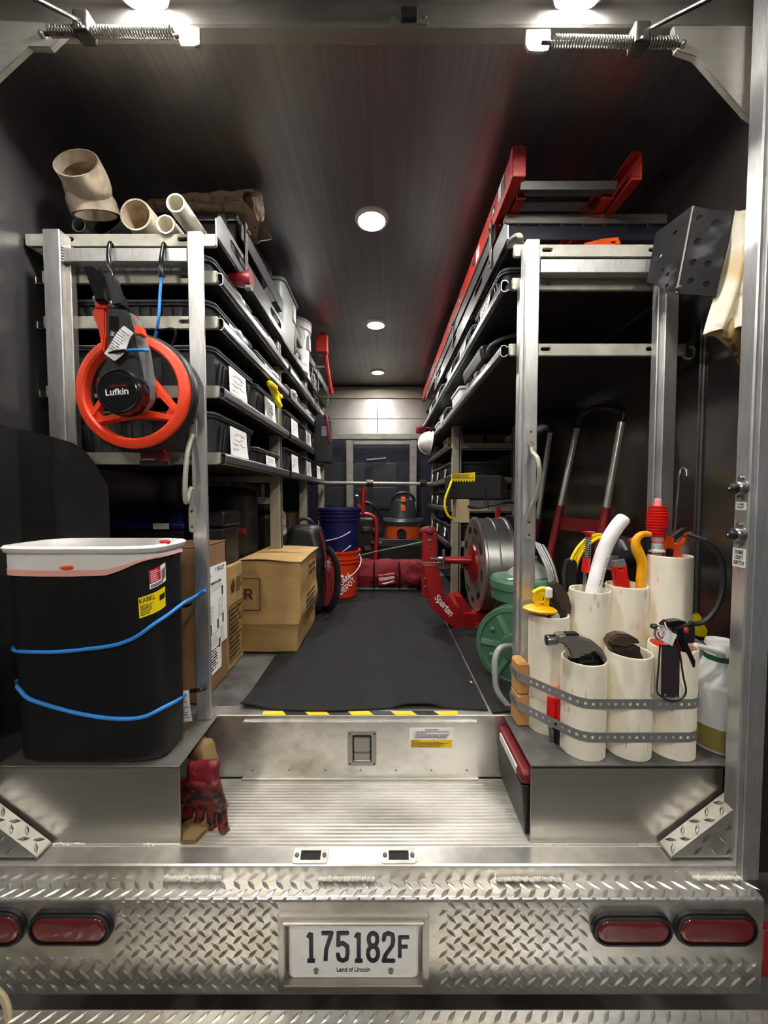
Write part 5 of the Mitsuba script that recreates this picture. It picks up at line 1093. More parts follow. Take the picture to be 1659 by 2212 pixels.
add('lever', tube(spl([P(1010, 1094, 1.80), P(1060, 1092, 1.80), P(1085, 1086, 1.80), P(1105, 1085, 1.82), P(1118, 1094, 1.84)], 20), .0065, 8), IRON, k, 60)
bt = thing('battery_box', 'black battery box with a saw-toothed yellow tag on the drum machine', 'box')
bx0_, bx1_ = P(972, 1050, 1.80)[0], P(1085, 1050, 1.80)[0]; bz0_, bz1_ = zb + .019, P(1030, 1024, 1.80)[2]
add('body', hull(np.vstack([rbox(bx0_, bx1_ - .0, 1.80, 1.96, bz0_, bz1_ - .004, .008).vertices, rbox(bx1_ - .1, bx1_ + .03, 1.81, 1.95, bz0_, bz1_ - .03, .01).vertices])), BLACK, bt, 40)
zz = [(P(974 + i * 2.9, 1041 if i % 2 else 1037, 1.796)[0], P(974 + i * 2.9, 1042 if i % 2 else 1037, 1.796)[2]) for i in range(19)]; pz = P(974, 1022, 1.796)[2]
add('yellow_tag', cat(tr(ext(Polygon([(zz[0][0], pz - .004)] + zz + [(zz[-1][0], pz + .004)]), .002), FRONT((0, 1.797, 0)))), YELLOW, bt); add('tag_print', printing(.10, .02, 4, 70, FRONT(P(1000, 1029, 1.794))), INKBROWN, bt, kind='stuff')
add('cable', tube(spl([P(975, 1040, 1.80), P(968, 1060, 1.78), P(961, 1085, 1.78), P(966, 1110, 1.78), P(982, 1122, 1.80)], 24), .006, 8), YELLOW, bt, 60); add('cable_tie', tube(spl([P(1050, 1054, 1.795), P(1053, 1080, 1.79), P(1055, 1100, 1.795)], 8), .003, 6), DARK, bt)
solo('red_rag', crumple(ball(P(926, 1147, YM + .03), (.045, .04, .026), 3), .014, 30, 3), FABRICRED, 'faded red rag draped on the upright of the drum machine', 'cloth', smooth=25)
solo('tether_cord', tube(spl([P(931, 1166, YM - .006), P(880, 1178, 2.05), P(820, 1190, 2.25), P(772, 1202, 2.40)], 24), .0042, 8), GREENLIGHT, 'thin greenish cord stretched from the drum machine to the orange bucket', 'cord', smooth=60)
# ================================================================ green drain cleaner
k = thing('drain_cleaner', 'green drain cleaner with round motor housing and reel, behind the right front post', 'drain cleaner')
gc = P(1128, 1245, 1.52); gb = P(1128, 1312, 1.42)[2]; gr_ = .118
add('housing', mv(lathe([(0, gb), (gr_ - .012, gb), (gr_, gb + .012), (gr_, gc[2] - .045), (gr_ + .006, gc[2] - .04), (gr_ + .006, gc[2] - .012), (gr_ - .004, gc[2]), (0, gc[2] + .002)], 56), gc[0], gc[1], 0), GREEN, k, 35)
add('cone', mv(lathe([(.085, .0), (.08, .012), (.035, .055), (.03, .075), (0, .078)], 40), gc[0] + .035, gc[1] + .02, gc[2] + .002), GREYPAINT, k); add('data_plate', tr(ext(rpoly(.05, .022, .002), .001), UP((gc[0] - .055, gc[1] - .06, gc[2] + .0025)) @ rot(20, (0, 0, 1))), PAPER, k)
add('frame', cat(tube(spl([A(gc[0], gc[1], gb), A(gc[0], gc[1] + .02, gb - .1), A(gc[0] + .02, gc[1] + .05, ZF + .03)], 10), .03, 12), cbox(gc[0] - .1, gc[0] + .15, gc[1] - .1, gc[1] + .15, ZF + .006, ZF + .03)), DARKRED, k)
rc = P(1112, 1398, 1.36); ax = unit(A(-.55, -.83, .05)); xx_ = unit(np.cross((0, 0, 1), ax)); RM = Mx(rc, xx_, np.cross(ax, xx_), ax); RR = .142
rl = add('reel', tr(cat(lathe([(RR - .02, -.02), (RR, -.016), (RR + .003, -.004), (RR, .004), (RR - .016, .006), (RR - .02, .0), (.05, .004), (.045, .02), (0, .022)][::-1], 60), lathe([(.05, -.06), (RR - .01, -.066), (RR + .004, -.056), (RR + .004, -.046), (RR - .03, -.042), (RR - .03, -.02)], 60)), RM), GREEN, k, 35)
for a in range(6): t = a * math.pi / 3; c_, s_ = math.cos(t), math.sin(t); add('spoke', tr(hull([A(c_ * r - s_ * w, s_ * r + c_ * w, h) for r in (.05, RR - .02) for w in (-.009, .009) for h in (0, .008)]), RM), GREENLIGHT, rl); add('bolt', tr(ball((math.cos(t + .5) * .095, math.sin(t + .5) * .095, .004), (.010, .010, .007), 2), RM), GREEN, rl, True)
add('leg', tube(spl([P(1135, 1396, 1.30), P(1100, 1396, 1.27), P(1078, 1403, 1.25), P(1069, 1425, 1.235), P(1069, 1460, 1.225), P(1074, 1492, 1.215), P(1088, 1514, 1.205), P(1102, 1532, 1.196)], 40), .0095, 14), GREYPAINT, k, 60)
add('rubber_foot', tube([P(1097, 1524, 1.20), P(1100, 1531, 1.198), P(1108, 1546, 1.19)], [.0125, .0145, .0150], 14), BLACK, k)
for n in range(4):
    u = 1159 + n * 5; add('grey_cable', tube(spl([P(u - 2, 1172 + n * 2, 1.50), P(u + 8, 1195, 1.46), P(u + 20, 1222, 1.42), P(u + 28, 1250, 1.40), P(u + 32, 1285, 1.38)], 26), .0058, 8), GREYPAINT if n != 2 else SATIN, k, 60)
# ================================================================ upright plastic pipes on the right platform
PR, PI = .0555, .0495
def tube_at(u, vb, yf, vt, lab, yc=None, x=None, tilt=0):
    """upright pipe; u and vb: where its front touches the platform, yf: that depth, vt: the front of its rim"""
    y = yf + PR; X = P(u, vb, yf + PR * .5)[0] if x is None else x; top = P(u, vt, yf)[2]
    m = pipe([(X, y, ZF + .001), (X, y, ZF + .02), (X, y, (ZF + top) / 2), (X, y, top - .004), (X, y, top)], [PR] * 4 + [PR - .0015], [PI] * 4 + [PI + .0015], 44)
    k = solo('upright_pipe', m, PVC, lab, 'pipe', None, 45); return A(X, y, top)
T1 = tube_at(1190, 1600, 1.050, 1337, 'upright white pipe with pliers in it, at the left end of the pipe row')
T2 = tube_at(1268, 1652, .948, 1440, 'upright white pipe holding the hammer, front left')
T3 = tube_at(1367, 1655, .948, 1425, 'upright white pipe holding the pipe wrench, front middle')
T4 = tube_at(1462, 1653, .948, 1410, 'upright white pipe holding the fire extinguisher, front right')
T5 = tube_at(1280, 1500, 1.062, 1282, 'upright white pipe holding the curved white hose, back row')
T6 = tube_at(1360, 1500, 1.060, 1272, 'upright white pipe holding the yellow pry bar and red tool, back row')
T7 = tube_at(1444, 1400, 1.036, 1205, 'tallest upright white pipe, holding the red pump', x=P(1444, 1300, 1.09)[0])
mm_ = text('22 00 11', .012, FRONT((T4[0] + .032, T4[1] - PR * .84, -.53)) @ rot(-90, (0, 0, 1)), .045, .0006); solo('pipe_marking', mm_, INKGREY, 'small grey number stamped upright on the front right pipe', 'marking')
k = thing('pipe_marking', 'black smudged print across the front middle pipe', 'marking')
for dz in (.0, -.022): add('print', tr(printing(.04, .007, 2, 80, FRONT((T3[0] + .03, T3[1] - PR * .86 - .001, -.505 + dz))), np.eye(4)), INKGREY, k)
# perforated hanger straps
def strap(uv0, z_ref, lab, seed):
    z = P(*z_ref, .944)[2]; rr = PR + .0016
    pts = [PZ(uv0[0], uv0[1], z)]
    def arc(c, a0, a1, n=14): return [A(c[0] + rr * math.cos(a), c[1] + rr * math.sin(a), z) for a in np.linspace(math.radians(a0), math.radians(a1), n)]
    q = A(P(1118, 1480, 1.10)[0] - .0025, 1.0975); d = q - T2[:2]; ta_ = math.degrees(math.atan2(d[1], d[0])) % 360 + math.degrees(math.acos(rr / np.linalg.norm(d)))
    pts = [A(q[0], 1.158, z), A(q[0], 1.10, z), A(q[0] + .002, q[1], z)] + arc(T2, ta_, 270, 16) + arc(T3, 269, 271, 2) + arc(T4, 270, 335, 16)
    p = np.array(pts); s = np.r_[0, np.cumsum(np.linalg.norm(np.diff(p, axis=0), axis=1))]; L = s[-1]; w = .0255
    holes = [Point(x, 0).buffer(.0043, 5) for x in np.arange(.012, L - .01, .0185)]
    hu = unary_union(holes); xs_c = np.linspace(0, L, int(L / .0046) + 1)
    m = cat([ext(sbox(a, -w / 2, b, w / 2).difference(hu), .0009) for a, b in zip(xs_c[:-1], xs_c[1:])]); v = m.vertices
    px_ = np.stack([np.interp(v[:, 0], s, p[:, i]) for i in range(2)], 1); ta = np.stack([np.interp(v[:, 0], s, np.gradient(p[:, i], s)) for i in range(2)], 1); ta /= np.linalg.norm(ta, axis=1, keepdims=True)
    nn = np.stack([ta[:, 1], -ta[:, 0]], 1); m.vertices = np.c_[px_ + nn * v[:, 2:3], z + v[:, 1]]
    k = solo('perforated_strap', m, STRAPSTEEL, lab, 'strap', smooth=25)
    return z
zsu = strap((1120, 1456), (1268, 1522), 'upper perforated metal strap around the upright pipes', 1)
zsl = strap((1120, 1506), (1268, 1594), 'lower perforated metal strap around the upright pipes', 2)
k = thing('wood_block', 'short wooden block between the rack post and the pipe row, under the straps', 'wood block')
wx0, wx1 = P(1118, 1480, 1.10)[0], P(1143, 1480, 1.10)[0]; zw0, zw1, zw2 = ZF + .03, P(1130, 1502, 1.10)[2], P(1130, 1432, 1.10)[2]
add('lower_piece', cbox(wx0, wx1, 1.10, 1.16, ZF + .0005, zw1 - .001, .003), WOOD, k); add('upper_piece', cbox(wx0, wx1, 1.10, 1.16, zw1, zw2, .006), WOOD, k)
k = thing('red_pliers', 'red and black handled cutter wedged between the two left pipes', 'pliers')
yy = 1.020
add('red_handle', cat(slab([(1186, 1508), (1201, 1512), (1200, 1558), (1184, 1548)], yy, .012, b=.003), slab([(1201, 1512), (1218, 1516), (1218, 1575), (1202, 1560)], yy - .004, .016, b=.004)), RED, k); add('jaw', slab([(1203, 1490), (1210, 1484), (1216, 1486), (1218, 1516), (1206, 1512)], yy, .010, b=.002), VIVIDORANGE, k); add('black_grip', slab([(1201, 1566), (1218, 1578), (1219, 1624), (1203, 1622), (1199, 1600)], yy - .004, .02, b=.005), BLACK, k); add('grey_grip', slab([(1186, 1570), (1199, 1580), (1200, 1612), (1190, 1606)], yy + .004, .008, b=.002), SATIN, k)
# hammer
k = thing('hammer', 'black claw hammer with a shiny striking face standing in the front left pipe', 'hammer')
yh = T2[1] - .02
o = P(1192, 1383, yh)
add('face', tr(lathe([(0, -.014), (.0135, -.014), (.0150, -.011), (.0150, .008), (.012, .011), (0, .011)][::-1], 28), Mx(o, (0, 1, 0), (0, 0, 1), (1, 0, 0)) @ rot(0, (1, 0, 0))), CHROME, k, 30)
add('neck', tr(lathe([(.0085, 0), (.0075, .010), (.011, .026), (0, .028)], 24), Mx(o + A(.010, 0, 0), (0, 1, 0), (0, 0, 1), (1, 0, 0))), BLACKGLOSS, k)
add('head', slab([(1206, 1374), (1219, 1371), (1250, 1374), (1280, 1384), (1302, 1402), (1314, 1424), (1313, 1442), (1300, 1420), (1286, 1408), (1262, 1424), (1236, 1424), (1228, 1402), (1216, 1391), (1207, 1391)], yh - .014, .028, b=.006, round_=.003), HAMMERSTEEL, k); add('magnet_slot', slab([(1224, 1369), (1250, 1369), (1251, 1373), (1224, 1373)], yh - .012, .02), DARK, k)
add('claw', slab([(1266, 1392), (1290, 1405), (1306, 1425), (1313, 1445), (1302, 1440), (1284, 1414), (1262, 1408)], yh + .006, .016, b=.004), BLACKGLOSS, k)
add('handle', cat(rbox(T2[0] - .030, T2[0] + .012, yh - .018, yh + .018, ZF + .08, P(1250, 1405, yh)[2], .012), rbox(T2[0] - .040, T2[0] + .040, yh + .0, yh + .035, P(1250, 1470, yh)[2], P(1250, 1418, yh)[2], .014)), BLACKGLOSS, k)
# wrench
k = thing('pipe_wrench', 'dark steel wrench head poking out of the front middle pipe', 'wrench'); yw = T3[1] + .0
add('upper_jaw', slab([(1316, 1388), (1324, 1376), (1340, 1370), (1362, 1372), (1380, 1382), (1386, 1392), (1370, 1392), (1358, 1400), (1330, 1396), (1318, 1398)], yw - .014, .028, b=.006, round_=.002), RUSTIRON, k)
add('lower_jaw', slab([(1322, 1398), (1340, 1399), (1356, 1402), (1372, 1394), (1386, 1400), (1387, 1412), (1394, 1426), (1380, 1436), (1340, 1432), (1328, 1412)], yw - .018, .034, b=.006, round_=.002), IRON, k)
add('handle', rbox(T3[0] - .022, T3[0] + .014, yw - .010, yw + .014, ZF + .05, P(1350, 1425, yw)[2], .006), IRON, k); add('rivet', ball(P(1331, 1420, yw - .019), (.004, .002, .004), 1), CHROME, k, True); add('rivet', ball(P(1347, 1427, yw - .019), (.004, .002, .004), 1), CHROME, k, True)
# fire extinguisher
k = thing('fire_extinguisher', 'small red fire extinguisher with a black hose standing in the front right pipe', 'fire extinguisher')
te = P(1450, 1375, T4[1])[2]
add('cylinder', mv(lathe([(0, ZF + .1), (.044, ZF + .1), (.046, ZF + .11), (.046, te - .055), (.036, te - .02), (.018, te - .004), (.016, te + .01), (0, te + .01)], 36), T4[0] - .006, T4[1] + .0, 0), RED, k)
g0 = P(1428, 1366, T4[1] - .045); GM = FRONT(g0, 0) @ rot(-14, (0, 1, 0))
gg = add('gauge', tr(lathe([(0, 0), (.0185, 0), (.0205, .004), (.0205, .012), (.017, .014), (.0165, .009), (0, .009)][::-1], 36), GM), CHROME, k); add('dial', tr(ext(Point(0, 0).buffer(.0160, 16), .0006), GM @ UP((0, 0, .0095))), PAPER, gg); add('dial_print', tr(cat(ext(Point(0, 0).buffer(.012).difference(Point(0, 0).buffer(.009)).intersection(sbox(-.02, -.02, .02, .004)), .0006), ext(Polygon([(-.001, 0), (.001, 0), (.004, .011)]), .0006)), GM @ UP((0, 0, .0103))), INKRED, gg)
add('valve', rbox(T4[0] - .03, T4[0] + .03, T4[1] - .04, T4[1] + .012, P(1450, 1392, T4[1] - .04)[2], P(1450, 1352, T4[1] - .04)[2], .008), BLACK, k); add('knob', ball(P(1413, 1353, T4[1] - .045), (.009, .009, .007), 2), BLACK, k, True)
yv = T4[1] - .052
add('lever', slab([(1436, 1352), (1446, 1344), (1470, 1341), (1486, 1344), (1478, 1350), (1452, 1356), (1440, 1360)], yv, .022, b=.003, round_=.002), BLACKGLOSS, k); add('grip', cat(slab([(1464, 1362), (1474, 1366), (1492, 1402), (1504, 1428), (1503, 1443), (1496, 1443), (1482, 1412), (1466, 1384)], yv - .004, .012, b=.003, round_=.002), slab([(1470, 1368), (1482, 1378), (1505, 1432), (1504, 1444), (1497, 1440), (1484, 1410)], yv + .012, .010, b=.003)), BLACKGLOSS, k)
wf = P(1450, 1450, yv - .012)
lop = spl([P(u, v, yv - .012) for u, v in ((1426, 1392), (1424, 1420), (1419, 1480), (1420, 1496), (1432, 1507), (1468, 1512), (1480, 1500), (1478, 1470), (1470, 1420), (1462, 1388))], 60); add('wall_bracket', slab([(1431, 1394), (1462, 1394), (1469, 1410), (1468, 1508), (1430, 1505)], yv - .010, .004, b=.001), PLUM, k); add('bracket_wire', tube(lop, .0022, 6), IRON, k, 60)
for u, v in ((1437, 1502), (1462, 1505)): add('rivet', ball(P(u, v, yv - .012), (.003, .002, .003), 1), SATIN, k, True)
t_ = add('paper_tag', tr(skin(lambda u, v: (u * .030 - .015, v * .030 - .015, .003 * np.sin(u * 3 + v * 2)), 6, 6, .0008), FRONT(P(1447, 1378, yv - .014), -28)), PAPER, k, label='white paper tag'); add('tag_string', tube(spl([P(1436, 1344, yv - .01), P(1440, 1356, yv - .015), P(1450, 1366, yv - .015)], 8), .0014, 6), WHITE, k)
hs_p = [P(1490, 1345, yv + .01), P(1500, 1348, yv + .01), P(1530, 1336, yv + .01), P(1553, 1302, yv + .01), P(1563, 1252, yv + .015), P(1556, 1205, yv + .02), P(1530, 1172, yv + .03), P(1503, 1160, yv + .04), P(1484, 1154, yv + .05)]
add('hose', tube(spl(hs_p, 50), .0062, 12), BLACK, k, 60); add('pin_ring', cat(ball(P(1482, 1362, yv), (.006, .004, .008), 2)), INKRED, k, True)
# in the left pipe: pliers, yellow plug, cord
k = thing('slip_pliers', 'rusty dark slip joint pliers standing in the left pipe', 'pliers'); yp = T1[1] - .01
add('jaw', cat(slab([(1189, 1262), (1202, 1256), (1216, 1266), (1230, 1288), (1236, 1312), (1232, 1335), (1222, 1325), (1214, 1306), (1200, 1300), (1194, 1282)], yp, .016, b=.004, round_=.0015)), RUSTIRON, k); add('jaw', slab([(1194, 1268), (1206, 1300), (1220, 1322), (1233, 1345), (1216, 1345), (1203, 1322), (1192, 1302)], yp - .010, .012, b=.003), IRON, k)
add('handle', tube([P(1212, 1320, yp), P(1214, 1360, yp + .01), (T1[0], T1[1], ZF + .1)], .007, 8), IRON, k)
k = thing('yellow_plug', 'amber disc-topped plug resting across the left pipe', 'plug'); o = P(1166, 1316, T1[1] - .012)
add('disc', tr(lathe([(0, .012), (.030, .010), (.044, .004), (.047, .0), (.044, -.005), (.02, -.010), (0, -.010)][::-1], 40), UP(o) @ rot(-4, (1, 0, 0)) @ rot(3, (0, 1, 0))), AMBER, k); add('stem', cyl(o + A(.004, .01, -.06), o + A(.002, .008, -.008), .018), AMBER, k)
k = thing('power_lead', 'bundled yellow cord with a white plug end in the left pipe', 'cord'); yc = T1[1] - .015
for n in range(4): add('loop', tube(spl([P(1172 + n * 3, 1300, yc + n * .004), P(1154 + n * 5, 1298 - n, yc), P(1157 + n * 6, 1284 - n, yc - .005), P(1174 + n * 2, 1276, yc), P(1178 + n * 2, 1300, yc + .006), P(1180, 1325, yc + .01)], 24), .0042, 8), YELLOW, k, 60)
add('end', tube(spl([P(1152, 1281, yc - .01), P(1164, 1273, yc - .01), P(1176, 1271, yc - .008)], 10), .006, 8), YELLOW, k, 60); add('white_plug', rbox(*[f(P(1174, 1269, yc)[0], P(1190, 1269, yc)[0]) for f in (min, max)], yc - .016, yc + .008, P(1180, 1290, yc)[2], P(1180, 1268, yc)[2], .005), WHITE, k)
solo('socket_end', tr(lathe([(0, 0), (.013, .0), (.0145, .003), (.0145, .05), (0, .05)], 24), FRONT(P(1199, 1330, T1[1] - .035)) @ rot(180, (0, 1, 0)) @ rot(35, (1, 0, 0))), SATIN, 'round silver tool end in the left pipe beside the pliers', 'tool')
# white hose
hc_ = [P(1277, 1300, T5[1] - .012), P(1287, 1250, T5[1] - .008), P(1299, 1205, T5[1]), P(1318, 1160, T5[1]), P(1345, 1122, T5[1])]
hc_ = [A(T5[0] - .01, T5[1], ZF + .12)] + hc_
cc = spl(hc_, 60); d_ = unit(cc[-1] - cc[-2]); end = [cc[-1] + d_ * q for q in (.004, .008, .010)]
k = thing('white_hose', 'thick curved white hose standing in the middle back pipe', 'hose')
add('hose', tube(np.vstack([cc, end]), [.0200] * 60 + [.019, .016, .010], 24), HOSE, k, 60)
add('print', tr(cat([trimesh.creation.box((.003, .0006, .006 + .004 * (i % 3))) for i in range(1)] + [mv(trimesh.creation.box((.0018, .0008, .007)), -.0008 * i, 0, .011 * i) for i in range(8)]), Mx(P(1296, 1262, T5[1] - .0295), (1, 0, .25), (0, 1, 0), (.32, 0, .95))), GREYPLASTIC, k, kind='stuff')
solo('grey_cable', tube(spl([A(T5[0] + .03, T5[1], -.4), P(1310, 1280, T5[1] + .01), P(1303, 1262, T5[1] + .02), P(1292, 1255, T5[1] + .03)], 16), .005, 8), GREYPLASTIC, 'thin grey cable curling out of the hose pipe', 'cable', smooth=60)
k = thing('spring_plunger', 'thin red topped tool with a coil spring behind the white hose', 'tool'); ysp = T5[1] + .012
b0 = P(1267, 1215, ysp); b1 = P(1270, 1160, ysp)
add('red_top', cat(tr(lathe([(0, 0), (.016, .004), (.017, .006), (.008, -.004), (.006, -.014), (0, -.014)][::-1], 20), UP(P(1272, 1153, ysp)))), RED, k); add('rod', tube([A(T5[0] - .022, ysp, -.45), b1], .0045, 8), CHROME, k); t = np.linspace(0, 1, 120)
add('spring', tube(np.stack([b0[0] + (b1[0] - b0[0]) * t + .010 * np.cos(t * 69), b0[1] + .010 * np.sin(t * 69), b0[2] + (b1[2] - b0[2]) * t], 1), .0014, 5), SATIN, k, True); add('red_sleeve', tube([P(1265, 1236, ysp), P(1267, 1205, ysp)], .011, 12), RED, k)
# red pry tool, yellow bar
k = thing('red_scraper', 'red handled scraper with a grey blade end in the middle back pipe', 'scraper'); yr = T6[1] - .03
add('handle', slab([(1326, 1224), (1337, 1224), (1337, 1233), (1346, 1233), (1346, 1223), (1355, 1222), (1358, 1246), (1362, 1256), (1361, 1300), (1335, 1300), (1332, 1268)], yr, .016, b=.003, round_=.001), RED, k); add('neck', slab([(1324, 1212), (1350, 1208), (1356, 1226), (1326, 1228)], yr + .004, .008, b=.002), GREYPLASTIC, k); add('shank', rbox(T6[0] - .03, T6[0] - .01, yr, yr + .014, ZF + .1, P(1345, 1290, yr)[2], .004), RED, k)
k = thing('pry_bar', 'curved yellow pry bar in the middle back pipe', 'pry bar'); yb = T6[1] - .02
pb = spl([A(T6[0] + .012, T6[1], ZF + .1), P(1383, 1290, yb), P(1386, 1240, yb), P(1387, 1215, yb), P(1377, 1190, yb), P(1373, 1172, yb), P(1380, 1158, yb), P(1396, 1153, yb), P(1405, 1155, yb)], 60)
add('bar', tube(pb, [.0125] * 30 + list(np.linspace(.0125, .0150, 20)) + list(np.linspace(.0150, .007, 10)), 14, flat=.75), AMBER, k, 60); add('black_sleeve', tube([P(1398, 1160, yb + .02), P(1402, 1200, yb + .02), P(1398, 1300, yb + .02)], .011, 10), BLACK, k)
# pump, clamp, hook in the tallest pipe
k = thing('siphon_pump', 'bright red bellows siphon pump standing in the tallest pipe', 'pump'); o = P(1420, 1115, T7[1] + .014)
zt_, zb_ = P(1417, 1093, o[1])[2], P(1417, 1157, o[1])[2]; H = zt_ - zb_; prf = [(0, 0), (.0215, .0)]
for i in range(11): f = i / 10; r_ = .0225 + .005 * math.sin(math.pi * f) ; prf += [(r_, H * (f * .94 + .01)), (r_ + .0006, H * (f * .94 + .03)), (r_ - .0025, H * (f * .94 + .05))]
prf += [(.022, H), (.0, H)]
add('bellows', tr(lathe(prf, 40), UP((o[0], o[1], zb_))), RED, k, 20); add('cap', tr(lathe([(0, 0), (.0095, 0), (.0095, .018), (.007, .022), (0, .022)], 24), UP((o[0], o[1], zt_))), PINKPLASTIC, k)
add('neck', tr(lathe([(.0165, 0), (.0165, -.016), (.0135, -.018), (.0135, -.042), (.021, -.043), (.021, -.047), (.014, -.048), (.013, -.09), (0, -.09)][::-1], 28), UP((o[0], o[1], zb_))), PINKPLASTIC, k); add('collar', tr(lathe([(.0140, -.022), (.0165, -.024), (.0165, -.038), (.0225, -.043), (.0225, -.047), (.0145, -.049), (.0140, -.075)][::-1], 28), UP((o[0], o[1], zb_))), CLEARPLASTIC, k)
k = thing('orange_clamp', 'orange trigger clamp with a metal bar standing in the tallest pipe', 'clamp'); yo = T7[1] + .004
add('frame', slab([(1434, 1172), (1440, 1160), (1456, 1160), (1458, 1170), (1462, 1182), (1462, 1225), (1456, 1225), (1456, 1186), (1440, 1184), (1440, 1225), (1434, 1225)], yo, .022, b=.003), VIVIDORANGE, k)
add('trigger', slab([(1458, 1176), (1472, 1170), (1478, 1162), (1484, 1160), (1480, 1174), (1468, 1190), (1476, 1205), (1490, 1218), (1488, 1222), (1466, 1208), (1460, 1200)], yo + .004, .012, b=.002), VIVIDORANGE, k); add('pad', slab([(1482, 1152), (1496, 1150), (1501, 1156), (1490, 1159), (1480, 1157)], yo + .002, .014, b=.002), VIVIDORANGE, k); add('bar', slab([(1457, 1156), (1478, 1140), (1486, 1140), (1487, 1146), (1476, 1156), (1460, 1168)], yo + .006, .010, b=.002), SATIN, k); add('body', slab([(1442, 1188), (1455, 1188), (1455, 1230), (1442, 1230)], yo + .004, .012), DARK, k)
hk = spl([P(1455, 1240, yo + .03), P(1457, 1165, yo + .03), P(1463, 1090, yo + .03), P(1467, 1040, yo + .03), P(1470, 1018, yo + .03), P(1476, 1010, yo + .03), P(1482, 1016, yo + .025), P(1482, 1030, yo + .02)], 50)
solo('hook_rod', tube(hk, .0042, 10), CHROME, 'thin chrome rod with a hooked top standing in the tallest pipe', 'hook', smooth=60)
# behind the pipes: yellow cable loops, grey grinder-like tool
k = thing('yellow_cable', 'loops of yellow cable in a black strap behind the white hose', 'cable'); yk = 1.30
for n, (a, b, c) in enumerate((((1236, 1205), (1258, 1172), (1290, 1155)), ((1230, 1260), (1240, 1210), (1288, 1160)), ((1240, 1240), (1262, 1186), (1302, 1160)))):
    add('loop', tube(spl([P(a[0] - 6, a[1] + 45, yk), P(*a, yk), P(*b, yk), P(*c, yk + .02), P(c[0] + 40, c[1] + 20, yk + .04)], 26), .0058, 8), YELLOW, k, 60)
add('black_strap', slab([(1228, 1212), (1242, 1206), (1250, 1218), (1244, 1276), (1226, 1280), (1222, 1240)], yk - .01, .03, b=.006), BLACK, k)
k = thing('power_tool', 'dark grey power tool body behind the red scraper', 'power tool'); yg = 1.34; o = P(1345, 1195, yg)
add('body', crumple(cat(ball(o, (.055, .05, .06), 3)), .006, 20, 3), GREYHOOD, k, 60); add('collar', tube([P(1322, 1200, yg - .02), P(1322, 1230, yg - .02)], .022, 18), GREYPLASTIC, k); add('stripe', slab([(1338, 1166), (1344, 1166), (1356, 1186), (1352, 1190)], yg - .052, .006), INKWHITE, k); add('red_button', ball(P(1364, 1170, yg - .03), (.012, .01, .014), 2), RED, k, True)
# jug and yellow cloth at the jamb
k = thing('plastic_jug', 'translucent white jug half full of yellowish liquid beside the right jamb', 'jug'); jx, jy = .912, 1.022
jz = lambda v: P(1560, v, .965)[2]
jr = .070
prj = [(0, ZF + .001), (jr - .008, ZF + .001), (jr, ZF + .012), (jr, jz(1500)), (jr * .97, jz(1490)), (jr * .66, jz(1460)), (jr * .52, jz(1440)), (jr * .50, jz(1432))]
add('body', mv(lathe(prj, 48), jx, jy, 0), MILK, k, 40); add('liquid', mv(lathe([(0, ZF + .0035), (jr + .0006, ZF + .012), (jr + .0008, jz(1580)), (jr - .0005, jz(1579)), (0, jz(1579))], 48), jx, jy, 0), STRAW, k)
add('green_ring', mv(lathe([(jr * .50, jz(1448)), (jr * .54, jz(1447)), (jr * .54, jz(1432)), (jr * .5, jz(1431))], 40), jx, jy, 0), DARKGREEN, k); add('cap', mv(lathe([(0, jz(1400)), (jr * .5, jz(1402)), (jr * .53, jz(1408)), (jr * .53, jz(1431)), (0, jz(1431))][::-1], 40), jx, jy, 0), WHITE, k)
add('spout_arm', tube(spl([P(1492, 1392, jy - .02), P(1520, 1398, jy - .03), P(1540, 1404, jy - .035), P(1558, 1414, jy - .03)], 16), [.006 + .004 * i / 15 for i in range(16)], 10), WHITE, k, 60)
add('chain', tube(spl([P(1495, 1375, jy - .04), P(1510, 1384, jy - .04), P(1524, 1392, jy - .04)], 10), .0022, 6), CHROME, k)
o = P(1507, 1352, 1.09); solo('yellow_cloth', crumple(refine(hull([P(u, v, y) for u, v in ((1492, 1327), (1508, 1326), (1516, 1345), (1527, 1362), (1527, 1380), (1500, 1372), (1494, 1348)) for y in (1.085, 1.10)]), .012), .006, 40, 2), YELLOW, 'bright yellow cloth tucked behind the extinguisher hose', 'cloth', smooth=20)
k = thing('blue_bottle', 'white bottle with blue and yellow cap behind the jug', 'bottle'); bx, by = P(1512, 1480, 1.10)[0] + .01, 1.14
add('body', mv(lathe([(0, ZF + .001), (.04, ZF + .001), (.042, ZF + .01), (.042, jz(1480) + .03), (.02, jz(1430))], 32), bx, by, 0), MILK, k); add('cap', mv(lathe([(0, jz(1408)), (.024, jz(1410)), (.026, jz(1430)), (0, jz(1430))][::-1], 28), bx, by, 0), NAVY, k)
# under the right platform
k = thing('tool_box', 'black tool box with a red rim under the right platform', 'tool box'); bx0_, bx1_ = .350, .66
add('body', hull(np.vstack([rbox(bx0_ + .012, bx1_, .955, 1.145, ZD + .002, ZD + .01, .004).vertices, rbox(bx0_, bx1_, .945, 1.150, ZF - .075, ZF - .06, .004).vertices])), BLACK, k, 40); add('lid', rbox(bx0_ - .004, bx1_, .942, 1.152, ZF - .059, ZF - .024, .014), TRIMRED, k)
add('lid_window', rbox(bx0_ - .0055, bx0_ + .004, .975, 1.12, ZF - .052, ZF - .030, .0025), CLEARPLASTIC, k)
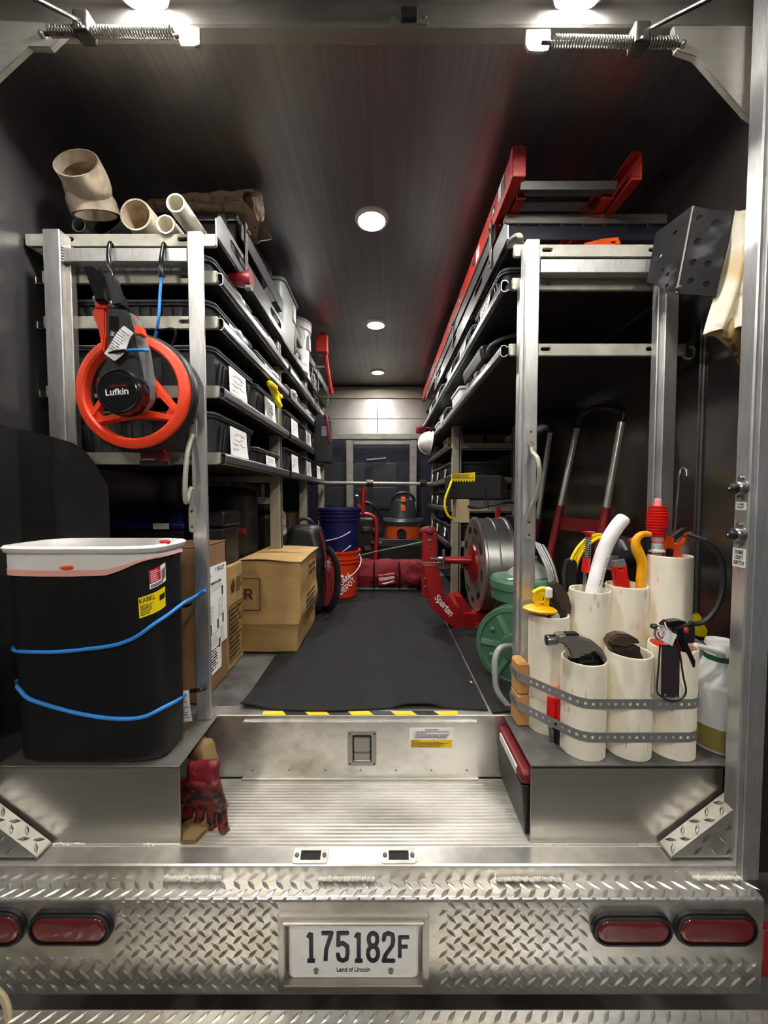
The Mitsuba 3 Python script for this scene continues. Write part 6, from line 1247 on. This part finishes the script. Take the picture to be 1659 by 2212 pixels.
# under the left platform: gloves, leather pad, wire loop
def glove(o, M, lab, m, seed):
    k = thing('work_glove', lab, 'glove'); B = []
    pal = [bone(A(x * .9, 0, .02), A(x, .004, -.045), .016, .015) for x in (-.028, -.010, .010, .028)]
    B += [m3.Manifold.hull_points(np.vstack([SPH[2].vertices * r + p for p, r in ((A(-.026, 0, .03), .016), (A(.026, 0, .03), .016), (A(-.036, 0, -.026), .013), (A(.036, 0, -.026), .013))]))]
    for i, (x, L) in enumerate(((-.042, .066), (-.014, .084), (.014, .078), (.042, .060))):
        a = A(x * .9, 0, -.034); b = a + A(x * .22, -.010 - .006 * (i % 2), -L * .52); c = b + A(x * .08, -.006 + .012 * (i % 2), -L * .48); B += [bone(a, b, .0108, .0106), bone(b, c, .0106, .0092)]
    B += [bone(A(-.034, -.004, .01), A(-.056, -.016, -.022), .015, .012), bone(A(-.056, -.016, -.022), A(-.058, -.020, -.050), .012, .0105)]
    cuff = m3.Manifold.hull_points(np.vstack([SPH[2].vertices * .014 + p for p in (A(-.024, 0, .03), A(.024, 0, .03), A(-.030, .012, .058), A(.020, .016, .064))]))
    add('hand', crumple(tr(solid(B, .0040, 5), M), .0016, 110, seed), m, k, 60); add('cuff', crumple(tr(solid([cuff], .005, 4), M), .006, 45, seed), TRIMRED if seed == 1 else FABRICRED, k, 60); return k
g0 = P(442, 1716, .985); glove(g0, Mx(g0, unit((.97, -.22, .05)), unit((.22, .97, .15)), unit((-.05, -.14, 1))) @ np.diag([1.22, 1.1, 1.12, 1]), 'dirty red rubber glove hanging out from under the left platform, front one', DIRTYGLOVE, 1)
g1 = P(406, 1742, 1.05); glove(g1, Mx(g1, unit((.95, -.3, .1)), unit((.3, .95, .1)), unit((-.1, -.1, 1))) @ np.diag([.9, 1.0, .9, 1]), 'second dirty red glove tucked behind the first under the left platform', DIRTYGLOVE, 2)
k = thing('leather_pad', 'tan leather pad with a dark cord loop under the gloves', 'pad')
pp = [PZ(u, v, ZD + .012) for u, v in ((398, 1812), (420, 1812), (462, 1770), (488, 1742), (482, 1735), (430, 1760), (398, 1780))]
add('pad', tr(ext(Polygon([p[:2] for p in pp]).buffer(.004), .011), UP((0, 0, ZD + .002))), LEATHER, k, 40)
add('cord_loop', tube(spl([PZ(398, 1818, ZD + .006), PZ(430, 1806, ZD + .008), PZ(470, 1762, ZD + .014), P(491, 1738, 1.02), P(486, 1728, 1.03), P(474, 1728, 1.05)], 40), .0035, 8), RUSTIRON, k, 60)
solo('leather_glove', crumple(solid([bone(P(440, 1620, 1.06), P(450, 1650, 1.05), .03, .028), bone(P(425, 1615, 1.09), P(440, 1620, 1.06), .03, .03), bone(P(455, 1640, 1.08), P(462, 1660, 1.07), .016, .014)], .007), .006, 40, 4), LEATHER, 'tan leather glove stuffed in the dark gap above the red gloves', 'glove', smooth=60)
# ================================================================ back of the truck
def vx(u, y): return P(u, 1000, y)[0]
def vz(v, y): return P(830, v, y)[2]
k = thing('dark_cabinet', 'dark cabinet across the front bulkhead with dull grey doors', 'cabinet'); yC = 3.92
add('body', cbox(-.85, .62, yC, YB - .01, ZF + .001, vz(952, yC) , .006), NAVYDARK, k)
for u0, u1, v0, v1 in ((700, 752, 1000, 1040), (757, 790, 1001, 1040), (804, 858, 1000, 1040), (770, 800, 1055, 1110), (804, 858, 1052, 1100), (690, 750, 1052, 1110)):
    add('door', cbox(vx(u0, yC), vx(u1, yC), yC - .012, yC - .001, vz(v1, yC), vz(v0, yC), .003), GREYHOOD, k)
add('latch_bar', tube([P(792, 994, yC - .03), P(834, 990, yC - .03)], .010, 8), GREYPLASTIC, k)
k = thing('back_rack', 'square tube rack frame with a level top bar at the back of the truck', 'rack'); yB = 3.72
add('top_bar', cbox(vx(717, yB), vx(946, yB), yB - .05, yB, vz(950, yB), vz(938, yB), .003), RAIL, k)
for u in (756, 892): add('upright', cbox(vx(u - 7.5, yB), vx(u + 7.5, yB), yB - .03, yB, ZF, vz(951, yB), .003), RAIL, k)
add('cross_bar', cbox(vx(764, yB), vx(885, yB), yB - .025, yB, vz(961, yB), vz(952, yB), .003), RAIL, k)
k = thing('chrome_rail', 'round chrome tube running across the back of the truck', 'rail'); yR = 3.50
add('tube', tube([P(676, 1043, yR), P(932, 1045, yR)], .0155, 14), RAIL, k)
for u in (799, 914): o = P(u, 1044, yR); add('clamp', tr(lathe([(.016, -.03), (.034, -.03), (.034, .03), (.016, .03)], 20), Mx(o, (0, 1, 0), (0, 0, 1), (1, 0, 0))), IRON, k); add('strap', cbox(o[0] - .02, o[0] + .02, yR - .02, yR - .01, vz(1110, yR), o[2] - .03), BLACK, k)
# shop vacuum on a black crate
k = thing('storage_crate', 'low black crate under the vacuum cleaner', 'crate'); yV = 2.95
add('body', hull(np.vstack([rbox(vx(786, yV), vx(922, yV), yV, yV + .38, ZF + .002, ZF + .01, .004).vertices, rbox(vx(778, yV), vx(930, yV), yV - .01, yV + .39, vz(1175, yV), vz(1172, yV), .004).vertices])), BLACK, k); zcr = vz(1172, yV) + .001; add('rim', cat(cbox(vx(776, yV), vx(932, yV), yV - .018, yV - .010, zcr - .03, zcr)), GREYHOOD, k)
k = thing('vacuum_cleaner', 'orange and black shop vacuum at the end of the aisle', 'vacuum cleaner'); vc = A(vx(871, yV + .16), yV + .18, 0); rV = .150
add('drum', mv(lathe([(0, zcr), (rV - .01, zcr), (rV, zcr + .02), (rV + .005, vz(1133, yV)), (0, vz(1133, yV))], 48), *vc), RIDGIDORANGE, k); add('lid', mv(lathe([(rV + .015, vz(1136, yV)), (rV + .018, vz(1128, yV)), (rV, vz(1122, yV)), (.10, vz(1120, yV)), (0, vz(1120, yV))], 48), *vc), GREYHOOD, k)
zl = vz(1121, yV); add('motor_dome', mv(lathe([(.115, zl), (.112, zl + .02), (.098, zl + .11), (.085, zl + .14), (.03, zl + .155), (0, zl + .156)], 40), *vc), GREYHOOD, k)
add('handle', tube(spl([vc + A(-.09, -.02, zl + .13), vc + A(-.06, -.03, zl + .185), vc + A(.06, -.03, zl + .185), vc + A(.09, -.02, zl + .13)], 20), .013, 10), BLACK, k, 60)
for v in (1079, 1098): o = P(871, v, vc[1] - .115); add('orange_badge', rbox(o[0] - .017, o[0] + .017, o[1], o[1] + .02, o[2] - .022, o[2] + .022, .004), VIVIDORANGE, k)
o = P(867, 1152, vc[1] - rV - .002); add('hose_port', tr(lathe([(.030, .0), (.038, .0), (.038, .02), (.030, .02)], 28), FRONT(o)), IRON, k); add('port_hole', tr(lathe([(0, .004), (.031, .004)][::-1], 28), FRONT(o)), DARK, k)
for s in (-1, 1): add('side_latch', rbox(vc[0] + s * (rV + .004) - .016, vc[0] + s * (rV + .004) + .016, vc[1] - .05, vc[1] + .02, vz(1150, yV), vz(1122, yV), .008), BLACK, k)
add('caster_tray', cbox(vx(826, yV), vx(918, yV), yV - .02, yV - .002, zcr + .002, zcr + .025), GREYHOOD, k)
# red tool bag
k = thing('tool_bag', 'red tool bag with a lettered pocket on the floor at the end of the aisle', 'tool bag'); yT = 2.70
bx0, bx1 = vx(768, yT), vx(914, yT); zt0, zt1 = ZF + .006, vz(1214, yT)
def tb(u, v):
    a = v * 2 * np.pi; n = meshkit.fbm(np.stack([u * 7, np.cos(a) * 2 + 4, np.sin(a) * 2 + 4], -1), 3, 2); return bx0 + (bx1 - bx0) * u, yT + .10 - .10 * np.cos(a) * (.75 + .4 * n), (zt0 + zt1) / 2 + (zt1 - zt0) / 2 * np.clip(np.sin(a) * 1.25, -1, 1) * (.82 + .3 * n)
add('body', skin(tb, 30, 36, .004), FABRICRED, k, 50); add('end', cat(*[hull(np.stack(tb(np.full(24, u), np.linspace(0, 1, 24)), 1)) if False else hull(np.vstack([np.stack(tb(np.full(24, u), np.linspace(0, 1, 24)), 1), np.stack(tb(np.full(24, u), np.linspace(0, 1, 24)), 1) + A(.002, 0, 0)])) for u in (.0, .995)]), FABRICRED, k)
o = P(836, 1252, yT - .035); pk = add('pocket', tr(rbox(-.065, .065, -.04, .04, 0, .03, .010), FRONT(o + A(0, .03, 0), 7)), DARKRED, k); add('lettering', text('Milwaukee', .024, FRONT(o + A(0, -.001, 0), 10), .105, .001, True), INKWHITE, pk); add('stroke', tr(ext(Polygon([(-.04, -.02), (.05, -.004), (.05, -.010), (-.02, -.028)]), .001), FRONT(o + A(0, -.001, -.004), 4)), INKWHITE, pk)
for u in (808, 862): q = P(u, 1253, yT - .03); add('black_strap', tube(spl([q + A(0, .09, .1), q + A(0, .01, .07), q + A(0, -.01, 0), q + A(0, .0, -.05)], 14), .018, 8, flat=.35), BLACK, k, 60)
add('base', rbox(vx(766, yT), vx(902, yT), yT - .03, yT + .2, ZF + .007, ZF + .03, .008), GREYHOOD, k)
solo('red_cloth', crumple(ball(P(898, 1240, 2.68) + A(0, 0, 0), (.07, .05, .085), 4), .03, 11, 4), FABRICRED, 'limp red cloth lying against the right end of the red tool bag', 'cloth', smooth=40)
# buckets
def bucket(cx, cy, z0, h, rb, rt, m, name, lab, ribs=2):
    k = thing('bucket', lab, 'bucket'); pr = [(0, z0), (rb - .006, z0), (rb, z0 + .008)]
    f = lambda t: rb + (rt - rb) * t
    pr += [(f(.72), z0 + h * .72)]
    for i in range(ribs): t = .74 + i * .08; pr += [(f(t), z0 + h * t), (f(t) + .009, z0 + h * t + .002), (f(t) + .009, z0 + h * t + .010), (f(t), z0 + h * t + .012)]
    pr += [(rt, z0 + h * .95), (rt + .008, z0 + h * .955), (rt + .008, z0 + h), (rt - .003, z0 + h), (rt - .006, z0 + h * .9), (rb - .006, z0 + .02), (0, z0 + .02)]
    add('body', mv(lathe(pr, 56), cx, cy, 0), m, k, 30); return k
bc = A(vx(733, 2.57), 2.575, 0); bh = vz(1192, 2.46) - ZF - .005
k = bucket(bc[0], bc[1], ZF + .006, bh, .112, .132, BUCKETORANGE, 'orange', 'orange bucket with white stencilled lettering beside the aisle mat')
def onbucket(m, cx, cy, r, a0, zc):           # bends flat lettering round a bucket: x is arc length from the angle a0
    m = tm(m).copy(); a = math.radians(a0) + m.vertices[:, 0] / r; rr = r + m.vertices[:, 2] + .018 * (m.vertices[:, 1] + .1) ; m.vertices = np.stack([cx + rr * np.cos(a), cy + rr * np.sin(a), zc + m.vertices[:, 1]], 1); return m
R45 = rot(38, (0, 0, 1))
for i, (s, w, h) in enumerate((('THE', .045, .020), ('HOME', .12, .034), ('DEPOT', .135, .034))): add('lettering', onbucket(refine(tr(text(s, h, UP((0, .030 - i * .045, 0)), w, .001, True), R45), .02), bc[0], bc[1], .1225, 287, ZF + .125), PAPER, k)
add('wire_handle', tube(spl([P(776, 1196, 2.52), P(780, 1208, 2.50), P(777, 1222, 2.47), P(765, 1238, 2.44), P(752, 1246, 2.42)], 24), .0032, 6), WHITE, k, 60); add('handle_grip', tube([P(742, 1246, 2.42), P(725, 1245, 2.425)], .008, 10), WHITE, k)
zb = ZF + .006 + bh * .75
k = bucket(bc[0] - .002, bc[1], zb + .045, vz(1098, 2.50) - zb - .045, .118, .142, NAVY, 'blue', 'dark blue bucket nested in the orange bucket', 3)
add('wire_handle', tube(spl([P(690, 1170, 2.47), P(720, 1165, 2.43), P(748, 1154, 2.42), P(757, 1148, 2.43)], 20), .003, 6), WHITE, k, 60); 
solo('white_wire', tube(spl([P(740, 1192, 2.43), P(748, 1186, 2.42), P(758, 1178, 2.425)], 12), .003, 6), WHITE, 'short white handle wire at the rim of the orange bucket', 'wire', smooth=60)
# red pipe cutter / threader stand beside the vacuum
k = thing('red_stand', 'dark red tubular stand with chrome fittings between the bucket and the vacuum', 'machine'); yS = 2.85
add('pole', tube([P(785, 1052, yS), P(784, 1110, yS)], .018, 14), MACHINERED, k); add('frame_tube', tube(spl([P(776, 1110, yS), P(795, 1111, yS), P(808, 1117, yS), P(813, 1135, yS), P(812, 1190, yS), P(811, 1240, yS)], 40), .016, 12), MACHINERED, k, 60); add('strut', tube([P(772, 1090, yS), P(790, 1112, yS)], .012, 10), MACHINERED, k)
o = P(790, 1160, yS + .03); add('motor', rbox(o[0] - .07, o[0] + .07, yS + .03, yS + .2, vz(1215, yS), vz(1120, yS), .02), BLACK, k)
for u, v, r in ((783, 1143, .022), (803, 1145, .018), (801, 1172, .014), (786, 1185, .02)): q = P(u, v, yS); add('fitting', cyl(q, q + A(.05, .02, 0), r * .8), CHROME, k)
add('crank', tube(spl([P(768, 1070, yS), P(777, 1070, yS), P(777, 1064, yS)], 10), .006, 8), CHROME, k); add('leg', tube([P(776, 1200, yS + .05), P(772, 1290, yS + .05)], .014, 10), MACHINERED, k); add('black_hose', tube(spl([P(788, 1085, yS), P(806, 1092, yS), P(820, 1110, yS + .02), P(824, 1135, yS + .03)], 20), .013, 10), BLACK, k, 60)
# black backpack with red trim
k = thing('tool_backpack', 'black tool backpack with red trim standing behind the R carton', 'backpack'); yP = 2.12
add('body', crumple(refine(hull(np.vstack([rbox(-.58, -.335, yP, yP + .24, ZF + .008, -.30, .05).vertices, rbox(-.555, -.36, yP + .02, yP + .22, -.36, vz(1136, yP), .06).vertices])), .03), .008, 12, 3), BLACK, k, 60)
add('red_panel', crumple(refine(rbox(-.345, -.312, yP + .02, yP + .2, ZF + .05, -.42, .012), .02), .004, 20, 3), FABRICRED, k, 60); add('piping', tube(spl([A(-.36, yP + .03, -.20), A(-.335, yP + .01, -.28), A(-.322, yP + .0, -.38), A(-.318, yP + .0, -.5)], 24), .009, 8, flat=.5), FABRICRED, k, 60)
add('shoulder_strap', tube(spl([A(-.325, yP + .06, -.30), A(-.275, yP + .03, -.36), A(-.262, yP + .03, -.48), A(-.285, yP + .03, -.60), A(-.325, yP + .05, ZF + .03)], 30), .024, 8, flat=.4), BLACK, k, 60); add('top_handle', tube(spl([A(-.50, yP + .1, -.165), A(-.48, yP + .09, -.135), A(-.43, yP + .09, -.135), A(-.41, yP + .1, -.165)], 16), .010, 8), GREYHOOD, k, 60); add('buckle', rbox(-.33, -.30, yP - .004, yP + .02, -.40, -.36, .004), GREYPLASTIC, k)
# under the left rack
k = thing('blue_tote', 'dark blue lidded tote with a white tag under the left rack', 'tote'); 
add('body', hull(np.vstack([rbox(-1.03, -.775, 1.47, 1.65, ZF + .002, ZF + .02, .01).vertices, rbox(-1.045, -.762, 1.455, 1.665, -.14, -.13, .005).vertices])), NAVYDARK, k); add('lid', hull(np.vstack([rbox(-1.055, -.752, 1.445, 1.675, -.129, -.10, .010).vertices, rbox(-1.01, -.79, 1.49, 1.63, -.075, -.052, .010).vertices])), NAVY, k, 40)
o = P(347, 1136, 1.441); add('white_tag', tr(ext(rpoly(.06, .022, .002), .001), FRONT((o[0], 1.444, -.113))), PAPER, k)
solo('tool_case', cat(rbox(-.735, -.604, 1.45, 1.60, zz1 + .004, -.12, .012), rbox(-.74, -.600, 1.445, 1.605, -.118, -.055, .012)), BLACK, 'black hard case standing on the lower carton', 'case')
k = thing('black_backpack', 'black backpack with a red stripe under the left rack, behind the R carton', 'backpack'); add('body', crumple(refine(rbox(-.88, -.635, 1.70, 1.98, ZF + .002, vz(1052, 1.8), .06), .03), .008, 12, 5), BLACK, k, 60); add('red_stripe', rbox(-.70, -.628, 1.72, 1.76, -.175, -.145, .01), FABRICRED, k)
solo('white_rag', crumple(ball(P(612, 1128, 2.35) + A(-.02, .02, 0), (.035, .03, .09), 4), .02, 18, 3), OLDPVC, 'greyish rag hanging beside the second left rack post', 'rag', smooth=30)
solo('dark_box', cat(rbox(-1.03, -.62, 2.05, 2.52, ZF + .002, -.10, .02), rbox(-1.0, -.66, 2.10, 2.48, -.098, -.02, .03)), BLACK, 'dark equipment case on the floor under the second left rack', 'case')
solo('brown_box', cbox(-.98, -.62, 2.75, 3.15, ZF + .002, -.12, .004), CARDBROWN, 'dim brown carton on the floor at the far left', 'cardboard box')
# hard hat and red bag near the top of the back rack
k = thing('hard_hat', 'white hard hat hanging at the end of the far right rack', 'hard hat'); hh = P(920, 958, 2.72)
sh = SPH[4].copy(); sh = sh.slice_plane((0, 0, 0), (0, 0, 1)); sh.vertices *= (.078, .105, .085); HM = Mx(hh + A(.035, 0, 0), unit((.15, 0, 1)), (0, 1, 0), unit((-1, 0, .15)))
add('shell', tr(sh, HM), WHITE, k, 60); add('ridge', tr(tube([(0.0 + .078 * math.sin(t) * 1.0, 0, .086 * math.cos(t)) for t in np.linspace(-1.4, 1.4, 20)], .008, 8), HM), WHITE, k, 60); add('brim', tr(mv(ext(Point(0, 0).buffer(.112, 24).difference(Point(0, 0).buffer(.074, 24)), .004), 0, 0, -.002) , HM @ np.diag([.76, 1, 1, 1])), WHITE, k); add('headband', tr(lathe([(.060, -.02), (.064, -.02), (.064, .02), (.060, .02)], 28), HM @ np.diag([.95, 1.2, 1, 1])), BLACK, k)
solo('red_bag', crumple(cat(refine(rbox(vx(899, 3.7), vx(935, 3.7), 3.66, 3.76, vz(938, 3.68) + .002, vz(921, 3.68), .02), .02)), .012, 22, 3), FABRICRED, 'dark red bag on the top bar of the back frame', 'bag', smooth=40)
